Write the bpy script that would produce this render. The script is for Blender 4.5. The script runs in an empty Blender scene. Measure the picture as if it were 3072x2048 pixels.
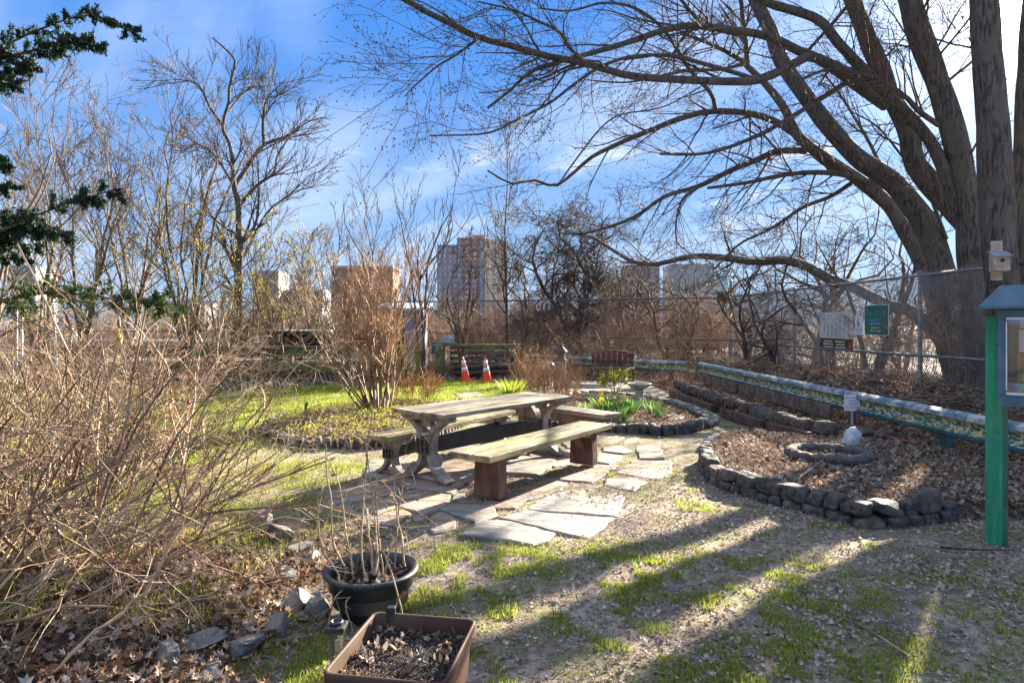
import bpy, bmesh, math, random
import numpy as np
from mathutils import Vector, Matrix
R_ = math.radians
S = bpy.context.scene
# ------------------------------------------------------------------ camera, sky, sun, exposure
CAMH = 1.6
HOR, CXD, FD = 743.0, 1176.0, 1493.0      # horizon row, centre column, focal length (same units)
cam_d = bpy.data.cameras.new('camera')
cam = bpy.data.objects.new('camera', cam_d)
S.collection.objects.link(cam)
cam.location = (0, 0, CAMH)
cam.rotation_euler = (R_(90), 0, 0)
cam_d.sensor_width = 36.0
cam_d.lens = 36.0 * 650 / 1024
cam_d.shift_y = -17.5 / 1024
cam_d.clip_end = 6000
S.camera = cam
SUN_AZ = R_(37.5)      # to the right of +Y
SUN_EL = R_(20.8)
sd = Vector((math.sin(SUN_AZ) * math.cos(SUN_EL), math.cos(SUN_AZ) * math.cos(SUN_EL), math.sin(SUN_EL)))
sun_d = bpy.data.lights.new('sun', 'SUN')
sun_d.energy = 5.0
sun_d.angle = R_(0.55)
sun_d.color = (1.0, 0.90, 0.74)
sun = bpy.data.objects.new('sun', sun_d)
S.collection.objects.link(sun)
sun.rotation_euler = sd.to_track_quat('Z', 'Y').to_euler()
sun.location = (20, 26, 30)
S.view_settings.view_transform = 'Standard'
S.view_settings.look = 'None'
S.view_settings.exposure = 2.72
S.view_settings.gamma = 1.0


class NT:
    """small node-tree helper"""
    def __init__(s, nt):
        s.nt = nt
        nt.nodes.clear()

    def n(s, t, **k):
        nd = s.nt.nodes.new(t)
        for a, v in k.items():
            setattr(nd, a, v)
        return nd

    def l(s, a, b):
        s.nt.links.new(a, b)

    def val(s, sock, v):
        if isinstance(v, bpy.types.NodeSocket):
            s.l(v, sock)
        else:
            sock.default_value = v

    def math(s, op, a, b=0.0, clamp=False):
        m = s.n('ShaderNodeMath', operation=op, use_clamp=clamp)
        s.val(m.inputs[0], a)
        s.val(m.inputs[1], b)
        return m.outputs[0]

    def mix(s, f, a, b, mode='MIX'):
        m = s.n('ShaderNodeMix', data_type='RGBA', blend_type=mode)
        s.val(m.inputs[0], f)
        for i, c in ((6, a), (7, b)):
            if not isinstance(c, bpy.types.NodeSocket) and len(c) == 3:
                c = (*c, 1)
            s.val(m.inputs[i], c)
        return m.outputs[2]

    def noise(s, vec, sc, det=3, rough=.55, dist=0.0):
        m = s.n('ShaderNodeTexNoise')
        m.inputs['Scale'].default_value = sc
        m.inputs['Detail'].default_value = det
        m.inputs['Roughness'].default_value = rough
        m.inputs['Distortion'].default_value = dist
        if vec is not None:
            s.l(vec, m.inputs['Vector'])
        return m.outputs[0]

    def smooth(s, v, a, b):
        m = s.n('ShaderNodeMapRange', interpolation_type='SMOOTHSTEP')
        s.val(m.inputs[0], v)
        m.inputs[1].default_value = a
        m.inputs[2].default_value = b
        return m.outputs[0]

    def mapping(s, vec, scale=(1, 1, 1), rot=(0, 0, 0), loc=(0, 0, 0)):
        m = s.n('ShaderNodeMapping')
        m.inputs['Scale'].default_value = scale
        m.inputs['Rotation'].default_value = rot
        m.inputs['Location'].default_value = loc
        s.l(vec, m.inputs[0])
        return m.outputs[0]


W = bpy.data.worlds.new('World')
S.world = W
W.use_nodes = True
t = NT(W.node_tree)
tc = t.n('ShaderNodeTexCoord').outputs['Generated']
sky = t.n('ShaderNodeTexSky', sky_type='NISHITA', sun_disc=False)
sky.sun_elevation = SUN_EL
sky.sun_rotation = SUN_AZ
sky.altitude = 20
sky.air_density = 1.0
sky.dust_density = 0.6
sky.ozone_density = 3.0
col = t.mix(1.0, sky.outputs[0], (0.205, 0.385, 0.70), 'MULTIPLY')
sep = t.n('ShaderNodeSeparateXYZ')
t.l(tc, sep.inputs[0])
sx, sy, sz = sep.outputs
zz = t.math('MAXIMUM', sz, 0.02)
zc = t.math('ADD', zz, 0.10)
u = t.math('DIVIDE', sx, zc)
v = t.math('DIVIDE', sy, zc)
cv = t.n('ShaderNodeCombineXYZ')
t.l(u, cv.inputs[0]); t.l(v, cv.inputs[1])
# cirrus : two broad streaky bands, fine combed texture
rv = t.mapping(cv.outputs[0], scale=(1, 1, 1), rot=(0, 0, R_(58)))
sr = t.n('ShaderNodeSeparateXYZ'); t.l(rv, sr.inputs[0])
wisp = t.noise(t.mapping(rv, scale=(0.55, 2.4, 1)), 2.2, 7, .62, .9)
broad = t.noise(t.mapping(rv, scale=(.35, 1.1, 1), loc=(3.1, .4, 0)), 1.15, 3, .5, .3)
comb = t.noise(t.mapping(cv.outputs[0], scale=(1.0, 5.0, 1), rot=(0, 0, R_(12))), 6.0, 4, .6, .2)
cir = t.math('MULTIPLY', t.smooth(broad, .40, .62), t.math('ADD', t.math('MULTIPLY', wisp, .9), t.math('MULTIPLY', comb, .45)))
cir = t.math('MULTIPLY', cir, .85, True)
# low cumulus near the horizon
lo = t.noise(t.mapping(tc, scale=(1, 1, 2.6)), 5.2, 6, .55, .1)
band = t.math('MULTIPLY', t.smooth(sz, .02, .12), t.math('SUBTRACT', 1.0, t.smooth(sz, .16, .34)))
cum = t.math('MULTIPLY', t.smooth(lo, .56, .68), band)
cum = t.math('MULTIPLY', cum, .8, True)
grad = t.mix(t.smooth(sz, -.02, .50), (1.3, 2.0, 2.95), (.20, .96, 2.85))
col = t.mix(.88, col, grad)
col = t.mix(t.math('MULTIPLY', t.smooth(sz, .52, .75), .75), col, (3.3, 3.8, 4.6))  # bright veil overhead, out of view, added to lift the shade below
col = t.mix(cir, col, (2.2, 2.75, 3.7))
col = t.mix(cum, col, (4.2, 4.3, 4.8))
# aureole of scattered light round the sun's place in the sky
dt = t.n('ShaderNodeVectorMath', operation='DOT_PRODUCT')
t.l(tc, dt.inputs[0]); dt.inputs[1].default_value = tuple(sd)
d = t.math('MAXIMUM', dt.outputs['Value'], 0.0)
g1 = t.math('MULTIPLY', t.math('POWER', d, 16.0), .22)
g2 = t.math('MULTIPLY', t.math('POWER', d, 120.0), 4.0)
g3 = t.math('MULTIPLY', t.math('POWER', d, 3000.0), 110.0)
g = t.math('ADD', t.math('ADD', g1, g2), g3)
gv = t.n('ShaderNodeVectorMath', operation='SCALE')
gv.inputs[0].default_value = (1.0, .98, .92); t.l(g, gv.inputs['Scale'])
av = t.n('ShaderNodeVectorMath', operation='ADD')
t.l(col, av.inputs[0]); t.l(gv.outputs[0], av.inputs[1])
bg = t.n('ShaderNodeBackground')
t.l(av.outputs[0], bg.inputs[0])
bg.inputs[1].default_value = 0.05
wo = t.n('ShaderNodeOutputWorld')
t.l(bg.outputs[0], wo.inputs[0])

# ------------------------------------------------------------------ helpers
def G(x, y, z=0.0):
    """point of height z seen at picture place (x, y), 2352-wide units"""
    Y = (CAMH - z) * FD / (y - HOR)
    return np.array([(x - CXD) / FD * Y, Y, z])

def Q(x, y, Y):
    return np.array([(x - CXD) / FD * Y, Y, CAMH - (y - HOR) / FD * Y])

def sstep(a, b, x):
    q = np.clip((x - a) / (b - a), 0, 1)
    return q * q * (3 - 2 * q)

def vnoise(x, y, sc, seed=0):
    r = np.random.RandomState(seed)
    T = r.rand(256, 256)
    X = np.asarray(x) / sc + 1000.3; Y = np.asarray(y) / sc + 1000.7
    xi = np.floor(X).astype(int); yi = np.floor(Y).astype(int)
    fx = X - xi; fy = Y - yi
    fx = fx * fx * (3 - 2 * fx); fy = fy * fy * (3 - 2 * fy)
    a = T[xi % 256, yi % 256]; b = T[(xi + 1) % 256, yi % 256]
    c = T[xi % 256, (yi + 1) % 256]; d_ = T[(xi + 1) % 256, (yi + 1) % 256]
    return (a * (1 - fx) + b * fx) * (1 - fy) + (c * (1 - fx) + d_ * fx) * fy

def fbm(x, y, sc, seed=0, o=3):
    s = 0; a = 1; tt = 0
    for i in range(o):
        s = s + a * vnoise(x, y, sc / 2 ** i, seed + i); tt += a; a *= .55
    return s / tt

def poly_sd(px, py, poly):
    """signed distance, negative inside"""
    px = np.asarray(px, float); py = np.asarray(py, float)
    d = np.full(px.shape, 1e9); ins = np.zeros(px.shape, bool)
    n = len(poly)
    for i in range(n):
        ax, ay = poly[i]; bx, by = poly[(i + 1) % n]
        ex, ey = bx - ax, by - ay
        L = ex * ex + ey * ey + 1e-12
        q = np.clip(((px - ax) * ex + (py - ay) * ey) / L, 0, 1)
        d = np.minimum(d, np.hypot(px - ax - q * ex, py - ay - q * ey))
        c = ((ay > py) != (by > py)) & (px < (bx - ax) * (py - ay) / (by - ay + 1e-12) + ax)
        ins ^= c
    return np.where(ins, -d, d)

class MB:
    def __init__(s):
        s.V = []; s.F = []; s.M = []; s.SM = []; s.n = 0
    def add(s, V, F, m=0, smooth=False):
        V = np.asarray(V, float).reshape(-1, 3)
        if isinstance(F, np.ndarray):
            s.F.append(F + s.n)
            k = len(F)
        else:
            k = len(F)
            for f in F:
                s.F.append(np.asarray([f]) + s.n)
        s.V.append(V); s.n += len(V)
        s.M.append(np.full(k, m, np.int32)); s.SM.append(np.full(k, smooth, bool))
        return s
    def box(s, c, sz, rz=0.0, m=0, rot=None):
        h = np.array(sz) / 2.0
        V = np.array([[a, b, c_] for a in (-1, 1) for b in (-1, 1) for c_ in (-1, 1)]) * h
        if rot is not None:
            V = V @ np.array(rot.to_3x3()).T
        elif rz:
            ca, sa = math.cos(rz), math.sin(rz)
            V = np.c_[V[:, 0] * ca - V[:, 1] * sa, V[:, 0] * sa + V[:, 1] * ca, V[:, 2]]
        V = V + np.array(c)
        F = np.array([[0, 1, 3, 2], [4, 6, 7, 5], [0, 4, 5, 1], [2, 3, 7, 6], [0, 2, 6, 4], [1, 5, 7, 3]])
        return s.add(V, F, m)
    def beam(s, p0, p1, w, h, m=0, up=(0, 0, 1)):
        p0 = np.array(p0, float); p1 = np.array(p1, float)
        d = p1 - p0; L = np.linalg.norm(d); d /= L
        sdv = np.cross(d, up); sdv /= np.linalg.norm(sdv)
        u_ = np.cross(sdv, d)
        V = [p + a * sdv * w / 2 + b * u_ * h / 2 for p in (p0, p1) for a in (-1, 1) for b in (-1, 1)]
        F = np.array([[0, 1, 3, 2], [4, 6, 7, 5], [0, 4, 5, 1], [2, 3, 7, 6], [0, 2, 6, 4], [1, 5, 7, 3]])
        return s.add(V, F, m)
    def tubes(s, P, Rr, sides=4, m=0, smooth=True, cap=False, rj=None):
        """P (N,K,3) Rr (N,K)"""
        P = np.asarray(P, float); Rr = np.asarray(Rr, float)
        if P.ndim == 2:
            P = P[None]; Rr = Rr[None]
        N, K, _ = P.shape
        if N == 0: return s
        T = np.gradient(P, axis=1)
        T /= np.linalg.norm(T, axis=2, keepdims=True) + 1e-9
        m_ = T.mean(axis=1)
        ref = np.where((np.abs(m_[:, 2:3]) > .8), np.array([[1., 0, 0]]), np.array([[0, 0, 1.]]))[:, None, :]
        A = np.cross(T, np.broadcast_to(ref, T.shape)); A /= np.linalg.norm(A, axis=2, keepdims=True) + 1e-9
        B = np.cross(T, A)
        an = np.arange(sides) * 2 * np.pi / sides
        RR = Rr[:, :, None, None] if rj is None else Rr[:, :, None, None] * rj[None, :, :, None]
        V = P[:, :, None, :] + RR * (np.cos(an)[None, None, :, None] * A[:, :, None, :] + np.sin(an)[None, None, :, None] * B[:, :, None, :])
        i = np.arange(N)[:, None, None]; k = np.arange(K - 1)[None, :, None]; j = np.arange(sides)[None, None, :]
        b0 = (i * K + k) * sides
        j2 = (j + 1) % sides
        F = np.stack([b0 + j, b0 + sides + j, b0 + sides + j2, b0 + j2], -1).reshape(-1, 4)
        s.add(V.reshape(-1, 3), F, m, smooth)
        if cap:
            for q in range(N):
                s.add(V[q, 0], [list(range(sides))], m); s.add(V[q, -1], [list(range(sides))[::-1]], m)
        return s
    def tube(s, pts, r, sides=8, m=0, cap=True):
        pts = np.array(pts, float)
        r = np.full(len(pts), r, float) if np.isscalar(r) else np.array(r, float)
        return s.tubes(pts, r, sides, m, True, cap)
    def lathe(s, prof, c, n=24, m=0, sq=None, smooth=True):
        prof = np.array(prof, float); a = np.arange(n) * 2 * np.pi / n
        rr = 1.0
        V = np.stack([prof[:, 0:1] * np.cos(a)[None], prof[:, 0:1] * np.sin(a)[None], np.repeat(prof[:, 1:2], n, 1)], -1)
        k = np.arange(len(prof) - 1)[:, None]; j = np.arange(n)[None]
        F = np.stack([k * n + j, k * n + (j + 1) % n, (k + 1) * n + (j + 1) % n, (k + 1) * n + j], -1).reshape(-1, 4)
        return s.add(V.reshape(-1, 3) + np.array(c), F, m, smooth)
    def prism(s, poly, z0, z1, m=0):
        poly = np.array(poly, float); n = len(poly)
        V = np.r_[np.c_[poly, np.full(n, z0)], np.c_[poly, np.full(n, z1)]]
        F = [list(range(n))[::-1], list(range(n, 2 * n))] + [[i, (i + 1) % n, n + (i + 1) % n, n + i] for i in range(n)]
        return s.add(V, F, m)
    def sheet(s, c, r, u_, v_, th, prof_, m=0):
        pass
    def sweep(s, prof, path, mats=None, smooth=False, closed=False):
        """prof (k,2): sideways offset and height; path (n,3)"""
        prof = np.array(prof, float); path = np.array(path, float)
        T = np.gradient(path, axis=0); T[:, 2] = 0; T /= np.linalg.norm(T, axis=1, keepdims=True)
        Nn = np.c_[T[:, 1], -T[:, 0], np.zeros(len(T))]
        V = path[:, None, :] + prof[None, :, 0:1] * Nn[:, None, :]
        V[:, :, 2] += prof[None, :, 1]
        k = len(prof); e = k if closed else k - 1
        for j in range(e):
            j2 = (j + 1) % k
            F = np.array([[i * k + j, i * k + j2, (i + 1) * k + j2, (i + 1) * k + j] for i in range(len(path) - 1)])
            if j == 0:
                s.add(V.reshape(-1, 3), F, mats[j] if mats else 0, smooth); base = s.n - V.size // 3
            else:
                s.F.append(F + base); s.M.append(np.full(len(F), mats[j] if mats else 0, np.int32)); s.SM.append(np.full(len(F), smooth, bool))
        return s
    def xf(s, M):
        M = np.array(M)
        s.V = [v @ M[:3, :3].T + M[:3, 3] for v in s.V]
        return s
    def build(s, name, mats, parent=None, label=None, cat=None, group=None, kind=None, bevel=0, smooth=None, base=None, attr=None):
        me = bpy.data.meshes.new(name)
        V = np.concatenate(s.V)
        if parent is not None:
            org = np.array(parent.get('_o', (0, 0, 0)))
        elif kind == 'structure':
            org = np.zeros(3)
        else:
            mn, mx = V.min(0), V.max(0)
            org = np.array(base) if base is not None else np.array([(mn[0] + mx[0]) / 2, (mn[1] + mx[1]) / 2, mn[2]])
        V = V - org
        lt = np.concatenate([np.full(len(f), f.shape[1], np.int32) for f in s.F])
        li = np.concatenate([f.reshape(-1) for f in s.F]).astype(np.int32)
        me.vertices.add(len(V)); me.vertices.foreach_set('co', V.astype(np.float32).ravel())
        me.loops.add(len(li)); me.loops.foreach_set('vertex_index', li)
        me.polygons.add(len(lt)); ls = np.zeros(len(lt), np.int32); ls[1:] = np.cumsum(lt)[:-1]
        me.polygons.foreach_set('loop_start', ls)
        me.polygons.foreach_set('loop_total', lt)
        me.polygons.foreach_set('material_index', np.concatenate(s.M))
        sm = np.concatenate(s.SM)
        if smooth is not None: sm[:] = smooth
        me.polygons.foreach_set('use_smooth', sm)
        if not isinstance(mats, (list, tuple)): mats = [mats]
        for m in mats: me.materials.append(m)
        me.update(calc_edges=True)
        o = bpy.data.objects.new(name, me)
        S.collection.objects.link(o)
        if parent is not None:
            o.parent = parent
            par_off = np.array(parent.get('_o', (0, 0, 0)))
            o['_o'] = tuple(par_off)
        else:
            o.location = org; o['_o'] = tuple(org)
        if label: o['label'] = label
        if cat: o['category'] = cat
        if group: o['group'] = group
        if kind: o['kind'] = kind
        if bevel:
            b = o.modifiers.new('bevel', 'BEVEL'); b.width = bevel; b.segments = 2; b.limit_method = 'ANGLE'
        return o

def thing(name, loc, label, cat, group=None):
    o = bpy.data.objects.new(name, None)
    o.empty_display_size = .2
    S.collection.objects.link(o)
    o.location = loc; o['_o'] = tuple(float(a) for a in loc)
    o['label'] = label; o['category'] = cat
    if group: o['group'] = group
    return o

def text_mesh(body, size, M, name, mat, parent, align='CENTER', ext=0.0006, label=None):
    cu = bpy.data.curves.new('txt', 'FONT'); cu.body = body; cu.size = size; cu.align_x = align; cu.align_y = 'CENTER'
    cu.extrude = ext; cu.resolution_u = 2
    o = bpy.data.objects.new('txt', cu); S.collection.objects.link(o)
    dg = bpy.context.evaluated_depsgraph_get(); dg.update()
    me = bpy.data.meshes.new_from_object(o.evaluated_get(dg))
    bpy.data.objects.remove(o); bpy.data.curves.remove(cu)
    V = np.array([v.co[:] for v in me.vertices]); F = [list(p.vertices) for p in me.polygons]
    bpy.data.meshes.remove(me)
    b = MB(); b.add(V, F); b.xf(M)
    return b.build(name, mat, parent, label=label)

# ------------------------------------------------------------------ materials
def pmat(name, c1, c2, sc=6, rough=.8, bump=.3, stretch=(1, 1, 1), rotz=0.0, metal=0.0, c3=None, sc3=1.5, det=5, lo=.35, hi=.65, island=0.0, spec=.4, bsc=None, coord='Object', trans=0.0, bdist=.02):
    m = bpy.data.materials.new(name); m.use_nodes = True
    t = NT(m.node_tree)
    co = t.n('ShaderNodeTexCoord').outputs[coord]
    if rotz: co = t.mapping(co, rot=(0, 0, -rotz))
    vec = t.mapping(co, scale=stretch)
    n1 = t.noise(vec, sc, det, .6)
    c = t.mix(t.smooth(n1, lo, hi), c1, c2)
    if c3 is not None:
        n3 = t.noise(t.mapping(co, loc=(7, 3, 1)), sc3, 3, .6)
        c = t.mix(t.smooth(n3, .48, .62), c, c3)
    if island:
        g_ = t.n('ShaderNodeNewGeometry').outputs['Random Per Island']
        c = t.mix(1.0, c, t.mix(g_, (1 - island,) * 3, (1 + island,) * 3), 'MULTIPLY')
    p = t.n('ShaderNodeBsdfPrincipled')
    t.l(c, p.inputs['Base Color'])
    p.inputs['Roughness'].default_value = rough
    p.inputs['Metallic'].default_value = metal
    p.inputs['Specular IOR Level'].default_value = spec
    if bump:
        nb = t.noise(vec, bsc or sc * 2.5, 5, .65)
        b = t.n('ShaderNodeBump'); b.inputs['Strength'].default_value = bump; b.inputs['Distance'].default_value = bdist
        t.l(nb, b.inputs['Height']); t.l(b.outputs[0], p.inputs['Normal'])
    out = t.n('ShaderNodeOutputMaterial')
    if trans:
        tr = t.n('ShaderNodeBsdfTranslucent'); t.l(c, tr.inputs[0])
        ms = t.n('ShaderNodeMixShader'); ms.inputs[0].default_value = trans
        t.l(p.outputs[0], ms.inputs[1]); t.l(tr.outputs[0], ms.inputs[2]); t.l(ms.outputs[0], out.inputs[0])
    else:
        t.l(p.outputs[0], out.inputs[0])
    return m

def ramp_island(name, cols, rough=.8, trans=.0, spec=.3, extra=None):
    """every separate leaf / blade takes one of several colours"""
    m = bpy.data.materials.new(name); m.use_nodes = True
    t = NT(m.node_tree)
    g_ = t.n('ShaderNodeNewGeometry').outputs['Random Per Island']
    r = t.n('ShaderNodeValToRGB')
    r.color_ramp.interpolation = 'LINEAR'
    n = len(cols)
    while len(r.color_ramp.elements) < n: r.color_ramp.elements.new(.5)
    for i, c in enumerate(cols):
        r.color_ramp.elements[i].position = i / (n - 1)
        r.color_ramp.elements[i].color = (*c, 1)
    t.l(g_, r.inputs[0])
    p = t.n('ShaderNodeBsdfPrincipled'); t.l(r.outputs[0], p.inputs['Base Color'])
    p.inputs['Roughness'].default_value = rough; p.inputs['Specular IOR Level'].default_value = spec
    out = t.n('ShaderNodeOutputMaterial')
    if trans:
        tr = t.n('ShaderNodeBsdfTranslucent'); t.l(r.outputs[0], tr.inputs[0])
        ms = t.n('ShaderNodeMixShader'); ms.inputs[0].default_value = trans
        t.l(p.outputs[0], ms.inputs[1]); t.l(tr.outputs[0], ms.inputs[2]); t.l(ms.outputs[0], out.inputs[0])
    else:
        t.l(p.outputs[0], out.inputs[0])
    return m

M = {}
M['tabletop'] = pmat('weathered_boards', (.10, .078, .055), (.34, .275, .20), 9, .7, .7, (.12, 1, 1), rotz=R_(49.6), c3=(.19, .17, .09), sc3=3.0, lo=.38, hi=.58)
M['benchwood'] = pmat('mossy_boards', (.13, .095, .05), (.40, .31, .18), 9, .75, .7, (.12, 1, 1), rotz=R_(55.5), c3=(.17, .17, .055), sc3=3.2, lo=.38, hi=.58)
M['plankwood'] = pmat('brown_planks', (.10, .075, .055), (.32, .25, .18), 9, .75, .7, (.12, 1, 1), rotz=R_(-51), lo=.38, hi=.58)
M['greywood'] = pmat('grey_bent_wood', (.19, .155, .13), (.38, .32, .28), 9, .7, .35)
M['redwood'] = pmat('dark_red_timber', (.075, .042, .03), (.17, .095, .065), 9, .8, .5, (1, 1, .35))
M['oldwood'] = pmat('old_timber', (.10, .07, .05), (.22, .16, .11), 7, .85, .5)
M['mosswood'] = pmat('green_timber', (.08, .085, .025), (.24, .23, .08), 4, .85, .4, c3=(.08, .07, .04))
M['palewood'] = pmat('pale_wood', (.40, .31, .2), (.58, .47, .33), 8, .7, .3)
M['black_metal'] = pmat('black_metal', (.012, .012, .015), (.03, .03, .035), 6, .45, .1)
M['iron'] = pmat('grey_iron', (.10, .09, .08), (.2, .17, .15), 18, .5, .2, metal=.4)
M['galv'] = pmat('galvanised_steel', (.16, .17, .18), (.30, .31, .33), 12, .45, .1, metal=.6)
M['wire'] = pmat('fence_wire', (.22, .22, .22), (.38, .38, .38), 5, .5, 0, metal=.5)
M['wirefar'] = pmat('dull_fence_wire', (.10, .085, .07), (.16, .14, .12), 5, .6, 0)
M['slate'] = pmat('blue_grey_flagstone', (.12, .115, .11), (.29, .265, .235), 3.6, .75, .8, (1, 2.6, 1), rotz=R_(-18), c3=(.32, .25, .19), sc3=1.6, bdist=.02, lo=.3, hi=.7)
M['pinkstone'] = pmat('pink_brown_flagstone', (.15, .10, .072), (.36, .255, .185), 3.6, .8, .8, (1, 2.4, 1), rotz=R_(-12), c3=(.24, .215, .20), sc3=2.0, bdist=.02, lo=.3, hi=.7)
M['cobble'] = pmat('dark_cobble', (.04, .037, .038), (.14, .12, .108), 14, .75, 1.0, c3=(.17, .14, .115), sc3=6, bdist=.04)
M['cobble2'] = pmat('brown_cobble', (.08, .058, .045), (.23, .175, .14), 13, .8, 1.0, c3=(.10, .09, .085), sc3=6, bdist=.04)
M['cobble3'] = pmat('grey_rock', (.10, .095, .09), (.28, .26, .235), 6, .75, .8, c3=(.34, .30, .25), sc3=3)
M['bluerock'] = pmat('blue_grey_rock', (.04, .048, .06), (.15, .155, .165), 7, .7, 1.0, c3=(.24, .20, .165), sc3=4)
M['cobble4'] = pmat('brown_grey_cobble', (.06, .052, .05), (.20, .175, .16), 18, .8, 1.0, c3=(.09, .075, .06), sc3=7, bdist=.04)
M['whiterock'] = pmat('white_rock', (.38, .40, .42), (.68, .69, .70), 14, .8, .8)
M['barkdark'] = pmat('dark_bark', (.04, .037, .036), (.17, .155, .148), 30, .85, 1.0, (1, 1, .16), c3=(.13, .12, .11), sc3=3.0, bdist=.06)
M['barkgrey'] = pmat('grey_bark', (.045, .04, .038), (.19, .165, .15), 30, .85, 1.0, (1, 1, .16), c3=(.15, .13, .115), sc3=3.0, bdist=.06)
M['barktwig'] = pmat('twig_bark', (.05, .035, .028), (.12, .085, .06), 3, .85, 0)
M['barkfar'] = pmat('brown_bark', (.09, .062, .04), (.26, .18, .11), 3, .85, 0)
M['cane'] = pmat('tan_cane', (.17, .095, .05), (.56, .385, .235), 2.2, .75, 0, island=.5)
M['canegrey'] = pmat('grey_cane', (.12, .08, .055), (.46, .34, .235), 2.0, .75, 0, island=.4)
M['canered'] = pmat('russet_cane', (.26, .12, .05), (.44, .26, .13), 2.0, .75, 0, island=.4)
M['straw'] = pmat('dry_stem', (.28, .20, .12), (.55, .43, .29), 12, .8, .2)
M['litter'] = ramp_island('fallen_leaves', [(.05, .028, .018), (.12, .06, .032), (.22, .12, .065), (.36, .23, .14), (.46, .33, .23), (.14, .07, .04), (.54, .45, .37), (.34, .15, .05), (.25, .14, .08)], .75, .15)
M['litterpale'] = ramp_island('pale_fallen_leaves', [(.12, .065, .038), (.32, .22, .15), (.46, .36, .28), (.20, .12, .075), (.56, .50, .44), (.07, .04, .028), (.30, .16, .08), (.26, .16, .11)], .7, .2)
M['scraps'] = ramp_island('leaf_scraps', [(.22, .16, .12), (.42, .33, .26), (.58, .48, .39), (.30, .21, .15), (.66, .58, .5), (.13, .09, .065), (.40, .25, .15)], .7, .2)
M['brownleaf'] = ramp_island('curled_brown_leaves', [(.30, .12, .04), (.20, .10, .05), (.36, .24, .15), (.42, .16, .04)], .7, .2)
M['grass'] = ramp_island('grass_blades', [(.10, .17, .02), (.21, .29, .025), (.32, .38, .04), (.46, .46, .07), (.14, .22, .02), (.44, .36, .14)], .6, .5)
M['lawn'] = ramp_island('lawn_blades', [(.13, .20, .02), (.26, .34, .03), (.42, .44, .05), (.19, .27, .03), (.46, .40, .12)], .6, .5)
M['ivy'] = ramp_island('ground_ivy', [(.08, .15, .02), (.22, .30, .03), (.42, .42, .05), (.50, .36, .07), (.16, .22, .03)], .6, .3)
M['budleaf'] = ramp_island('young_leaves', [(.20, .22, .03), (.34, .33, .05), (.42, .34, .07), (.30, .18, .05)], .6, .4)
M['daff'] = ramp_island('strap_leaves', [(.07, .17, .05), (.13, .26, .06), (.26, .40, .06), (.10, .22, .10)], .5, .35)
M['yellow'] = pmat('yellow_petal', (.75, .55, .03), (.85, .65, .05), 5, .6, 0, trans=.3)
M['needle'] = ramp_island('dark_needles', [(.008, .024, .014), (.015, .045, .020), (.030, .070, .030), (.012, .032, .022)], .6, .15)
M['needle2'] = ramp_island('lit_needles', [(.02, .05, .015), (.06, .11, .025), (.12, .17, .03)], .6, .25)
M['green1'] = pmat('lit_green_paint', (.012, .20, .095), (.035, .36, .19), 16, .65, .6, (1, 1, .10), c3=(.05, .26, .16), sc3=5, lo=.3, hi=.7)  # post's left face, its brighter light put into the green
M['green2'] = pmat('shaded_green_paint', (.006, .085, .05), (.018, .17, .10), 16, .65, .6, (1, 1, .10), c3=(.02, .10, .07), sc3=5, lo=.3, hi=.7)  # same green with the shade of the other faces put in
M['tealpaint'] = pmat('teal_grey_paint', (.035, .085, .085), (.05, .11, .11), 3, .5, .1)
M['roofblue'] = pmat('blue_grey_roof', (.06, .115, .16), (.09, .16, .21), 5, .6, .1)
M['whitep'] = pmat('white_strip', (.55, .58, .6), (.7, .72, .74), 5, .5, 0)
M['paper'] = pmat('white_paper', (.62, .62, .68), (.72, .72, .78), 3, .7, 0)
M['orange'] = pmat('orange_plastic', (.80, .075, .012), (.90, .11, .02), 4, .45, .05)
M['reflect'] = pmat('reflective_band', (.55, .6, .65), (.7, .74, .78), 12, .35, 0)
M['potblack'] = pmat('black_pot', (.010, .013, .018), (.024, .030, .038), 4, .42, .1, spec=.6, c3=(.055, .05, .042), sc3=6)
M['rust'] = pmat('red_brown_planter', (.045, .02, .014), (.09, .038, .026), 5, .6, .15, c3=(.10, .06, .04), sc3=2.5, spec=.25)
M['soil'] = pmat('potting_soil', (.010, .008, .006), (.05, .038, .028), 60, .95, 1.0, bsc=90)
M['brickred'] = pmat('red_bench_slats', (.07, .018, .016), (.14, .04, .034), 9, .6, .2)
M['concrete'] = pmat('stained_concrete', (.20, .19, .17), (.38, .36, .33), 7, .85, .5)
M['darkconc'] = pmat('dark_concrete', (.06, .05, .048), (.13, .11, .10), 12, .85, .6)
M['hose'] = pmat('red_hose', (.28, .05, .035), (.36, .08, .05), 5, .5, .05)
M['rail1'] = pmat('blue_rail_paint', (.08, .15, .19), (.17, .26, .31), 9, .6, .5, c3=(.46, .45, .38), sc3=5)
M['rail3'] = pmat('teal_rail_paint', (.03, .10, .10), (.07, .17, .16), 4, .5, .25, c3=(.07, .14, .24), sc3=2.2)
M['shed'] = pmat('blue_grey_shed', (.30, .33, .44), (.38, .41, .52), 2, .6, .1)
M['shedroof'] = pmat('pale_shed_roof', (.40, .50, .55), (.55, .65, .70), 3, .5, .1)
M['black'] = pmat('dark_opening', (.008, .008, .008), (.015, .015, .015), 3, .7, 0)
M['bluepl'] = pmat('blue_plastic', (.01, .08, .30), (.02, .12, .42), 3, .4, 0)
M['whitepl'] = pmat('white_plastic_pipe', (.6, .6, .62), (.72, .72, .72), 3, .45, 0)

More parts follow.
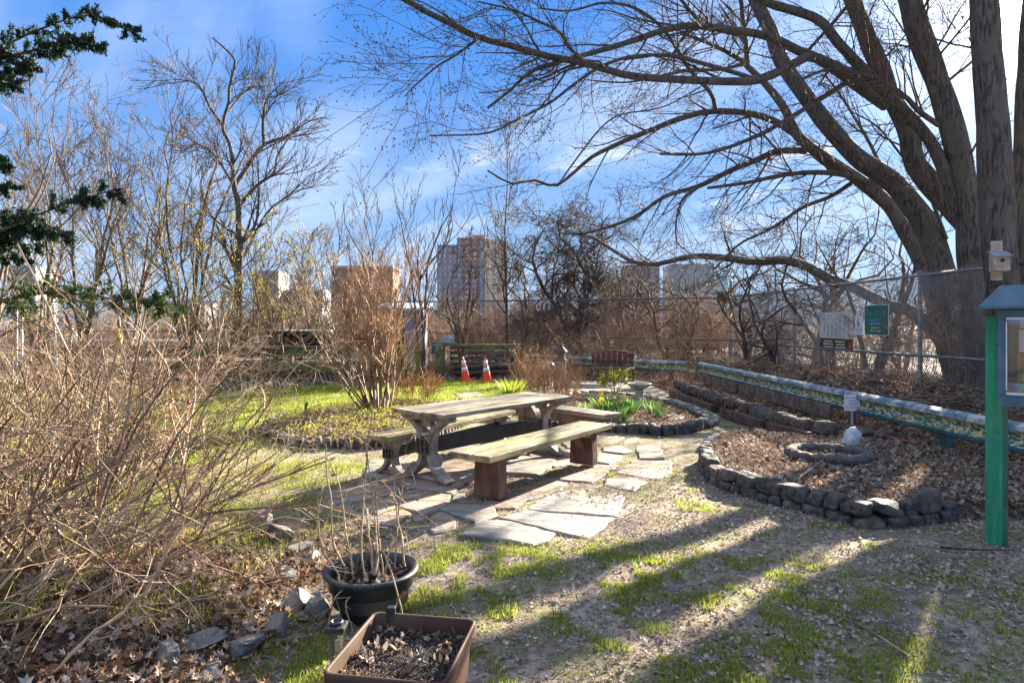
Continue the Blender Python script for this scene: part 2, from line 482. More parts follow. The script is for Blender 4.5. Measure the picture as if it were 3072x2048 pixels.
def mural(name):
    m = bpy.data.materials.new(name); m.use_nodes = True
    t = NT(m.node_tree)
    co = t.n('ShaderNodeTexCoord').outputs['Object']
    n = t.noise(t.mapping(co, scale=(1, 1, 1.6)), 5.5, 3, .5, 1.6)
    sq = t.math('MULTIPLY', t.smooth(n, .45, .47), t.math('SUBTRACT', 1.0, t.smooth(n, .545, .57)))
    n2 = t.noise(co, 1.7, 2, .5)
    base = t.mix(t.smooth(n2, .45, .58), (.04, .12, .12), (.05, .14, .09))
    base = t.mix(t.smooth(t.noise(co, 2.6, 2, .5), .60, .66), base, (.03, .10, .30))
    yel = t.mix(t.noise(co, 22, 3), (.52, .40, .14), (.72, .64, .36))
    c = t.mix(sq, base, yel)
    chips = t.smooth(t.noise(co, 30, 4, .7), .63, .69)
    c = t.mix(chips, c, (.55, .55, .5))
    p = t.n('ShaderNodeBsdfPrincipled'); t.l(c, p.inputs['Base Color']); p.inputs['Roughness'].default_value = .5
    o = t.n('ShaderNodeOutputMaterial'); t.l(p.outputs[0], o.inputs[0])
    return m
M['mural'] = mural('mural_paint')

def glassmat(name, colr=(.9, .95, 1), rough=.03, alpha=.15):
    m = bpy.data.materials.new(name); m.use_nodes = True
    t = NT(m.node_tree)
    g_ = t.n('ShaderNodeBsdfGlossy'); g_.inputs['Roughness'].default_value = rough; g_.inputs[0].default_value = (1, 1, 1, 1)
    tr = t.n('ShaderNodeBsdfTransparent'); tr.inputs[0].default_value = (*colr, 1)
    ms = t.n('ShaderNodeMixShader'); ms.inputs[0].default_value = alpha
    t.l(tr.outputs[0], ms.inputs[1]); t.l(g_.outputs[0], ms.inputs[2])
    o = t.n('ShaderNodeOutputMaterial'); t.l(ms.outputs[0], o.inputs[0])
    return m
M['glass'] = glassmat('clear_glass', (.93, .96, .97), .03, .10)
M['bottle'] = glassmat('green_glass', (.25, .6, .3), .05, .2)
M['mirrorball'] = pmat('mirror_ball', (.45, .25, .22), (.75, .72, .75), 2, .12, 0, metal=.9)

# ------------------------------------------------------------------ ground
WALL = [G(*p)[:2] for p in ((1750, 997), (1700, 1002), (1650, 1010), (1622, 1030), (1620, 1055), (1622, 1080), (1640, 1104), (1669, 1120), (1736, 1140), (1789, 1157), (1862, 1176), (1922, 1190), (1985, 1204), (2040, 1203), (2090, 1199), (2150, 1192), (2205, 1188))]
BED_R = [tuple(p) for p in WALL] + [(4.6, 5.3), (6.0, 5.0), (30, 5.0), (30, 60), (3.75, 60), (3.65, 13.5), (3.72, 11.5), (3.85, 9.6), (4.0, 9.0), (3.6, 9.0)]
BED_B = [(.55, 9.9)] + [G(*p)[:2].tolist() for p in ((1400, 993), (1425, 995), (1455, 995), (1480, 995), (1520, 997), (1560, 995), (1590, 990), (1615, 980), (1632, 970))] + [(3.25, 11.6), (3.1, 12.9), (2.6, 13.9), (1.6, 14.6), (.8, 14.0), (.4, 12.0)]
BED_L = [(-2.2 + 1.55 * math.cos(a) + .1 * math.sin(3 * a), 10.7 + 2.35 * math.sin(a)) for a in np.linspace(0, 2 * math.pi, 40, endpoint=False)]

def height(x, y):
    x = np.asarray(x, float); y = np.asarray(y, float)
    near = np.clip(1 - np.hypot(x, y - 8) / 60, 0, 1)
    h = (.07 * (fbm(x, y, 1.7, 1) - .5) + .03 * (fbm(x, y, .25, 5) - .5)) * near
    h = h + .11 * (1 - sstep(-.12, .02, poly_sd(x, y, BED_R))) * (1 - sstep(14, 17, y))
    h = h + .07 * (1 - sstep(-.25, .02, poly_sd(x, y, BED_B)))
    h = h + .09 * (1 - sstep(-.4, .02, poly_sd(x, y, BED_L)))
    h = h + .45 * sstep(5.25, 6.7, x) * (1 + .25 * (fbm(x, y, .9, 9) - .5))
    h = h + .10 * sstep(-1.1, -1.9, x) * sstep(4.6, 3.6, y)
    drop = np.maximum(sstep(9.0, 19, x), np.maximum(sstep(29, 42, y), sstep(-32, -45, x)))
    h = h - 11 * drop * (sstep(-30, -10, y) if True else 1)
    return h

def gradax(lo, hi, step, far):
    a = list(np.arange(lo, hi, step))
    s, q = step, hi
    while q < far:
        a.append(q); s *= 1.22; q += s
    a.append(far)
    s, q = step, lo - step
    b = []
    while q > -far:
        b.append(q); s *= 1.22; q -= s
    b.append(-far)
    return np.array(b[::-1] + a)

def masks(x, y):
    """lawn, litter, dark soil (0..1)"""
    lit = np.maximum(1 - sstep(-.05, .12, poly_sd(x, y, BED_R)), 1 - sstep(-.05, .1, poly_sd(x, y, BED_B)))
    lit = np.maximum(lit, 1 - sstep(-.1, .1, poly_sd(x, y, BED_L)))
    bl = sstep(-1.0, -1.5, x - .12 * (y - 3)) * sstep(5.4, 4.2, y + .9 * (fbm(x, y, .8, 21) - .5))
    lit = np.maximum(lit, bl)
    back = sstep(18.3, 19.3, y + .6 * fbm(x, y, .9, 8))
    lit = np.maximum(lit, back)
    lawn = sstep(7.0, 9.3, y - 1.1 * (x + 2.2) + 1.2 * (fbm(x, y, 1.1, 31) - .5)) * sstep(-1.2, -1.7, x)
    lawn2 = sstep(12.6, 14.0, y + (fbm(x, y, 1, 33) - .5)) * sstep(.6, 0, x)
    lawnL = sstep(-1.6, -2.4, x + .5 * (fbm(x, y, .9, 32) - .5)) * sstep(5.0, 6.0, y)
    lawnL = lawnL * (.25 + .75 * sstep(-2.6, -3.6, x)) * sstep(.36, .52, fbm(x, y, .7, 35)) 
    path = 1 - sstep(.0, .5, np.abs(y - (8.0 + .35 * (x + 2.5))) - .35 - .3 * fbm(x, y, .6, 36)) * 1.0
    lawn = np.maximum(np.maximum(lawn, lawn2), lawnL * .85) * (1 - lit) * (1 - .8 * path * sstep(-4.2, -3.0, x))
    return lawn, lit

xs = gradax(-7.0, 8.5, .075, 3000.); ys = gradax(1.0, 15.0, .075, 3000.)
XX, YY = np.meshgrid(xs, ys, indexing='ij')
ZZ = height(XX, YY)
nx, ny = XX.shape
gb = MB()
idx = np.arange(nx * ny).reshape(nx, ny)
Fg = np.stack([idx[:-1, :-1], idx[1:, :-1], idx[1:, 1:], idx[:-1, 1:]], -1).reshape(-1, 4)
gb.add(np.stack([XX, YY, ZZ], -1).reshape(-1, 3), Fg, 0, True)

def ground_mat():
    m = bpy.data.materials.new('ground_mixed'); m.use_nodes = True
    t = NT(m.node_tree)
    at = t.n('ShaderNodeVertexColor', layer_name='cover').outputs[0]
    s3 = t.n('ShaderNodeSeparateColor'); t.l(at, s3.inputs[0])
    lawn, lit, far = s3.outputs
    co = t.n('ShaderNodeTexCoord').outputs['Object']
    n1 = t.noise(co, 1.6, 5, .6); n2 = t.noise(co, 14, 6, .7); n3 = t.noise(co, 60, 4, .7)
    dirt = t.mix(t.smooth(n1, .35, .65), (.26, .195, .15), (.52, .42, .33))
    dirt = t.mix(t.math('MULTIPLY', t.smooth(n2, .42, .60), .7), dirt, (.11, .088, .075))
    dirt = t.mix(t.math('MULTIPLY', t.smooth(n3, .55, .70), .55), dirt, (.52, .45, .38))
    green = t.mix(n2, (.09, .14, .02), (.18, .25, .03))
    moss = t.math('MULTIPLY', t.smooth(t.noise(co, 1.9, 5, .65), .46, .58), t.smooth(t.noise(co, 34, 5, .75), .42, .56))
    c = t.mix(t.math('MULTIPLY', moss, .8), dirt, (.19, .22, .035))
    c = t.mix(t.math('MULTIPLY', lawn, .9), c, green)
    soil = t.mix(n2, (.05, .035, .025), (.16, .11, .08))
    c = t.mix(lit, c, soil)
    farc = t.mix(t.noise(co, .03, 5, .6), (.14, .12, .10), (.30, .28, .25))
    c = t.mix(far, c, farc)
    p = t.n('ShaderNodeBsdfPrincipled'); t.l(c, p.inputs['Base Color']); p.inputs['Roughness'].default_value = .95
    p.inputs['Specular IOR Level'].default_value = .15
    b = t.n('ShaderNodeBump'); b.inputs['Strength'].default_value = 1.0; b.inputs['Distance'].default_value = .055
    t.l(t.math('ADD', t.math('MULTIPLY', n2, .7), t.math('MULTIPLY', n3, .5)), b.inputs['Height']); t.l(b.outputs[0], p.inputs['Normal'])
    o = t.n('ShaderNodeOutputMaterial'); t.l(p.outputs[0], o.inputs[0])
    return m
ground = gb.build('ground', ground_mat(), kind='structure')
lw, lt_ = masks(XX, YY)
farm = sstep(-1.5, -5, ZZ)
ca = ground.data.color_attributes.new('cover', 'FLOAT_COLOR', 'POINT')
ca.data.foreach_set('color', np.stack([lw, lt_, farm, np.ones_like(lw)], -1).astype(np.float32).ravel())

def hz1(x, y): return float(height(np.array([x]), np.array([y]))[0])

# ------------------------------------------------------------------ plants machinery
def grow(rng, P, Rr, n, t0, t1, ln, ang, K=5, up=0.0, wig=.15, rr=.6, tip=.3, lenfall=.5, rmin=.0, absL=None, prob=1.0, angj=.3):
    N, k, _ = P.shape
    tt = rng.uniform(t0, t1, (N, n))
    f = tt * (k - 1); i0 = np.minimum(f.astype(int), k - 2); w = (f - i0)[..., None]
    I = np.arange(N)[:, None]
    pos = P[I, i0] * (1 - w) + P[I, i0 + 1] * w
    rad = Rr[I, i0] * (1 - w[..., 0]) + Rr[I, i0 + 1] * w[..., 0]
    tan = P[I, i0 + 1] - P[I, i0]; tan /= np.linalg.norm(tan, axis=2, keepdims=True) + 1e-9
    L = np.linalg.norm(np.diff(P, axis=1), axis=2).sum(1)[:, None]
    if absL is not None: L = np.full_like(L, absL) / ln
    cl = L * ln * (1 - lenfall * tt) * rng.uniform(.6, 1.3, (N, n))
    pos = pos.reshape(-1, 3); tan = tan.reshape(-1, 3); rad = rad.reshape(-1); cl = cl.reshape(-1)
    if prob < 1:
        kp = rng.rand(len(rad)) < prob
        pos, tan, rad, cl = pos[kp], tan[kp], rad[kp], cl[kp]
    m = len(rad)
    rv_ = rng.normal(size=(m, 3)); pr = np.cross(tan, rv_); pr /= np.linalg.norm(pr, axis=1, keepdims=True) + 1e-9
    a = (ang * rng.uniform(1 - angj, 1 + angj, m))[:, None]
    d = tan * np.cos(a) + pr * np.sin(a)
    out = np.zeros((m, K, 3)); out[:, 0] = pos
    st = (cl / (K - 1))[:, None]
    for j in range(1, K):
        d = d + wig * rng.normal(size=(m, 3)) + np.array([0, 0, up])
        d /= np.linalg.norm(d, axis=1, keepdims=True)
        out[:, j] = out[:, j - 1] + d * st
    r0 = np.maximum(np.minimum(rad * rr, rad), rmin)
    RR = r0[:, None] * np.linspace(1, tip, K)[None]
    return out, np.maximum(RR, rmin * .8)

def spline(pts, K):
    p = np.array(pts, float)
    d = np.r_[0, np.cumsum(np.linalg.norm(np.diff(p, axis=0), axis=1))]
    p2 = np.vstack([2 * p[0] - p[1], p, 2 * p[-1] - p[-2]])
    out = []
    for s in np.linspace(0, d[-1], K):
        i = min(np.searchsorted(d, s, side='right') - 1, len(p) - 2)
        q = (s - d[i]) / (d[i + 1] - d[i] + 1e-9)
        a, b, c, e = p2[i], p2[i + 1], p2[i + 2], p2[i + 3]
        out.append(.5 * ((2 * b) + (-a + c) * q + (2 * a - 5 * b + 4 * c - e) * q * q + (-a + 3 * b - 3 * c + e) * q ** 3))
    return np.array(out)

LEAF = np.array([[0, 0, 0], [.28, .35, .10], [0, .45, 0], [-.28, .35, .10], [.18, .85, .16], [-.18, .85, .16], [0, 1.15, .05]])
LEAF_F = np.array([[0, 1, 2], [0, 2, 3], [1, 4, 2], [2, 5, 3], [2, 4, 6], [2, 6, 5]])
MAPLE = np.array([[0, 0, 0], [.22, .12, .06], [.62, .22, .14], [.34, .45, .03], [.55, .85, .16], [.18, .72, .04], [0, 1.2, .14],
                  [-.18, .72, .04], [-.55, .85, .12], [-.34, .45, .03], [-.62, .22, .16], [-.22, .12, .06], [0, .45, -.02]])
MAPLE_F = np.array([[12, i, i + 1] for i in range(0, 11)] + [[12, 11, 0]])
BLADE = np.array([[-.5, 0, 0], [.5, 0, 0], [-.35, .12, .5], [.35, .12, .5], [0, .38, 1.0]])
BLADE_F = np.array([[0, 1, 3], [0, 3, 2], [2, 3, 4]])

def rotmats(rng, n, tilt=1.0, flat=False):
    a = rng.uniform(0, 2 * np.pi, n); ca, sa = np.cos(a), np.sin(a)
    Z = np.zeros(n); O = np.ones(n)
    Rz = np.stack([np.stack([ca, -sa, Z], -1), np.stack([sa, ca, Z], -1), np.stack([Z, Z, O], -1)], 1)
    b = rng.normal(0, tilt, n); cb, sb = np.cos(b), np.sin(b)
    Rx = np.stack([np.stack([O, Z, Z], -1), np.stack([Z, cb, -sb], -1), np.stack([Z, sb, cb], -1)], 1)
    c = rng.normal(0, tilt, n); cc, sc_ = np.cos(c), np.sin(c)
    Ry = np.stack([np.stack([cc, Z, sc_], -1), np.stack([Z, O, Z], -1), np.stack([-sc_, Z, cc], -1)], 1)
    return Rz @ Rx @ Ry

def scatter(b, rng, T, F, pos, scale, tilt, m=0, ax=None):
    n = len(pos)
    if n == 0: return
    Rm = rotmats(rng, n, tilt)
    sc = np.asarray(scale, float)
    if sc.ndim == 1:
        sc = np.repeat(sc[:, None], 3, 1)
        if len(T) > 6: sc = sc * np.c_[rng.uniform(.6, 1.1, n), rng.uniform(.8, 1.15, n), rng.uniform(.6, 3.2, n)]
    V = T[None] * sc[:, None, :]
    V = np.einsum('nij,nkj->nki', Rm, V) + pos[:, None, :]
    Fa = (F[None] + (np.arange(n) * len(T))[:, None, None]).reshape(-1, F.shape[1])
    b.add(V.reshape(-1, 3), Fa, m)

def sample(rng, n, x0, x1, y0, y1, dens):
    x = rng.uniform(x0, x1, n); y = rng.uniform(y0, y1, n)
    k = rng.rand(n) < dens(x, y)
    # only what falls near the picture's field of view
    x, y = x[k], y[k]
    return x, y

def in_view(x, y, mar=.4):
    return (np.abs(x) < .80 * y + mar) & (y > 2.2)

_o1 = ['first', 'second', 'third', 'fourth', 'fifth', 'sixth', 'seventh', 'eighth', 'ninth', 'tenth', 'eleventh', 'twelfth', 'thirteenth', 'fourteenth', 'fifteenth', 'sixteenth', 'seventeenth', 'eighteenth', 'nineteenth']
_t1 = ['', '', 'twenty', 'thirty', 'forty', 'fifty', 'sixty', 'seventy', 'eighty', 'ninety']; _t2 = ['', '', 'twentieth', 'thirtieth', 'fortieth', 'fiftieth', 'sixtieth', 'seventieth', 'eightieth', 'ninetieth']
def nth(i):
    """0 -> first"""
    n = i + 1
    if n < 20: return _o1[n - 1]
    return _t2[n // 10] if n % 10 == 0 else _t1[n // 10] + '-' + _o1[n % 10 - 1]

# ------------------------------------------------------------------ far buildings
def facade(mb, o, ex, ey, w, h):
    pass

def bmat(name, a, b, sc=.5):
    return pmat(name, a, b, sc, .85, 0)
M['brick_a'] = bmat('brown_brick', (.20, .12, .095), (.27, .17, .13), .4)
M['brick_b'] = bmat('red_brick', (.26, .13, .085), (.33, .18, .12), .4)
M['cream'] = bmat('cream_panels', (.40, .33, .27), (.50, .42, .35), .3)
M['greyfac'] = bmat('grey_facade', (.20, .20, .21), (.27, .26, .27), .3)
M['purplefac'] = bmat('brown_grey_facade', (.22, .18, .17), (.29, .24, .22), .3)
M['palefac'] = bmat('pale_facade', (.24, .27, .29), (.30, .34, .35), .3)
M['whitefac'] = bmat('white_facade', (.26, .28, .31), (.33, .36, .39), .3)
M['win'] = pmat('window_glass', (.16, .22, .28), (.30, .38, .46), .3, .15, 0, spec=.8)
M['windark'] = pmat('dark_window_glass', (.05, .06, .08), (.12, .15, .18), .3, .2, 0, spec=.6)

def block(root, name, c, w, dp, z0, z1, rz, mat, cols, rows, wm, limit=100, ww=.55, wh=.55, fsides=('f',), first=0):
    """one wing of a building with its windows; c is the front-face centre; returns windows built"""
    ca, sa = math.cos(rz), math.sin(rz)
    ux = np.array([ca, sa, 0]); uy = np.array([-sa, ca, 0])
    cc = np.array([c[0], c[1], 0]) + uy * dp / 2
    b = MB(); b.box((cc[0], cc[1], (z0 + z1) / 2), (w, dp, z1 - z0), rz)
    b.box((cc[0], cc[1], z1 + .5), (w * 1.01, dp * 1.01, 1.2), rz)
    b.build(name, mat, root)
    extra = MB(); k = first; ne = 0
    for fs in fsides:
        if fs == 'f': o_, e_, nn, W_ = np.array([c[0], c[1], 0.]), ux, -uy, w
        elif fs == 'r': o_, e_, nn, W_ = cc + ux * w / 2, uy, ux, dp
        else: o_, e_, nn, W_ = cc - ux * w / 2, -uy, -ux, dp
        hst = (z1 - z0) / rows
        for r in range(rows):
            zc = z1 - (r + .55) * hst
            for q in range(cols):
                px = (q + .5) / cols * W_ - W_ / 2
                p = o_ + e_ * px + nn * .12
                ang = math.atan2(e_[1], e_[0])
                if k < limit:
                    bb = MB(); bb.box((p[0], p[1], zc), (W_ / cols * ww, .3, hst * wh), ang)
                    bb.build('window', wm, root)
                else:
                    extra.box((p[0], p[1], zc), (W_ / cols * ww, .3, hst * wh), ang); ne += 1
                k += 1
    if ne: extra.build('windows', wm, root, kind='stuff')
    return k

ZB = -11.0
def bx(px, Y): return (px - CXD) / FD * Y
def bz(py, Y): return CAMH - (py - HOR) / FD * Y
Y0 = 420.
tw = thing('apartment_tower', (bx(1085, Y0), Y0, ZB), 'tall brown brick apartment tower with a cream side wall behind the slim bare tree', 'building')
k = block(tw, 'wing', (bx(1027, Y0), Y0 + 3), bx(1051, Y0) - bx(1003, Y0), 16, ZB, bz(564, Y0), 0, M['greyfac'], 4, 16, M['win'], 64)
k = block(tw, 'wing', (bx(1082, Y0), Y0 - 2), bx(1114, Y0) - bx(1050, Y0), 18, ZB, bz(550, Y0), 0, M['brick_a'], 4, 19, M['win'], 170, fsides=('f',), first=k)
pb = MB()
for px in (1056, 1107):
    pb.box((bx(px, Y0), Y0 - 2.3, (ZB + bz(550, Y0)) / 2), (2.6, .5, bz(550, Y0) - ZB), 0)
pb.build('bay_panel', pmat('blue_panels', (.16, .20, .26), (.22, .27, .33), .4, .5, 0), tw)
b = MB(); xa, xb = bx(1114, Y0), bx(1166, Y0)
b.prism([(xa, Y0 - 1.8), (xb, Y0 + 14), (xb - 2, Y0 + 26), (xa, Y0 + 20)], ZB, bz(547, Y0))
b.build('side_wing', M['cream'], tw)
b = MB()
for r in range(20):
    for q in range(4):
        f = (q + .5) / 4
        b.box((xa + (xb - xa) * f + .25, Y0 - 1.8 + 15.8 * f - .3, bz(556, Y0) - r * 2.95), (1.6, .3, 1.3), math.atan2(15.8, xb - xa))
b.build('side_windows', pmat('beige_windows', (.25, .24, .22), (.34, .32, .3), .3, .4, 0), tw, kind='stuff')
b = MB(); b.box((bx(1098, Y0), Y0 + 6, bz(547, Y0) + .6), (9, 8, 4)); b.build('roof_box', M['cream'], tw)

Y1 = 300.
rb_ = thing('brick_apartment_block', (bx(832, Y1), Y1, ZB), 'square red brick apartment block behind the big tan shrub', 'building')
k = block(rb_, 'wall', (bx(832, Y1), Y1), bx(903, Y1) - bx(762, Y1), 20, ZB, bz(618, Y1), 0, M['brick_b'], 7, 11, M['windark'], 100, .4, .5)
b = MB(); b.box((bx(832, Y1), Y1 + 10, bz(613, Y1)), (bx(905, Y1) - bx(760, Y1), 22, 1.2)); b.build('roof_edge', M['greyfac'], rb_)
Y2 = 330.
gr_ = thing('grey_brown_tower', (bx(1440, Y2), Y2, ZB), 'grey brown tower block with a stepped roof behind the tangled vine tree', 'building')
k = block(gr_, 'wing', (bx(1412, Y2), Y2), bx(1440, Y2) - bx(1384, Y2), 18, ZB, bz(640, Y2), 0, M['purplefac'], 4, 12, M['windark'], 48, .4, .4)
block(gr_, 'wing', (bx(1477, Y2), Y2 - 1), bx(1514, Y2) - bx(1440, Y2), 20, ZB, bz(613, Y2), 0, M['purplefac'], 5, 13, M['windark'], 100, .4, .4, first=k)
gl_ = thing('pale_glass_tower', (bx(1605, Y2), Y2, ZB), 'pale tower with a blue glass edge left of the fence corner post', 'building')
block(gl_, 'wall', (bx(1592, Y2), Y2), bx(1640, Y2) - bx(1544, Y2), 20, ZB, bz(610, Y2), 0, M['palefac'], 6, 13, M['win'], 80, .5, .3)
b = MB(); b.box((bx(1655, Y2), Y2 + 9, (ZB + bz(628, Y2)) / 2), (bx(1672, Y2) - bx(1641, Y2), 18, bz(628, Y2) - ZB)); b.build('glass_edge', pmat('blue_glass_wall', (.18, .38, .46), (.25, .48, .55), .3, .2, 0), gl_)
Y3 = 360.
for nm, x0_, x1_, yt, mt, lb, cc_, rr_ in (
        ('pale_tower', 25, 82, 613, 'whitefac', 'small pale tower at the far left between the dark evergreen boughs', 4, 9),
        ('striped_tower', 585, 640, 625, 'greyfac', 'narrow grey tower left of the white warehouse', 4, 9),
        ('white_warehouse', 628, 740, 668, 'whitefac', 'long low white building left of the big tan shrub', 7, 3),
        ('low_office', 905, 1000, 712, 'palefac', 'low pale building between the brick block and the tall tower', 6, 2),
        ('low_terrace', 330, 470, 700, 'greyfac', 'low grey building seen through the left trees', 7, 2),
        ('far_white_block', 1170, 1384, 716, 'whitefac', 'long low pale building right of the tall tower', 9, 2)):
    r_ = thing(nm, (bx((x0_ + x1_) / 2, Y3), Y3, ZB), lb, 'building')
    block(r_, 'wall', (bx((x0_ + x1_) / 2, Y3), Y3), bx(x1_, Y3) - bx(x0_, Y3), 18, ZB, bz(yt, Y3), 0, M[mt], cc_, rr_, M['windark'], 100, .5, .35)
    Y3 += 12

# ------------------------------------------------------------------ picnic table and benches
def frame(c, ang):
    return Matrix.Translation(Vector(c)) @ Matrix.Rotation(ang, 4, 'Z')

def boards(L, Wd, n, z, th, rng, gap=.008, over=.02):
    b = MB(); w = (Wd - gap * (n - 1)) / n
    for i in range(n):
        yc = -Wd / 2 + w / 2 + i * (w + gap)
        e0, e1 = rng.uniform(-over, over, 2)
        dz = rng.uniform(-.003, .003)
        K = 9; xsb = np.linspace(-L / 2 + e0, L / 2 + e1, K)
        for k_ in range(1):
            b.box(((e0 + e1) / 2, yc, z - th / 2 + dz), (L + e1 - e0, w, th))
    return b

def cleg(side, z1, spread0, spread1, waist, th, dp, x):
    """one bent leg: an arc from the floor in to the waist and out under the top"""
    b = MB(); K = 18; pr = []
    for i in range(K + 1):
        q = i / K
        zc = .5
        s = abs(q - zc) / .5
        wd = waist + ((spread0 if q < .5 else spread1) - waist) * (s ** 3.0)
        pr.append((side * wd, q * z1))
    pr = np.array(pr); T = np.gradient(pr, axis=0); T /= np.linalg.norm(T, axis=1, keepdims=True)
    Nn = np.c_[-T[:, 1], T[:, 0]]
    a, c_ = pr - Nn * th / 2, pr + Nn * th / 2
    a[:, 1] = np.clip(a[:, 1], 0, z1); c_[:, 1] = np.clip(c_[:, 1], 0, z1)
    V = []
    for i in range(K + 1):
        for xx in (x - dp / 2, x + dp / 2):
            V += [(xx, a[i, 0], a[i, 1]), (xx, c_[i, 0], c_[i, 1])]
    F = []
    for i in range(K):
        o, p = 4 * i, 4 * (i + 1)
        F += [[o, o + 1, p + 1, p], [o + 2, p + 2, p + 3, o + 3], [o, p, p + 2, o + 2], [o + 1, o + 3, p + 3, p + 1]]
    F += [[0, 2, 3, 1], [4 * K, 4 * K + 1, 4 * K + 3, 4 * K + 2]]
    b.add(V, np.array(F))
    return b

rng = np.random.RandomState(3)
def bent_table(name, c, ang, L, Wd, H, n, label, cat, px, s0, s1, waist, plate, beam_z, group=None):
    root = thing(name, (c[0], c[1], c[2]), label, cat, group)
    Mx = frame(c, ang)
    top = boards(L, Wd, n, H, .045, rng); top.xf(Mx)
    top.build('tabletop' if cat == 'table' else 'seat', M['tabletop' if cat == 'table' else 'benchwood'], root, bevel=.005)
    for sx_ in (-1, 1):
        for sd_ in (-1, 1):
            l = cleg(sd_, H - .05, s0, s1, waist, .052 if cat == 'table' else .04, .12 if cat == 'table' else .09, sx_ * px); l.xf(Mx)
            l.build('leg', M['greywood'], root, bevel=.006)
        bt = MB(); bt.box((sx_ * px, 0, H - .075), (.10, Wd * .92, .05)); 
        bt.box((sx_ * px, 0, H - .13), (.06, waist * 2.6, .07)); bt.xf(Mx); bt.build('batten', M['greywood'], root)
        pl = MB(); zc = beam_z
        pw, ph = (.20, .15) if plate else (.12, .10)
        xo = sx_ * (px + .068)
        for a_ in (-pw / 2, -pw / 6, pw / 6, pw / 2): pl.box((xo, a_, zc), (.012, .008, ph))
        for a_ in (-ph / 2, 0, ph / 2): pl.box((xo + .001, 0 if a_ else 0, zc + a_), (.012, pw if a_ else pw / 3, .008))
        pl.xf(Mx); pl.build('bracket', M['iron'], root)
        pk = MB(); pk.box((xo - sx_ * .012, 0, zc), (.01, pw * .95, ph * .95)); pk.xf(Mx); pk.build('bracket_plate', M['black_metal'], root)
        ft = MB(); ft.box((sx_ * px, 0, .015), (.03, s0 * 1.3, .03)); ft.xf(Mx); ft.build('foot_bar', M['greywood'], root)
    st = MB()
    for o_ in ((-.045, .045) if cat == 'table' else (0,)):
        st.box((0, o_, beam_z), (2 * px, .03, .13 if cat == 'table' else .12))
    if cat == 'table': st.box((0, 0, beam_z - .065), (2 * px - .1, .09, .012))
    st.xf(Mx); st.build('stretcher', M['black_metal'], root)
    return root

ZF = .03
bent_table('picnic_table', (-.246, 7.29, ZF), R_(49.6), 2.18, .75, .70 - .0, 5, 'long weathered picnic table with curved grey wooden legs on the flagstones', 'table', .93, .33, .35, .055, True, .34)
bent_table('picnic_bench', (-.72, 7.72, ZF), R_(58.4), 2.45, .33, .42, 2, 'bench with small curved legs on the left side of the picnic table', 'bench', 1.04, .19, .17, .045, False, .22)

def slab_bench(name, c, ang, L, Wd, H, label, npl=2, legs=(-.86, .86), lw=.30, ld=.13, brace=True, apron=False, topm='benchwood'):
    root = thing(name, c, label, 'bench', 'slab legged benches' if False else None)
    Mx = frame(c, ang)
    top = boards(L, Wd, npl, H, .055, rng); top.xf(Mx); top.build('seat', M[topm], root, bevel=.006)
    for lx in legs:
        lg = MB(); V = []
        for z_, e in ((0, 0), (H - .058, .012)):
            for a_, b_ in ((-1, -1), (1, -1), (1, 1), (-1, 1)):
                V.append((lx + a_ * (ld / 2 - e * .3), b_ * (lw / 2 - e), z_))
        lg.add(V, [[0, 3, 2, 1], [4, 5, 6, 7], [0, 1, 5, 4], [1, 2, 6, 5], [2, 3, 7, 6], [3, 0, 4, 7]])
        lg.xf(Mx); lg.build('leg', M['redwood'], root, bevel=.012)
        if brace:
            s_ = -1 if lx > 0 else 1
            br = MB(); br.beam((lx + s_ * (ld / 2 - .005), 0, H - .24), (lx + s_ * (ld / 2 + .17), 0, H - .07), .08, .045); br.xf(Mx)
            br.build('brace', M['redwood'], root)
            bt = MB(); bt.box((lx + s_ * .17, 0, H - .078), (.07, Wd * .8, .04)); bt.xf(Mx); bt.build('batten', M['benchwood'], root)
    if apron:
        ap = MB(); ap.box((0, -Wd / 2 + .02, H - .115), (L - .04, .035, .115)); ap.xf(Mx); ap.build('apron', M['redwood'], root)
    return root
slab_bench('wooden_bench', (.305, 6.62, ZF), R_(54.3), 2.30, .42, .43, 'moss tinted wooden bench on thick dark slab legs, nearest the camera')
cb = np.array([1.225 + .1, 8.31 + .22]); ce = np.array([.10, 9.9])
md = (cb + ce) / 2; an = math.atan2(cb[1] - ce[1], cb[0] - ce[0])
slab_bench('plank_bench', (md[0], md[1], 0), an, np.linalg.norm(cb - ce), .38, .42, 'low plank bench with a dark front beam behind the far end of the picnic table', 3, (-.75, .1), .24, .12, False, True, 'plankwood')

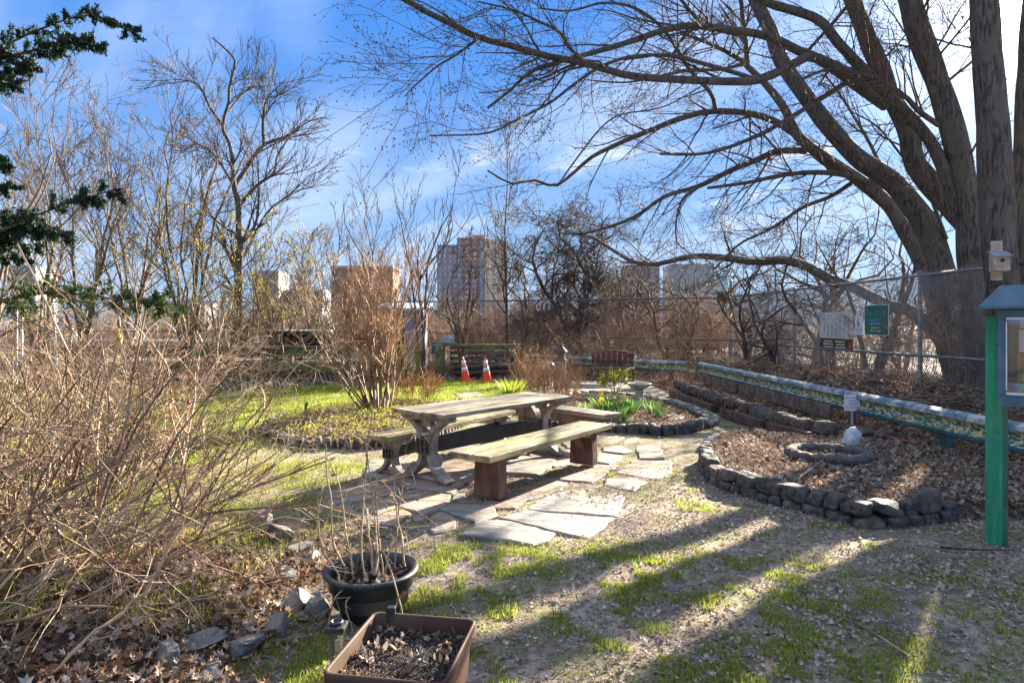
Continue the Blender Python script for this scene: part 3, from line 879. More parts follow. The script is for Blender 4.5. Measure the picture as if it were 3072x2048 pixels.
# ------------------------------------------------------------------ flagstones
def q6(p): return [G(735 + .306 * x, 1071.9 + .306 * y)[:2] for x, y in p]
def r2(p): return [G(784 + .4628 * x, 842.2 + .4628 * y)[:2] for x, y in p]
def dd(p): return [G(x, y)[:2] for x, y in p]
FL = [
 (q6([(1560, 330), (1730, 215), (1900, 178), (2200, 185), (2290, 235), (2215, 376), (1960, 360), (1700, 341)]), 'slate', 'large pale blue-grey flagstone, upper half of the cracked pair right of the near bench leg'),
 (q6([(1360, 392), (1555, 334), (1700, 352), (2210, 388), (2160, 420), (2010, 543), (1790, 498)]), 'slate', 'large pointed blue-grey flagstone, lower half of the cracked pair, tip towards the lawn'),
 (q6([(1350, 407), (1560, 450), (1760, 508), (1700, 562), (1590, 598), (1400, 562), (1070, 522), (1110, 482), (1240, 412)]), 'slate', 'blue-grey flagstone nearest the camera, with a grass tuft at its front edge'),
 (q6([(890, 315), (980, 285), (1290, 300), (1340, 375), (1170, 435)]), 'slate', 'grey diamond shaped flagstone just in front of the near bench leg'),
 (q6([(820, 480), (850, 375), (900, 350), (1010, 390), (1020, 470), (860, 505)]), 'pinkstone', 'small pinkish flagstone left of the diamond shaped one'),
 (q6([(1250, 270), (1400, 210), (1680, 107), (1850, 135), (1800, 190), (1560, 265), (1470, 320), (1310, 315)]), 'pinkstone', 'long tan flagstone right of the near bench leg'),
 (q6([(590, 215), (720, 180), (975, 215), (945, 300), (780, 358), (600, 308)]), 'pinkstone', 'tan flagstone below the near foot of the picnic table'),
 (q6([(300, 408), (420, 378), (600, 325), (690, 352), (560, 440), (310, 450)]), 'pinkstone', 'pinkish flagstone behind the dead stems of the black pot'),
 (q6([(30, 215), (300, 142), (575, 152), (585, 200), (300, 262), (60, 308)]), 'pinkstone', 'wide brown flagstone at the left end of the paving'),
 (q6([(420, 108), (620, 40), (800, 20), (1075, 130), (985, 208), (600, 148)]), 'pinkstone', 'brown flagstone under the near legs of the picnic table'),
 (q6([(1000, 207), (1085, 203), (1083, 242), (985, 262)]), 'slate', 'little grey flagstone chip left of the near bench leg'),
 (q6([(1720, 98), (1990, -20), (2230, -5), (2140, 60), (2040, 122)]), 'pinkstone', 'sunlit tan flagstone in front of the far bench leg'),
 (q6([(2120, 145), (2150, 97), (2352, 95), (2460, 120), (2350, 185), (2240, 176)]), 'slate', 'flat grey flagstone between the tan slabs and the dirt path'),
 (r2([(1362, 530), (1450, 467), (1640, 477), (1640, 543), (1560, 563)]), 'pinkstone', 'bright pale flagstone set apart on the dirt path'),
 (r2([(1460, 397), (1580, 392), (1602, 455), (1480, 462)]), 'pinkstone', 'small pinkish flagstone near the edge of the path by the round bed'),
 (r2([(1295, 402), (1372, 390), (1455, 424), (1400, 435), (1300, 424)]), 'pinkstone', 'narrow flagstone by the far leg of the near bench'),
 (r2([(1240, 470), (1298, 428), (1395, 442), (1390, 458), (1330, 484)]), 'pinkstone', 'flagstone at the foot of the far bench leg'),
 (r2([(750, 470), (900, 445), (1070, 460), (1040, 500), (975, 538), (870, 530), (760, 525)]), 'slate', 'grey flagstone in the shade between table and near bench'),
 (r2([(480, 545), (505, 452), (615, 452), (700, 520), (610, 580)]), 'pinkstone', 'flagstone under the picnic table beside its near foot'),
 (r2([(930, 438), (1050, 405), (1180, 440), (1170, 478), (1060, 498), (950, 460)]), 'pinkstone', 'flagstone below the far foot of the picnic table'),
 (r2([(700, 455), (860, 412), (1000, 405), (920, 435), (760, 462)]), 'pinkstone', 'narrow brown flagstone below the table stretcher'),
 (r2([(530, 440), (560, 400), (740, 395), (690, 440)]), 'slate', 'grey flagstone beyond the near pedestal of the table'),
 (q6([(130, 350), (225, 312), (268, 360), (180, 372)]), 'pinkstone', 'small brown flagstone in the shade left of the dead stems'),
 (q6([(285, 300), (555, 235), (590, 305), (430, 360), (300, 325)]), 'pinkstone', 'brown flagstone between the wide left slab and the tan one'),
 (dd([(585, 1222), (640, 1200), (705, 1200), (702, 1226), (650, 1236)]), 'pinkstone', 'lone pinkish flagstone beside the rocks by the black pot'),
 (r2([(1090, 375), (1190, 362), (1230, 395), (1120, 405)]), 'pinkstone', 'thin flagstone beyond the near bench seat'),
 (q6([(700, 375), (770, 368), (765, 410), (715, 412)]), 'pinkstone', 'tiny tan flagstone chip left of the small pinkish one'),
 (r2([(140, 470), (300, 455), (340, 500), (240, 560), (120, 540)]), 'slate', 'grey flagstone under the near legs of the left bench'),
 (dd([(1045, 905), (1095, 899), (1110, 908), (1060, 914)]), 'pinkstone', 'flat stone in the lawn beyond the picnic table'),
 (dd([(1325, 880), (1385, 876), (1390, 887), (1330, 891)]), 'slate', 'grey paving slab in front of the red bench, left one'),
 (dd([(1390, 878), (1440, 880), (1450, 890), (1395, 892)]), 'slate', 'grey paving slab in front of the red bench, right one'),
 (dd([(1300, 896), (1380, 898), (1430, 906), (1340, 905)]), 'slate', 'long pale stone step behind the daffodils'),
 (dd([(1528, 958), (1560, 955), (1578, 965), (1545, 970)]), 'pinkstone', 'round pale stone lying inside the round bed right of the birdbath'),
]
rng = np.random.RandomState(11)
for poly, mt, lb in FL:
    P_ = np.array(poly); n = len(P_); out = []
    # make sure anticlockwise, roughen the edge
    if np.sum(P_[:, 0] * np.roll(P_[:, 1], -1) - np.roll(P_[:, 0], -1) * P_[:, 1]) < 0: P_ = P_[::-1]
    cen = P_.mean(0); P_ = cen + (P_ - cen) * 1.035
    for i in range(n):
        a, c_ = P_[i], P_[(i + 1) % n]; L = np.linalg.norm(c_ - a); k = max(2, int(L / .09))
        nn = np.array([c_[1] - a[1], a[0] - c_[0]]) / (L + 1e-9)
        for j in range(k):
            p = a + (c_ - a) * j / k + nn * rng.normal(0, .008)
            out.append(p)
    out = np.array(out); b = MB(); m_ = len(out)
    hh = .017 + rng.uniform(-.005, .007); tilt = rng.normal(0, .006, 2)
    inn = cen + (out - cen) * (1 - .018 / np.maximum(.15, np.linalg.norm(out - cen, axis=1, keepdims=True)))
    zt = lambda q: hh + (q - cen) @ tilt
    V = np.r_[np.c_[out, np.full(m_, -.05)], np.c_[out, zt(out) - .009], np.c_[inn, zt(inn)], [[*cen, hh]]]
    F = [[i, (i + 1) % m_, m_ + (i + 1) % m_, m_ + i] for i in range(m_)]
    F += [[m_ + i, m_ + (i + 1) % m_, 2 * m_ + (i + 1) % m_, 2 * m_ + i] for i in range(m_)]
    b.add(V, np.array(F)); b.F.append(np.array([[2 * m_ + i, 2 * m_ + (i + 1) % m_, 3 * m_] for i in range(m_)])); b.M.append(np.zeros(m_, np.int32)); b.SM.append(np.zeros(m_, bool))
    zz_ = hz1(*cen)
    b.V = [v_ + np.array([0, 0, max(0, zz_ - .005)]) for v_ in b.V]
    b.build('flagstone', M[mt], label=lb, cat='flagstone', group='flagstones of the paved area')

# ------------------------------------------------------------------ stones
def cube_grid(k=5):
    bm = bmesh.new(); bmesh.ops.create_cube(bm, size=2.0)
    bmesh.ops.subdivide_edges(bm, edges=bm.edges[:], cuts=k, use_grid_fill=True)
    V = np.array([v.co[:] for v in bm.verts]); F = np.array([[v.index for v in f.verts] for f in bm.faces]); bm.free()
    return V, F
CV, CF = cube_grid(4)
def stone(size, rz, c, rng, name, mat, label=None, cat=None, group=None, rnd=.35, tilt=0.0, parent=None, rough=.10, cuts=2):
    V = CV.copy(); sph = V / np.linalg.norm(V, axis=1, keepdims=True)
    e = V / np.maximum(1, (np.abs(V) ** 9).sum(1, keepdims=True) ** (1 / 9.))
    V = e * (1 - rnd) + sph * rnd * 1.05
    f = rng.uniform(0, 50, 3)
    ns = np.sin(V @ (rng.normal(size=(3, 3)) * 2.0) + f) * rough + np.sin(V @ (rng.normal(size=(3, 3)) * 4.5) + f) * rough * .5
    V = V * (1 + ns.mean(1, keepdims=True)) + ns * .35
    V = V * (1 + rng.normal(0, .06, (1, 3)) * np.sign(V[:, [1, 2, 0]]) * .6)
    for q_ in range(cuts):
        d_ = rng.normal(size=3); d_ /= np.linalg.norm(d_); hq = rng.uniform(.78, 1.05) if cuts < 5 else rng.uniform(.62, .95)
        V = V - np.maximum(V @ d_ - hq, 0)[:, None] * d_
    V = V * np.array(size) / 2
    b = MB(); b.add(V, CF, 0, cuts < 5)
    Rm = Matrix.Rotation(rz, 4, 'Z') @ Matrix.Rotation(rng.normal(0, .06) + tilt, 4, 'Y') @ Matrix.Rotation(rng.normal(0, .06), 4, 'X')
    b.xf(Matrix.Translation(Vector(c)) @ Rm)
    return b.build(name, mat, parent, label=label, cat=cat, group=group)

def along(path, spacing, rng, jit=.25):
    p = spline(path, 400) if len(path[0]) == 3 else spline([(*a, 0) for a in path], 400)
    d = np.r_[0, np.cumsum(np.linalg.norm(np.diff(p, axis=0), axis=1))]
    out = []; s = 0
    while s < d[-1]:
        w = spacing * rng.uniform(1 - jit, 1 + jit)
        q = s + w / 2
        if q > d[-1]: break
        i = min(np.searchsorted(d, q), len(p) - 1)
        tdir = p[min(i + 3, 399)] - p[max(i - 3, 0)]
        out.append((p[i], math.atan2(tdir[1], tdir[0]), w)); s += w
    return out

rng = np.random.RandomState(21)
wallp = [tuple(p) for p in WALL[4:]]
low = along(wallp, .17, rng, .4)
for i, (p, a, w) in enumerate(low):
    stone((w * .93, .15, .12), a, (p[0], p[1], hz1(*p[:2]) * .3 + .015), rng, 'cobblestone', M[['cobble', 'cobble4', 'cobble2', 'cobble'][rng.randint(4)]], nth(i) + ' cobblestone from the left, bottom course of the leaf bed wall', 'stone', 'bottom course of the leaf bed wall', .12)
up = along([tuple(np.array(p) + (.015, .03)) for p in wallp], .19, rng, .5)
TOPL = {0: 'tall upright dark stone at the back left end of the leaf bed wall', 1: 'leaning dark stone second from the back left end of the leaf bed wall'}
for i, (p, a, w) in enumerate(up):
    hgt = rng.uniform(.10, .155)
    if i == len(up) - 1:
        lb, hgt, zc = 'low tapering stone ending the leaf bed wall nearest the green post', .11, .07
    elif i == len(up) - 2:
        lb, zc, hgt = 'rounded brownish block second from the right end of the leaf bed wall', .16, .18
    else:
        lb = TOPL.get(i, nth(i) + ' cobblestone from the left, top course of the leaf bed wall'); zc = .12
    mt = M['cobble2'] if (i == len(up) - 2 or rng.rand() < .25) else M[['cobble', 'cobble4'][rng.randint(2)]]
    stone((w * .93, rng.uniform(.13, .17), hgt), a + rng.normal(0, .06), (p[0], p[1], zc + rng.uniform(-.01, .015)), rng, 'cobblestone', mt, lb, 'stone', 'top course of the leaf bed wall', rng.uniform(.08, .28), rng.normal(0, .05))
for i, (p, a, w) in enumerate(along([tuple(p) for p in WALL[:4]], .22, rng)):
    stone((w * .9, .17, .07), a, (p[0], p[1], .06), rng, 'cobblestone', M['cobble3'], nth(i) + ' flat pale stone from the right, back edge of the leaf bed', 'stone', 'low back edge of the leaf bed', .4)
# round bed by the birdbath
for i, (p, a, w) in enumerate(along([(.55, 9.75)] + [tuple(x) for x in BED_B[1:9]], .155, rng, .2)):
    stone((w * .95, .14, .17), a, (p[0], p[1], .065), rng, 'cobblestone', M[['cobble', 'cobble4', 'cobble'][rng.randint(3)]], nth(i) + ' square cobblestone from the left, front arc of the daffodil bed', 'stone', 'front arc of the round daffodil bed', .12)
for i, (p, a, w) in enumerate(along([tuple(x) for x in BED_B[8:12]], .12, rng, .2)):
    stone((w * .8, .24, .10), a + .2, (p[0], p[1], .07), rng, 'paver', M['cobble3'], nth(i) + ' slanted paver from the front, right edge of the daffodil bed', 'stone', 'right edge of the round daffodil bed', .12, .5)
for i, (p, a, w) in enumerate(along([tuple(x) for x in BED_B[11:14]] + [(.4, 12.6)], .3, rng, .3)):
    stone((w * .95, .16, .09), a, (p[0], p[1], .07), rng, 'paver', M['cobble3'], nth(i) + ' pale stone from the right, back edge of the daffodil bed', 'stone', 'back edge of the round daffodil bed', .25)
# row of slanted stones on the timbers
rowp = [(3.62, 14.6), (3.66, 12.8), (3.70, 11.4), (3.88, 9.9), (4.02, 9.0)]
for i, (p, a, w) in enumerate(along(rowp, .15, rng, .4)):
    big = p[1] < 10.4
    stone((w * (1.25 if big else .52), rng.uniform(.16, .24), rng.uniform(.15, .23)), a + rng.normal(0, .15), (p[0] + .06, p[1], .24 if not big else .2), rng, 'edging_stone', M['cobble2'],
          nth(i) + (' stone from the far end of the leaning row, rounded and brown' if big else ' tilted brown stone from the far end, along the timbers'), 'stone', 'rocks ending the stone row' if big else 'leaning stones along the timber edge', .35 if big else .2, .45 if not big else .1)
stone((.34, .25, .2), .3, (4.22, 8.75, .2), rng, 'rock', M['cobble2'], 'large smooth brown rock at the end of the stone row', 'stone', None, .7)
for (p0, p1, lb) in (((3.5, 14.3), (3.62, 11.7), 'far reddish timber below the leaning stone row'), ((3.66, 11.3), (3.80, 9.85), 'middle reddish timber below the leaning stone row'), ((3.84, 9.7), (4.0, 8.75), 'near reddish timber below the rounded rocks')):
    b = MB(); b.beam((p0[0], p0[1], .07), (p1[0], p1[1], .07), .10, .15)
    b.build('edging_timber', M['redwood'], label=lb, cat='timber', bevel=.008)
for (p0, p1, lb) in (((4.70, 17.2), (4.72, 13.6), 'far long brown board under the guardrail'), ((4.74, 13.4), (4.86, 9.9), 'near long brown board under the guardrail, behind the small white sign')):
    b = MB(); b.beam((p0[0], p0[1], .26), (p1[0], p1[1], .26), .05, .20)
    b.build('edging_board', M['oldwood'], label=lb, cat='board', bevel=.004)
# small upright bricks round the left bed
rng = np.random.RandomState(5)
cols_e = [M['cobble'], M['cobble2'], M['cobble3'], M['bluerock'], M['cobble']]
for i, (p, a, w) in enumerate(along([BED_L[k % 40] for k in range(20, 43)], .105, rng, .2)):
    stone((w * .8, .06, .17), a, (p[0], p[1], .055), rng, 'edging_brick', cols_e[rng.randint(5)], nth(i) + ' small upright brick from the left edging the shrub bed', 'brick', 'front edging of the round shrub bed', .15)
for i, (p, a, w) in enumerate(along([BED_L[k % 40] for k in range(5, 0, -1)], .10, rng, .15)):
    stone((w * .75, .05, .20), a, (p[0], p[1], .10), rng, 'edging_slate', M['cobble3'] , nth(i) + ' pale upright slate from the left behind the picnic table', 'slate', 'upright slates right of the shrub', .1, .25)
for i, (p, a, w) in enumerate(along([(-6.9, 15.2), (-6.0, 15.5), (-5.4, 16.5), (-4.4, 17.4), (-3.4, 17.6)], .13, rng, .15)):
    stone((w * .55, .05, .30), a, (p[0], p[1], .10), rng, 'edging_slate', cols_e[2 if rng.rand() < .7 else 3], nth(i) + ' thin leaning slate from the left behind the lawn', 'slate', 'leaning slates behind the lawn', .1, -.45)
for i, (p, a, w) in enumerate(along([tuple(G(352, 1075)[:2]), tuple(G(385, 1070)[:2]), tuple(G(430, 1062)[:2])], .13, rng, .1)):
    b = MB(); b.lathe([(.0, 0), (.045, 0), (.045, .13), (.03, .17), (.0, .185)], (p[0], p[1], 0), 12)
    b.build('upturned_bottle', M['bottle'] if i < 3 else M['whitep'] if i % 2 else M['cobble3'], label=nth(i) + (' upturned edging bottle from the left behind the brush, green glass' if i < 3 else ' upturned edging bottle from the left behind the brush, pale'), cat='bottle', group='upturned edging bottles')
# rocks by the pot, lower left
RK = [(600, 1222, .30, .26, 'bluerock', 'dark blue-grey rock farthest up the left rock line, by the lone flagstone'),
      (648, 1240, .26, .22, 'bluerock', 'blue-grey rock second from the top of the left rock line'),
      (690, 1270, .22, .20, 'cobble3', 'tan topped rock above the black pot rim'),
      (716, 1292, .22, .16, 'bluerock', 'rounded blue rock touching the left side of the black pot'),
      (655, 1335, .26, .12, 'cobble3', 'flat brown rock half buried in leaves left of the black pot'),
      (672, 1395, .26, .17, 'bluerock', 'long dark rock in the leaves below the flat brown one'),
      (730, 1400, .20, .24, 'cobble3', 'tall tan rock against the black pot'),
      (640, 1455, .17, .2, 'bluerock', 'upright blue-grey rock in the middle of the leaves left of the solar lamp'),
      (560, 1492, .30, .14, 'bluerock', 'slanting blue-grey rock near the bottom left of the leaf litter'),
      (465, 1500, .22, .10, 'cobble3', 'pale flat rock at the bottom of the leaf litter'),
      (390, 1548, .20, .14, 'bluerock', 'grey rock at the lower left edge of the frame'),
      (470, 1560, .16, .10, 'bluerock', 'small blue rock at the bottom edge of the frame')]
rng = np.random.RandomState(8)
for x, y, w, h, mt, lb in RK:
    p = G(x, y)
    w *= .88; h *= .85
    stone((w, w * .7, h), rng.uniform(0, 3), (p[0], p[1], hz1(p[0], p[1]) + h * .10), rng, 'rock', M[mt], lb, 'rock', 'rocks left of the black pot', .15, rng.normal(0, .2), rough=.22, cuts=12)
p = G(1955, 1022, .12)
stone((.18, .14, .24), .5, (p[0], p[1], .20), rng, 'rock', M['whiterock'], 'bright white rock leaning below the small white sign', 'rock', None, .4, .4, rough=.2)
for x, y, lb in ((1990, 1000, 'dark brick lying right of the white rock'), (2030, 1004, 'second dark brick lying under the guardrail by the red hose')):
    p = G(x, y, .12); stone((.28, .14, .09), .3, (p[0], p[1], .17), rng, 'brick', M['cobble2'], lb, 'brick', None, .1)
# scalloped ring planter
c0 = G(1903, 1050, .12)
b = MB(); K = 72
for i in range(K):
    pass
prof = np.array([(-.05, 0), (-.065, .05), (-.04, .10), (0, .115), (.04, .10), (.065, .05), (.05, 0)])
V = []; F = []
for i in range(K):
    a = 2 * math.pi * i / K; sc_ = 1 + .22 * abs(math.sin(a * 9))
    rr = .385
    for (o_, z_) in prof:
        r_ = rr + o_ * (sc_ if o_ > 0 else 1)
        V.append((c0[0] + r_ * math.cos(a) * 1.0, c0[1] + r_ * math.sin(a) * .95, .10 + z_ * .75 * (.9 + .2 * abs(math.sin(a * 9)))))
k = len(prof)
F = [[i * k + j, ((i + 1) % K) * k + j, ((i + 1) % K) * k + j + 1, i * k + j + 1] for i in range(K) for j in range(k - 1)]
b.add(V, np.array(F), 0, True); b.V = [v_ + np.array([0, 0, .03]) * 1.0 for v_ in b.V]; b.build('scalloped_ring_planter', M['darkconc'], label='round scalloped dark planter ring lying in the leaf bed', cat='planter')
# hose
hp = [Q(2105, 1010, 7.9), Q(2040, 1001, 8.6), Q(1975, 992, 9.2), Q(1900, 970, 10.2)]
hp = [np.array([p[0], p[1], hz1(p[0], p[1]) + .05]) for p in hp]
hp = [G(2110, 1016, .16), G(2060, 1008, .15), G(2010, 992, .16), G(1970, 980, .18), G(1945, 978, .14)]
b = MB(); b.tube(spline(hp, 24), .016, 8); b.build('hose', M['hose'], label='red brown garden hose under the guardrail', cat='hose')

# ------------------------------------------------------------------ guardrails
GP = [(-.155, 0), (-.15, .03), (-.075, .055), (-.06, .085), (.0, .125), (.0, .175), (-.06, .215), (-.075, .245), (-.15, .27), (-.155, .30)]
GP = [(0, .0), (-.02, .02), (-.075, .035), (-.085, .075), (-.03, .11), (-.012, .155), (-.03, .20), (-.085, .235), (-.075, .285), (-.02, .31), (0, .315), (.01, .31), (-.06, .283), (-.068, .24), (-.015, .2), (0, .155), (-.015, .11), (-.068, .078), (-.06, .038), (.01, .0)]
GM = [2, 2, 2, 1, 1, 1, 1, 0, 0, 0, 0, 0, 0, 0, 0, 0, 0, 0, 0, 0]
def guardrail(path, z, posts, label, flip=1):
    a = np.array(path[0]); root = thing('guardrail', (a[0], a[1], 0), label, 'guardrail', 'painted guardrails')
    pth = spline([(x, y, z) for x, y in path], 40)
    prof = [(o * flip, h) for o, h in GP]
    b = MB(); b.sweep(prof, pth, GM, False, True)
    b.build('rail', [M['rail1'], M['mural'], M['rail3']], root)
    for q_ in range(3, 38, 6):
        b = MB(); p_ = pth[q_]; b.tube([(p_[0] - .02, p_[1] - .02, z + .155), (p_[0] - .045, p_[1] - .045 * (flip if abs(pth[q_][0] - pth[q_ - 1][0]) > .1 else 0), z + .155)], .016, 8)
        b.build('bolt', M['iron'], root)
    for (x, y) in posts:
        zg = hz1(x, y)
        b = MB(); b.box((x + .08 * flip * 1, y, (z + .2 + zg - .05) / 2), (.10, .14, z + .25 - zg + .05))
        b.build('post', M['tealpaint'], root)
    return root
guardrail([(5.15, 4.2), (5.10, 6.5), (5.03, 9), (4.95, 13), (4.90, 16.9)], .30, [(5.05, 5.0), (5.1, 7.75), (5.0, 11.9), (4.92, 16.5)], 'long guardrail painted blue, cream and teal running along the right side', 1)
guardrail([(4.80, 17.8), (2.5, 20.2), (.3, 22.4), (-.6, 23.3)], .26, [(4.4, 18.25), (1.2, 21.5), (-.3, 23.0)], 'short painted guardrail behind the red bench', 1)

# ------------------------------------------------------------------ chain-link fences
def chain(root, p0, p1, z0, z1, zt0, zt1, mat, r=.0018, s=.055):
    p0 = np.array(p0, float); p1 = np.array(p1, float); L = np.linalg.norm(p1 - p0); d = (p1 - p0) / L
    nn = np.array([-d[1], d[0]])
    H0 = zt0 - z0; P = []
    b = MB(); step = s * 1.0
    for sgn in (1, -1):
        x0s = np.arange(-3, L + 3, step)
        for x0 in x0s:
            # wire from the bottom at x0 going up with slope +-1.25
            hgt = (zt0 + zt1) / 2 - (z0 + z1) / 2
            run = hgt / 1.25
            xa, xb = x0, x0 + sgn * run
            ta, tb = 0., 1.
            if xa < 0: ta = (0 - xa) / (xb - xa) if xb != xa else 2
            if xa > L: ta = (L - xa) / (xb - xa)
            if ta < 0 or ta > 1: continue
            if xb > L: tb = (L - xa) / (xb - xa)
            if xb < 0: tb = (0 - xa) / (xb - xa)
            if tb <= ta: continue
            pts = []
            for q in (ta, tb):
                xx = xa + (xb - xa) * q; f = xx / L
                zb = z0 + (z1 - z0) * f; zt = zt0 + (zt1 - zt0) * f
                pt = p0 + d * xx + nn * (.0022 * sgn)
                pts.append((pt[0], pt[1], zb + (zt - zb) * q))
            P.append(pts)
    P = np.array(P)
    b.tubes(P, np.full(P.shape[:2], r), 3, smooth=False)
    # twisted tips above the rail
    xs_ = np.arange(0, L, s); tp = []
    for x0 in xs_:
        f = x0 / L; zt = zt0 + (zt1 - zt0) * f
        pt = p0 + d * x0
        tp.append([(pt[0], pt[1], zt), (pt[0] + .012, pt[1], zt + .045)])
    b.tubes(np.array(tp), np.full((len(tp), 2), r), 3, smooth=False)
    b.build('wire_mesh', mat, root)

def pipe_fence(name, pts, posts, top, mid, label, group, wm, r=.026, mids=None, gauge=.0026):
    root = thing(name, (*pts[0], hz1(*pts[0])), label, 'fence', group)
    p = np.array(pts)
    for i in range(len(p) - 1):
        a, c = p[i], p[i + 1]
        b = MB(); b.tube([(a[0], a[1], top[i]), (c[0], c[1], top[i + 1])], r, 8); b.build('top_rail', M['galv'] if wm == 'wire' else M['wirefar'], root)
        b = MB(); b.tube([(a[0], a[1], mid[i]), (c[0], c[1], mid[i + 1])], r, 8); b.build('middle_rail', M['galv'] if wm == 'wire' else M['wirefar'], root)
        chain(root, a, c, hz1(*a) - .02, hz1(*c) - .02, top[i] + .03, top[i + 1] + .03, M[wm], r=gauge * (1.8 if wm == 'wire' and i else 1), s=.055 if wm == 'wire' else .075)
    for (x, y, zt, rr) in posts:
        b = MB(); b.tube([(x, y, hz1(x, y) - .1), (x, y, zt)], rr, 10)
        b.lathe([(rr * 1.3, 0), (rr * 1.3, .03), (rr * .8, .055), (.001, .06)], (x, y, zt), 10)
        b.build('post', M['galv'] if wm == 'wire' else M['wirefar'], root)
    return root
FX = 7.0
pipe_fence('chain_link_fence', [(FX, 7.4), (FX, 10.9), (FX, 16.1), (FX, 20.8)],
           [(FX, 7.4, 2.45, .035), (FX, 11.15, 2.46, .038), (FX, 16.1, 2.44, .032), (FX, 20.8, 2.95, .045)],
           [2.42, 2.43, 2.44, 2.46], [1.08, 1.06, 1.04, 1.08], 'grey chain-link fence along the right side carrying three notices', None, 'wire', mids=None)
pipe_fence('chain_link_fence', [(FX, 20.9), (2.0, 23.4), (-4.2, 26.4), (-14, 27.5), (-26, 28)],
           [(2.0, 23.4, 2.5, .03), (-4.2, 26.4, 2.55, .03), (-9, 27, 2.55, .03), (-14, 27.5, 2.55, .03), (-20, 27.8, 2.55, .03)],
           [2.46, 2.46, 2.5, 2.55, 2.55], [1.08, 1.15, 1.25, 1.3, 1.3], 'dull brown chain-link fence across the back of the garden', None, 'wirefar', gauge=.0042)

# notices on the fence
def panel(root, x, y0, y1, z0, z1, mat, name, th=.006, dy=0):
    b = MB(); b.box((x, (y0 + y1) / 2, (z0 + z1) / 2), (th, abs(y1 - y0), z1 - z0)); return b.build(name, mat, root)
xF = FX - .02
def yat(px): return (xF) * FD / (px - CXD)
def zat(py, Y): return CAMH - (py - HOR) / FD * Y
def face_mat(x, y, z):      # text reads facing -X, so its right is -Y
    return np.array([[0, 0, -1, x], [-1, 0, 0, y], [0, 1, 0, z], [0, 0, 0, 1]])
# white posting
ya, yb = yat(1883), yat(1958); zt, zb_ = zat(716, (ya + yb) / 2), zat(776, (ya + yb) / 2); zc2 = zat(802, (ya + yb) / 2)
nt_ = thing('notice_board', (xF, (ya + yb) / 2, zc2), 'faded white notice with rows of dark writing and a brown strip below it', 'sign')
panel(nt_, xF, yb, ya, zb_, zt, pmat('faded_sheet', (.42, .45, .40), (.55, .54, .56), 4, .8, 0), 'sheet')
panel(nt_, xF + .004, yb, ya, zc2, zb_ - .002, pmat('brown_strip', (.05, .04, .03), (.08, .065, .045), 4, .7, 0), 'lower_strip')
ink = pmat('faded_ink', (.08, .10, .12), (.18, .20, .22), 9, .8, 0)
inkw = pmat('cream_ink', (.55, .52, .38), (.65, .62, .48), 9, .8, 0)
rng = np.random.RandomState(2)
b = MB(); W_ = ya - yb; H_ = zt - zb_
for cI in range(7):
    for rI in range(15):
        if rng.rand() < .25: continue
        yy = yb + W_ * (.1 + .125 * cI) ; z_ = zb_ + H_ * (.08 + .055 * rI)
        b.box((xF - .005, yy, z_), (.002, W_ * rng.uniform(.03, .08), H_ * .02))
b.build('writing', ink, nt_)
b = MB(); b.box((xF - .005, yb + W_ * .07, zb_ + H_ * .1), (.003, W_ * .05, H_ * .12)); b.build('red_mark', pmat('red_mark', (.4, .06, .05), (.5, .1, .08), 4, .7, 0), nt_)
b = MB()
for cI, n_ in ((.72, 3), (.35, 3)):
    for rI in range(n_):
        b.box((xF - .005, yb + W_ * cI, zc2 + (zb_ - zc2) * (.22 + .25 * rI)), (.002, W_ * rng.uniform(.2, .32), (zb_ - zc2) * .10))
b.build('footer_writing', inkw, nt_)
b = MB(); b.box((xF - .005, yb + W_ * .06, zc2 + (zb_ - zc2) * .4), (.003, W_ * .06, (zb_ - zc2) * .5)); b.build('red_emblem', pmat('red_emblem', (.5, .05, .03), (.6, .08, .05), 4, .7, 0), nt_)
# small white sheet with a blue walking figure
ya, yb = yat(1963.5), yat(1983); ym = (ya + yb) / 2; zt, zb_ = zat(724, ym), zat(768, ym)
ns = thing('white_notice', (xF, ym, zb_), 'small white notice with a blue figure between the other two fence notices', 'sign')
panel(ns, xF, yb, ya, zb_, zt, M['paper'], 'sheet')
blue = pmat('blue_print', (.02, .10, .28), (.03, .14, .36), 4, .7, 0)
b = MB(); hh_ = zt - zb_
b.beam((xF - .005, ym + .02, zb_ + hh_ * .72), (xF - .005, ym - .0, zb_ + hh_ * .55), .004, .04, up=(1, 0, 0))
b.beam((xF - .005, ym - .0, zb_ + hh_ * .58), (xF - .005, ym - .03, zb_ + hh_ * .44), .004, .025, up=(1, 0, 0))
b.beam((xF - .005, ym + .0, zb_ + hh_ * .57), (xF - .005, ym + .035, zb_ + hh_ * .44), .004, .025, up=(1, 0, 0))
b.box((xF - .005, ym + .025, zb_ + hh_ * .78), (.004, .035, .035)); b.build('figure', blue, ns)
b = MB()
for q in (.30, .24, .14): b.box((xF - .005, ym, zb_ + hh_ * q), (.002, (ya - yb) * .8, .006))
b.build('writing', ink, ns)
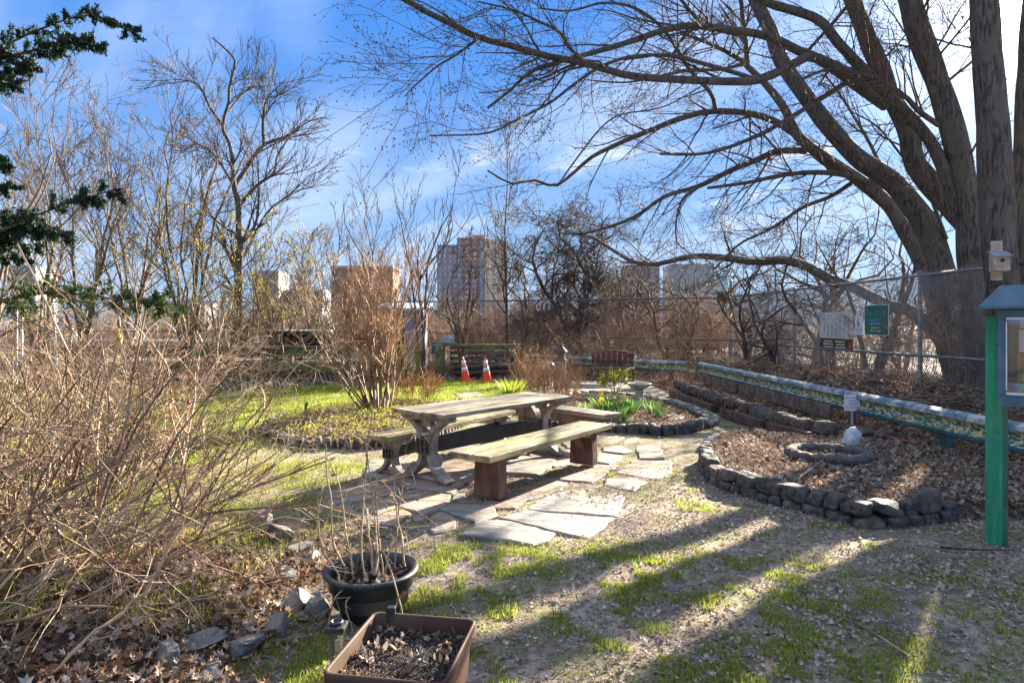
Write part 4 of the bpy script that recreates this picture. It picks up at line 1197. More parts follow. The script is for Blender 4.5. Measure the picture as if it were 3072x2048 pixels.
# green opening-hours notice
ya, yb = yat(1985.5), yat(2041.5); ym = (ya + yb) / 2; zt, zb_ = zat(699, ym), zat(769, ym)
gs_ = thing('green_notice', (xF, ym, zb_), 'dark green notice with white opening hours, a blue bar and a white border', 'sign')
panel(gs_, xF + .003, yb, ya, zb_, zt, M['whitep'], 'border')
mg = pmat('notice_green', (.02, .12, .09), (.03, .15, .12), 3, .6, 0)
b = MB(); b.box((xF - .003, ym, (zt + zb_) / 2), (.006, (ya - yb) * .95, (zt - zb_) * .96)); b.build('face', mg, gs_)
Wd_, Hd_ = ya - yb, zt - zb_
b = MB(); b.box((xF - .008, ym + Wd_ * .08, zb_ + Hd_ * .49), (.004, Wd_ * .45, Hd_ * .085)); b.build('blue_bar', pmat('bar_blue', (.01, .22, .45), (.015, .28, .52), 4, .6, 0), gs_)
inkg = pmat('white_print', (.6, .66, .66), (.7, .75, .75), 4, .7, 0)
def sgt(s_, sz, dy, q, root, mat=inkg, ym_=None, zb0=None, H0=None):
    text_mesh(s_, sz, face_mat(xF - .008, ym + dy, zb_ + Hd_ * q), 'lettering', mat, root)
sgt('9:00 AM - NOON', Hd_ * .085, Wd_ * .02, .37, gs_)
sgt('WEDNESDAY', Hd_ * .085, Wd_ * .02, .24, gs_)
sgt('4:00 PM - 6:00 PM', Hd_ * .082, Wd_ * .02, .14, gs_)
b = MB(); rng = np.random.RandomState(6)
leafg = pmat('printed_plants', (.08, .26, .2), (.25, .42, .34), 20, .7, 0)
for q in range(16):
    yy = ym + Wd_ * rng.uniform(-.42, .42); z_ = zb_ + Hd_ * rng.uniform(.58, .62); h_ = Hd_ * rng.uniform(.12, .28)
    b.beam((xF - .008, yy, z_), (xF - .008, yy + .02, z_ + h_), .003, Wd_ * rng.uniform(.015, .035), up=(1, 0, 0))
b.build('printed_plants', leafg, gs_)
# dark box on the corner post
b = MB(); b.box((FX - .25, 20.75, 2.42), (.34, .26, .30)); b.box((FX - .28, 20.7, 2.60), (.5, .36, .03)); b.beam((FX - .02, 20.75, 2.5), (FX - 1.0, 20.75, 2.62), .03, .03)
b.build('post_box', M['oldwood'], label='dark box fixed beside the fence corner post', cat='box')

# ------------------------------------------------------------------ kiosk, right edge
ks = thing('notice_kiosk', (3.5, 4.72, 0), 'green wooden post carrying a glazed teal leaflet case at the right edge', 'kiosk')
def diag_post(b, c, w, z0, z1, ang, m):
    b.box((c[0], c[1], (z0 + z1) / 2), (w, w, z1 - z0), ang, m)
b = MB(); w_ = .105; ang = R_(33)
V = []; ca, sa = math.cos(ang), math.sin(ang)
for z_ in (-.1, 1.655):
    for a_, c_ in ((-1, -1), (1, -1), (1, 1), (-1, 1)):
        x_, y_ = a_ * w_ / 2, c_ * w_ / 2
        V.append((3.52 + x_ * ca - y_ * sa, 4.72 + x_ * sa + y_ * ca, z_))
b.add(V, [[0, 1, 5, 4]], 1); b.add(V, [[3, 0, 4, 7]], 0); b.add(V, [[1, 2, 6, 5], [2, 3, 7, 6], [4, 5, 6, 7]], 1)  # left face takes the lit green, the rest the shaded copy
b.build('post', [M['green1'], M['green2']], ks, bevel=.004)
cx0, cx1, cy0, cy1 = 3.555, 4.62, 4.66, 4.80      # glazed case
cz0, cz1 = 1.055, 1.70
KM = Matrix.Translation((3.43, 4.585, 0)) @ Matrix.Rotation(R_(-45), 4, 'Z') @ Matrix.Translation((-cx0, -cy0, 0))
b = MB()
b.box(((cx0 + cx1) / 2, cy1, (cz0 + cz1) / 2), (cx1 - cx0, .02, cz1 - cz0))
b.box((cx0 + .01, (cy0 + cy1) / 2, (cz0 + cz1) / 2), (.02, cy1 - cy0 - .022, cz1 - cz0))
b.box((cx1 - .01, (cy0 + cy1) / 2, (cz0 + cz1) / 2), (.02, cy1 - cy0 - .022, cz1 - cz0))
b.box(((cx0 + cx1) / 2, (cy0 + cy1) / 2, cz0 - .01), (cx1 - cx0 - .044, cy1 - cy0 - .022, .02))
b.xf(KM); b.build('case', M['tealpaint'], ks)
b = MB()
fr = .045
b.box(((cx0 + cx1) / 2, cy0 - .012, cz1 - fr * .6), (cx1 - cx0, .025, fr * 1.2)); b.box(((cx0 + cx1) / 2, cy0 - .012, cz0 + .01), (cx1 - cx0, .025, fr * 1.7))
b.box((cx0 + fr / 2, cy0 - .0135, (cz0 + cz1) / 2 + .0), (fr, .022, cz1 - cz0 - .1)); b.box((cx1 - fr / 2, cy0 - .0135, (cz0 + cz1) / 2), (fr, .022, cz1 - cz0 - .1))
b.xf(KM); b.build('door_frame', M['roofblue'], ks, bevel=.003)
b = MB(); b.box(((cx0 + cx1) / 2, cy0 - .032, cz1 - fr * 1.2 - .008), (cx1 - cx0 - .10, .012, .014)); b.box(((cx0 + cx1) / 2 + .02, cy0 - .034, cz0 + .062), (cx1 - cx0 - .06, .018, .016))
b.box((cx0 + fr + .006, cy0 - .030, (cz0 + cz1) / 2), (.008, .008, cz1 - cz0 - .17))
b.xf(KM); b.build('glazing_strip', M['whitep'], ks)
b = MB(); b.box(((cx0 + cx1) / 2, cy0 - .008, (cz0 + cz1) / 2), (cx1 - cx0 - .09, .004, cz1 - cz0 - .09)); b.xf(KM); b.build('glass', M['glass'], ks)
b = MB()
ym_ = (cy0 + cy1) / 2
b.add([(cx0 - .10, cy0 - .10, cz1 + .005), (cx1 + .1, cy0 - .10, cz1 + .005), (cx1 + .1, ym_, cz1 + .15), (cx0 + .0, ym_, cz1 + .15), (cx0 - .10, cy1 + .06, cz1 + .005), (cx1 + .1, cy1 + .06, cz1 + .005),
       (cx0 - .10, cy0 - .10, cz1 + .022), (cx1 + .1, cy0 - .10, cz1 + .022), (cx1 + .1, ym_, cz1 + .175), (cx0 + .0, ym_, cz1 + .175), (cx0 - .10, cy1 + .06, cz1 + .022), (cx1 + .1, cy1 + .06, cz1 + .022)],
      np.array([[6, 7, 8, 9], [9, 8, 11, 10], [0, 1, 7, 6], [0, 4, 5, 1], [5, 4, 10, 11]]))
b.add([(cx0 - .10, cy0 - .10, cz1 + .022), (cx0 + .0, ym_, cz1 + .175), (cx0 - .10, cy1 + .06, cz1 + .022), (cx0 - .10, cy0 - .10, cz1 + .005), (cx0 - .10, cy1 + .06, cz1 + .005)], [[0, 1, 2], [0, 2, 4, 3]])
b.xf(KM); b.build('roof', M['roofblue'], ks)
for z_ in (.95, 1.0):
    b = MB(); b.tube([(3.47, 4.655, z_ + .45), (3.462, 4.645, z_ + .45)], .009, 8); b.build('screw', M['iron'], ks)
# leaflets in the case
def pap(name, x0, x1, z0, z1, y, mat, lb):
    b = MB(); b.box(((x0 + x1) / 2, y, (z0 + z1) / 2), (x1 - x0, .003, z1 - z0)); b.xf(KM); return b.build(name, mat, label=lb, cat='paper')
pap('paper_sheet', 3.655, 3.87, 1.40, 1.56, 4.782, M['paper'], 'white paper sheet pinned at the back of the glazed case')
pap('paper_sheet', 3.66, 3.87, 1.57, 1.645, 4.780, pmat('beige_paper', (.5, .42, .3), (.6, .52, .4), 4, .7, 0), 'beige paper pinned above the white sheet in the glazed case')
pap('poster', 3.645, 3.84, 1.13, 1.39, 4.78, pmat('flower_poster', (.10, .16, .05), (.55, .20, .05), 9, .6, 0, c3=(.35, .45, .6), sc3=7), 'poster of orange flowers under the white sheet in the glazed case')
bk = thing('booklet_stack', (3.6, 4.55, cz0), 'stack of colourful booklets standing in the bottom of the glazed case', 'booklets')
Mx = Matrix.Translation((3.665, 4.715, cz0 + .075)) @ Matrix.Rotation(R_(-8), 4, 'Z') @ Matrix.Rotation(R_(-25), 4, 'X')
Mx = KM @ Mx
b = MB(); b.box((0, 0, 0), (.13, .022, .11)); b.xf(Mx); b.build('booklet', pmat('booklet_cover', (.45, .2, .35), (.7, .45, .15), 16, .5, 0, c3=(.15, .45, .55), sc3=11), bk)
text_mesh('SPIRIT CITY', .022, Mx @ Matrix.Translation((0, -.0125, .035)) @ Matrix.Rotation(R_(90), 4, 'X'), 'lettering', M['whitep'], bk)

# small white sign in the leaf bed
Ys = 9.35
sp = Q(1957, 1000, Ys); zg = hz1(sp[0], Ys)
sg = thing('garden_sign', (sp[0], Ys, zg), 'small white sign with an arrow and pink flowers on a wooden stake', 'sign')
zt, zb_ = Q(0, 905, Ys)[2], Q(0, 943, Ys)[2]
b = MB(); b.box((sp[0] + .01, Ys + .02, (zg - .1 + zt + .05) / 2), (.035, .02, zt + .05 - zg + .1), R_(-25)); b.build('stake', M['palewood'], sg)
b = MB(); b.box((sp[0] + .055, Ys + .032, (zg + zt) / 2), (.028, .02, zt - zg - .1), R_(-25)); b.build('purple_stake', pmat('purple_paint', (.05, .03, .22), (.07, .05, .28), 4, .6, 0), sg)
Ms = Matrix.Translation((sp[0], Ys, (zt + zb_) / 2)) @ Matrix.Rotation(R_(-14), 4, 'Z')
wS, hS = .205, zt - zb_
b = MB(); b.box((0, 0, 0), (wS, .008, hS)); b.xf(Ms); b.build('board', M['paper'], sg)
b = MB(); b.box((wS / 2 + .014, .02, -.005), (.026, .03, hS * .97)); b.xf(Ms); b.build('blue_edge', blue, sg)
Mt = Ms @ Matrix.Translation((0, -.006, hS * .30)) @ Matrix.Rotation(R_(90), 4, 'X')
text_mesh('FAIRY GARDEN', .027, Mt, 'lettering', pmat('dark_ink', (.05, .05, .09), (.08, .08, .12), 4, .7, 0), sg)
b = MB()
for z_ in (.028, -.012): b.box((.005, -.006, z_), (.10, .003, .006))
b.beam((.055, -.006, .028), (.07, -.006, .008), .003, .006, up=(0, 1, 0)); b.beam((.07, -.006, .008), (.055, -.006, -.012), .003, .006, up=(0, 1, 0))
b.xf(Ms); b.build('arrow', pmat('green_ink', (.03, .07, .07), (.05, .1, .1), 4, .7, 0), sg)
b = MB(); rng = np.random.RandomState(4)
for cx_ in (-.07, .0, .065):
    for q in range(7):
        a_ = q * .9; b.box((cx_ + .014 * math.cos(a_), -.006, -.058 + .012 * math.sin(a_)), (.007, .003, .007))
b.xf(Ms); b.build('flower_marks', pmat('pink_ink', (.55, .07, .16), (.65, .12, .22), 4, .7, 0), sg)

# ------------------------------------------------------------------ birdbath
bb = np.array([2.30, 11.75]); zg = .06
r_ = thing('birdbath', (bb[0], bb[1], zg), 'pale concrete birdbath with a wide bowl in the round daffodil bed', 'birdbath')
b = MB(); b.lathe([(.11, 0), (.115, .03), (.085, .07), (.075, .18), (.08, .30), (.10, .39), (.0, .39)], (bb[0], bb[1], zg), 20); b.build('pedestal', M['concrete'], r_)
b = MB(); b.lathe([(.06, .37), (.12, .385), (.20, .43), (.225, .465), (.215, .475), (.19, .455), (.10, .43), (.001, .42)], (bb[0], bb[1], zg), 28); b.build('bowl', M['concrete'], r_)
b = MB(); b.lathe([(.0005, 0), (.16, 0)], (bb[0], bb[1], zg + .449), 28); b.build('water', pmat('bath_water', (.05, .09, .12), (.08, .12, .15), 2, .05, 0, spec=1.0), r_)
# stone lantern
lc = np.array([1.27, 16.6]); zg = hz1(*lc)
r_ = thing('stone_lantern', (lc[0], lc[1], zg), 'dark stone lantern on a pale round column left of the red bench', 'lantern')
b = MB(); b.lathe([(.14, 0), (.13, .04), (.10, .07), (.10, .60), (.13, .64), (0, .64)], (lc[0], lc[1], zg), 14); b.build('column', M['concrete'], r_)
b = MB(); b.lathe([(.13, .64), (.15, .68), (.11, .71), (.10, .86), (.17, .88), (.16, .90), (.06, 1.0), (.035, 1.03), (.05, 1.06), (.001, 1.10)], (lc[0], lc[1], zg), 6, smooth=False); b.build('lamp_house', M['darkconc'], r_)
gc = Q(1260, 843, 16.8)
r_ = thing('gazing_ball', (gc[0], gc[1], hz1(gc[0], gc[1])), 'shiny round gazing ball on a low stand beside the stone lantern', 'garden ball')
b = MB(); a_ = np.linspace(-math.pi / 2, math.pi / 2, 16); b.lathe(np.c_[np.maximum(.0005, .17 * np.cos(a_)), .17 * np.sin(a_)], (gc[0], gc[1], gc[2]), 24); b.build('ball', M['mirrorball'], r_)
b = MB(); b.lathe([(.10, 0), (.05, .06), (.05, gc[2] - .17), (.09, gc[2] - .13)], (gc[0], gc[1], 0), 12); b.build('stand', M['darkconc'], r_)

# ------------------------------------------------------------------ red bench
b0 = np.array([2.72, 17.7]); ang = R_(-14); zg = hz1(*b0)
r_ = thing('garden_bench', (b0[0], b0[1], zg), 'dark red garden bench with an arched pierced back in front of the back guardrail', 'bench')
Mx = frame((b0[0], b0[1], zg), ang); Lb = 1.18
b = MB(); n_ = 12
xs_ = np.linspace(-Lb / 2, Lb / 2, n_)
arch = .78 + .09 * np.cos(xs_ / Lb * math.pi)
for i in range(n_ - 1):
    b.beam((xs_[i], .22, arch[i]), (xs_[i + 1], .22, arch[i + 1]), .03, .045)
b.box((0, .20, .46), (Lb, .03, .05)); b.box((0, .21, .62), (Lb, .025, .03)); b.xf(Mx); b.build('back_frame', M['redwood'], r_)
b = MB()
for i in range(23):
    x_ = -Lb / 2 + .05 + i * (Lb - .1) / 22
    b.box((x_, .215, .66), (.032 if i % 3 else .06, .014, .30 + .07 * math.cos(x_ / Lb * math.pi)))
for z_ in (.53, .57, .70): b.box((0, .2165, z_), (Lb - .08, .013, .022))
b.xf(Mx); b.build('back_panel', M['brickred'], r_)
b = MB()
for i in range(4): b.box((0, -.18 + i * .11, .42), (Lb, .09, .028))
b.xf(Mx); b.build('seat', M['oldwood'], r_)
for s_ in (-1, 1):
    b = MB(); x_ = s_ * (Lb / 2 - .03)
    b.tube([(x_, -.20, 0), (x_, -.17, .25), (x_, -.2, .42), (x_, -.2, .60), (x_, .0, .63), (x_, .2, .62)], .018, 6); b.tube([(x_, .26, 0), (x_, .2, .25), (x_, .2, .45), (x_, .24, .82)], .018, 6); b.tube([(x_, -.2, .40), (x_, .2, .40)], .015, 6)
    b.xf(Mx); b.build('iron_side', M['redwood'], r_)
# ------------------------------------------------------------------ traffic cones
def cone(base, lean, rz, lb):
    zg = hz1(base[0], base[1])
    r_ = thing('traffic_cone', (base[0], base[1], zg), lb, 'traffic cone', 'traffic cones on the lawn')
    Mx = Matrix.Translation((base[0], base[1], zg)) @ Matrix.Rotation(lean, 4, 'Y') @ Matrix.Rotation(rz, 4, 'Z')
    b = MB(); b.box((0, 0, .018), (.36, .36, .03)); b.xf(Mx); b.build('base', M['orange'], r_, bevel=.01)
    R = lambda z: .135 - (.135 - .028) * z / .70
    b = MB(); b.lathe([(R(.03), .03), (R(.70), .70), (R(.70) * .6, .715), (.001, .715)], (0, 0, 0), 24); b.xf(Mx); b.build('body', M['orange'], r_)
    for z0, z1 in ((.30, .40), (.46, .60)):
        b = MB(); b.lathe([(R(z0) + .0005, z0), (R(z0) + .003, z0 + .001), (R(z1) + .003, z1 - .001), (R(z1) + .0005, z1)], (0, 0, 0), 24); b.xf(Mx); b.build('reflective_band', M['reflect'], r_)
cone(Q(1071, 0, 18.25), R_(-9), .3, 'orange traffic cone leaning left with two white bands, nearer the wooden bin')
cone(Q(1119, 0, 18.1), R_(-5), .6, 'orange traffic cone with two white bands, the right one of the pair')

# ------------------------------------------------------------------ timber bin, gate, shed, low fence
X0, X1, YA, YB = -2.22, .15, 18.75, 20.8
r_ = thing('timber_bin', ((X0 + X1) / 2, YA, 0), 'green stained timber bin with a plank top behind the traffic cones', 'compost bin')
for (x_, y_, w_) in ((X0 + .08, YA, .15), (X1, YA, .13), (X0, YB, .13), (X1, YB, .13)):
    b = MB(); b.box((x_, y_, .47), (w_, w_, .98)); b.build('post', M['mosswood'], r_, bevel=.006)
b = MB(); b.box(((X0 + X1) / 2, YA + .0, .995), (X1 - X0 + .3, .18, .05)); b.box((X0 + .02, (YA + YB) / 2 + .1, .994), (.16, YB - YA - .02, .048)); b.build('top_rail', M['mosswood'], r_)
b = MB(); b.box((X0 + .03, (YA + YB) / 2 + .55, .5), (.03, (YB - YA) * .45, .92)); b.build('side_panel', pmat('pale_brown_panel', (.2, .14, .1), (.28, .2, .15), 4, .8, .2), r_)
b = MB()
for i, z_ in enumerate((.14, .32, .50, .68, .85)):
    b.box(((X0 + X1) / 2 + .1, YB - .1, z_), (X1 - X0 - .3, .04, .12))
b.build('back_slats', M['oldwood'], r_)
b = MB()
rng = np.random.RandomState(1)
for i in range(6):
    z_ = .12 + .16 * (i % 2); x_ = X0 + .5 + .15 * rng.rand()
    b.tube([(x_, YA + .5 + .12 * i, z_), (X1 - .3 * rng.rand(), YA + .45 + .12 * i, z_ + .05)], .07, 8)
b.build('logs', pmat('stacked_logs', (.03, .025, .02), (.08, .068, .055), 5, .85, .4), r_, label='weathered logs stacked inside the bin')
tp_ = np.array([Q(1028, 790, 19.3)[0], 19.3, 1.02])
r_ = thing('glass_cloche', tuple(tp_), 'low silvery glass cloche with a peaked lid standing on the timber bin', 'cloche')
b = MB(); b.lathe([(.30, 0), (.31, .03), (.22, .05)], tuple(tp_), 6, smooth=False); b.build('tray', M['galv'], r_)
b = MB(); b.lathe([(.20, .05), (.19, .15)], tuple(tp_), 6, smooth=False); b.build('glass', M['win'], r_)
b = MB(); b.lathe([(.22, .15), (.21, .17), (.06, .23), (.04, .25), (.001, .25)], tuple(tp_), 6, smooth=False); b.build('lid', M['galv'], r_)
# picket gate
gx0, gx1, gy = Q(903, 0, 18.6)[0], Q(957, 0, 18.6)[0], 18.6
r_ = thing('picket_gate', ((gx0 + gx1) / 2, gy, 0), 'small yellow green picket gate left of the timber bin', 'gate')
for i in range(5):
    x_ = gx0 + (gx1 - gx0) * (i + .3) / 5
    b = MB(); b.box((x_, gy, .53), (.075, .02, .82)); b.build('picket', M['mosswood'] if i % 2 else pmat('yellow_picket', (.30, .26, .08), (.42, .36, .14), 5, .8, .2), r_)
b = MB(); b.box(((gx0 + gx1) / 2, gy + .025, .25), (gx1 - gx0, .025, .07)); b.box(((gx0 + gx1) / 2, gy + .025, .80), (gx1 - gx0, .025, .07)); b.build('cross_rail', M['oldwood'], r_)
b = MB(); b.box((gx1 + .06, gy, .50), (.12, .12, 1.05)); b.build('gate_post', M['mosswood'], r_, bevel=.006)
for a_, c_ in (((gx0 + .1), .02), (gx0 + .35, .02)):
    pass
b = MB(); b.box((gx0 + .22, gy - .03, .98), (.34, .05, .05)); b.build('yellow_cap', pmat('yellow_cap', (.6, .36, .02), (.7, .45, .04), 4, .5, 0), r_)
# shed
Ysd = 23.0
r_ = thing('garden_shed', (Q(940, 0, Ysd)[0], Ysd, 0), 'blue-grey garden shed with a pale flat roof behind the picket gate', 'shed')
xa, xm, xb = Q(893, 0, Ysd)[0], Q(929, 0, Ysd)[0], Q(968, 0, Ysd)[0]; zt = Q(0, 711, Ysd)[2]
b = MB(); b.box(((xm + xb) / 2, Ysd + .8, zt / 2), (xb - xm, 1.6, zt)); b.box(((xa + xm) / 2 - .005, Ysd + 1.3, zt / 2), (xm - xa, .5, zt - .01)); b.build('wall', M['shed'], r_)
b = MB()
for q in np.arange(.05, xb - xm, .12): b.box((xm + q, Ysd - .006, zt / 2 - .02), (.012, .014, zt - .06))
b.build('board_joints', pmat('shed_joint', (.12, .14, .18), (.15, .17, .22), 2, .7, 0), r_)
b = MB(); b.box(((xa + xm) / 2, Ysd + .98, zt / 2), (xm - xa - .06, .03, zt - .1)); b.build('doorway', M['black'], r_)
b = MB()
for q in range(4): b.box((xa + .06 + (xm - xa - .1) * q / 3, Ysd + .3, .75), (.022, .022, 1.3))
for q in range(5): b.box(((xa + xm) / 2, Ysd + .3 + .003, .2 + q * .3), (xm - xa - .08, .022, .022))
b.build('lattice_gate', M['black_metal'], r_)
xl, xr = Q(860, 0, Ysd)[0], Q(979, 0, Ysd)[0]
b = MB(); b.add([(xl, Ysd - .35, zt + .0), (xr, Ysd - .35, zt - .02), (xr, Ysd + 1.9, zt + .22), (xl, Ysd + 1.9, zt + .24), (xl, Ysd - .35, zt + .08), (xr, Ysd - .35, zt + .06), (xr, Ysd + 1.9, zt + .30), (xl, Ysd + 1.9, zt + .32)],
                np.array([[0, 3, 2, 1], [4, 5, 6, 7], [0, 1, 5, 4], [1, 2, 6, 5], [2, 3, 7, 6], [3, 0, 4, 7]])); b.build('roof', M['shedroof'], r_)
# blue tarp and dark table near the shed
p = Q(990, 770, 21.8); b = MB(); b.box((p[0] + .15, 21.8, .8), (.26, .25, .40)); 
b.build('blue_bin', M['bluepl'], label='blue plastic bin beside the shed', cat='bin', bevel=.05)
# long low plank fence on the left
Yf = 18.0; xL, xR = -13.2, -3.75
r_ = thing('plank_fence', ((xL + xR) / 2, Yf, 0), 'long low fence of mossy horizontal planks across the left background', 'fence')
for i in range(5):
    x_ = xL + (xR - xL) * (i + .02) / 4.05
    b = MB(); b.box((x_, Yf + .09, .48), (.12, .12, .98)); b.build('post', M['oldwood'], r_)
for (z_, h_) in ((.83, .26), (.40, .24)):
    for i in range(3):
        xa_ = xL + (xR - xL) * i / 3; xb_ = xL + (xR - xL) * (i + 1) / 3 - .01
        b = MB(); b.box(((xa_ + xb_) / 2, Yf, z_), (xb_ - xa_, .045, h_)); b.build('plank', M['mosswood'], r_)
b = MB(); b.box(((xL + xR) / 2, Yf + .05, .975), (xR - xL, .16, .035)); b.build('cap_board', M['oldwood'], r_)
# soil-filled raised bed behind it, stacked boards
b = MB(); b.box(((xL + xR) / 2, Yf + 1.3, .28), (xR - xL - .5, 1.8, .5)); b.build('raised_bed', M['oldwood'], label='long raised bed behind the mossy plank fence', cat='raised bed')
p = Q(612, 777, 19.3)
r_ = thing('wooden_crate', (p[0], 19.3, 1.0), 'slatted pale wooden crate on the raised bed left of the covered table', 'crate')
b = MB()
for z_ in (.06, .14, .22, .30): b.box((p[0], 19.05, .99 + z_), (.66, .02, .06)); b.box((p[0] - .33, 19.32, .99 + z_), (.02, .52, .06))
b.build('slats', M['palewood'], r_); b = MB(); b.box((p[0], 19.32, 1.335), (.70, .56, .02)); b.build('lid', M['palewood'], r_)
b = MB(); b.box((p[0], 19.32, .83), (.6, .5, .3)); b.build('stand', M['oldwood'], r_)
xa, xb = Q(638, 0, 19.6)[0], Q(760, 0, 19.6)[0]
r_ = thing('covered_table', ((xa + xb) / 2, 19.6, 0), 'dark potting table with a pale cover sheet behind the plank fence', 'table')
b = MB(); b.box(((xa + xb) / 2, 19.6, 1.40), (xb - xa, .9, .03)); b.build('cover', M['shedroof'], r_)
b = MB(); b.box(((xa + xb) / 2, 19.6, 1.34), (xb - xa - .05, .86, .08)); b.box(((xa + xb) / 2, 19.9, 1.05), (xb - xa - .1, .05, .5)); b.build('frame', M['black_metal'], r_)
for x_ in (xa + .08, (xa + xb) / 2, xb - .08):
    b = MB(); b.box((x_, 19.25, .66), (.09, .09, 1.3)); b.build('leg', M['redwood'], r_)
b = MB(); b.box((Q(368, 0, 20)[0], 20, 1.1), (Q(590, 0, 20)[0] - Q(150, 0, 20)[0], .05, .07)); b.build('pale_handrail', M['whitepl'], label='long pale rail behind the plank fence', cat='rail')
for i, (cx_, cy_, rr, lb) in enumerate(((262, 782, .92, 'large white plastic hoop, leftmost of the hoops in the raised bed'), (360, 785, .80, 'white plastic hoop, middle one in the raised bed'), (395, 783, 1.0, 'white plastic hoop, rightmost in the raised bed'), (150, 785, .5, 'small white plastic hoop near the white stakes'))):
    p = Q(cx_, cy_, 19.0 + .4 * i); a_ = np.linspace(0, math.pi, 20)
    b = MB(); b.tube(np.c_[p[0] + rr * np.cos(a_), np.full(20, p[1]), .55 + (rr * .5 + .75) * np.sin(a_)], .018, 6); b.build('plastic_hoop', M['whitepl'], label=lb, cat='hoop', group='plastic hoops over the raised bed')
for i, (px, top_, lb) in enumerate(((38, 700, 'tall white stake at the far left'), (50, 716, 'shorter white stake at the far left'), (122, 698, 'leaning white stake by the left shrubs'))):
    p = Q(px, top_, 17.0); b = MB(); b.tube([(p[0] + (.12 if i == 2 else 0), 17.0, 0), (p[0], 17.0, p[2])], .03, 8); b.build('white_stake', M['whitepl'], label=lb, cat='stake', group='white stakes')
p = Q(270, 775, 18.6); b = MB(); a_ = np.linspace(-math.pi / 2, math.pi / 2, 9); b.lathe(np.c_[np.maximum(.001, .13 * np.cos(a_)), .2 * np.sin(a_)], (p[0], p[1], 1.15), 10); b.lathe([(.015, -1.1), (.015, -.1)], (p[0], p[1], 1.15), 6); b.lathe([(.001, .32), (.08, .27), (.05, .16)], (p[0], p[1], 1.15), 10)
b.build('orange_figure', pmat('orange_cloth', (.55, .28, .06), (.75, .42, .12), 9, .8, .3), label='small orange bundle on a stake behind the brush', cat='ornament')

# ------------------------------------------------------------------ black pot, planter, solar lamp (foreground)
pc = G(852, 1470) ; R0 = .262
pz = Q(852, 1305, 0)  # unused
Yp = 3.62; pcx = (852 - CXD) / FD * Yp
r_ = thing('plant_pot', (pcx, Yp, 0), 'large round black plastic pot with a rolled rim', 'pot')
zr = CAMH - (1309 - HOR) / FD * Yp
b = MB(); b.lathe([(.001, .0), (.16, .0), (.205, zr * .55), (.222, zr - .075), (.232, zr - .07), (.236, zr - .02), (.25, zr - .012), (.262, zr + .004), (.258, zr + .018), (.24, zr + .02), (.222, zr + .008), (.215, zr - .05), (.205, zr - .16)], (pcx, Yp, 0), 48)
b.build('shell', M['potblack'], r_)
def soilpatch(name, root, pts_fn, z, mat, amp=.012, n=40):
    pass
b = MB(); rng = np.random.RandomState(12)
rad = np.linspace(0.001, .214, 12); aa = np.arange(36) * 2 * np.pi / 36
V = [(pcx + r * math.cos(a), Yp + r * math.sin(a), zr - .055 + .012 * math.sin(9 * a + r * 40) * (r < .2) + .01 * rng.rand()) for r in rad for a in aa]
F = [[i * 36 + j, i * 36 + (j + 1) % 36, (i + 1) * 36 + (j + 1) % 36, (i + 1) * 36 + j] for i in range(11) for j in range(36)]
b.add(V, np.array(F), 0, True); b.build('soil', M['soil'], r_)
b = MB(); n = 150; a_ = rng.uniform(0, 6.28, n); q = .20 * np.sqrt(rng.rand(n))
scatter(b, rng, LEAF, LEAF_F, np.c_[pcx + q * np.cos(a_), Yp + q * np.sin(a_), zr - .04 + .02 * rng.rand(n)], rng.uniform(.02, .05, n), .8)
b.build('leaf_litter', M['litterpale'], r_, kind='stuff')

# square planter
TL, TR, BR, BL = [Q(x, y, 1) for x, y in ((858, 1405), (1092, 1425), (1040, 1620), (715, 1568))]
hzp = .40
def PT(x, y): return G(x, y, hzp)[:2]
c1, c2 = PT(860, 1402), PT(1094, 1420)
e = c2 - c1; wE = np.linalg.norm(e); eu = e / wE; ev = np.array([eu[1], -eu[0]])
c4 = c1 + ev * wE * 1.12; c3 = c2 + ev * wE * 1.12
base_c = (c1 + c2 + c3 + c4) / 4
r_ = thing('square_planter', (base_c[0], base_c[1], 0), 'red brown square planter of dark soil in the bottom foreground', 'planter')
def ring(s, z): 
    return [np.array([*(base_c + (c - base_c) * s), z]) for c in (c1, c2, c3, c4)]
def rr_ring(s, z, rad=.03, k=4):
    pts = []; cs = [base_c + (c - base_c) * s for c in (c1, c2, c3, c4)]
    for i in range(4):
        p, a0, a1 = cs[i], cs[i - 1], cs[(i + 1) % 4]
        d0 = (a0 - p) / np.linalg.norm(a0 - p); d1 = (a1 - p) / np.linalg.norm(a1 - p)
        for j in range(k + 1):
            f = j / k * math.pi / 2
            pts.append([*(p + rad * (d0 * (1 - math.sin(f)) + d1 * (1 - math.cos(f)))), z])
    return pts
lv = [(.80, 0), (.955, hzp - .04), (1.0, hzp - .038), (1.01, hzp - .004), (1.0, hzp), (.965, hzp), (.95, hzp - .006), (.93, hzp - .09), (.90, hzp - .2)]
V = []; 
for s_, z_ in lv: V += rr_ring(s_, z_)
k = 20; F = [[i * k + j, i * k + (j + 1) % k, (i + 1) * k + (j + 1) % k, (i + 1) * k + j] for i in range(len(lv) - 1) for j in range(k)]
b = MB(); b.add(V, np.array(F), 0, True); b.build('shell', M['rust'], r_)
n_ = 40; b = MB(); g1_, g2_ = np.meshgrid(np.linspace(0, 1, n_), np.linspace(0, 1, n_), indexing='ij')
cs = [base_c + (c - base_c) * .935 for c in (c1, c2, c3, c4)]
Pxy = (cs[0] * ((1 - g1_) * (1 - g2_))[..., None] + cs[1] * (g1_ * (1 - g2_))[..., None] + cs[2] * (g1_ * g2_)[..., None] + cs[3] * ((1 - g1_) * g2_)[..., None])
Zs = hzp - .085 + .03 * fbm(Pxy[..., 0], Pxy[..., 1], .12, 3) + .012 * rng.rand(n_, n_)
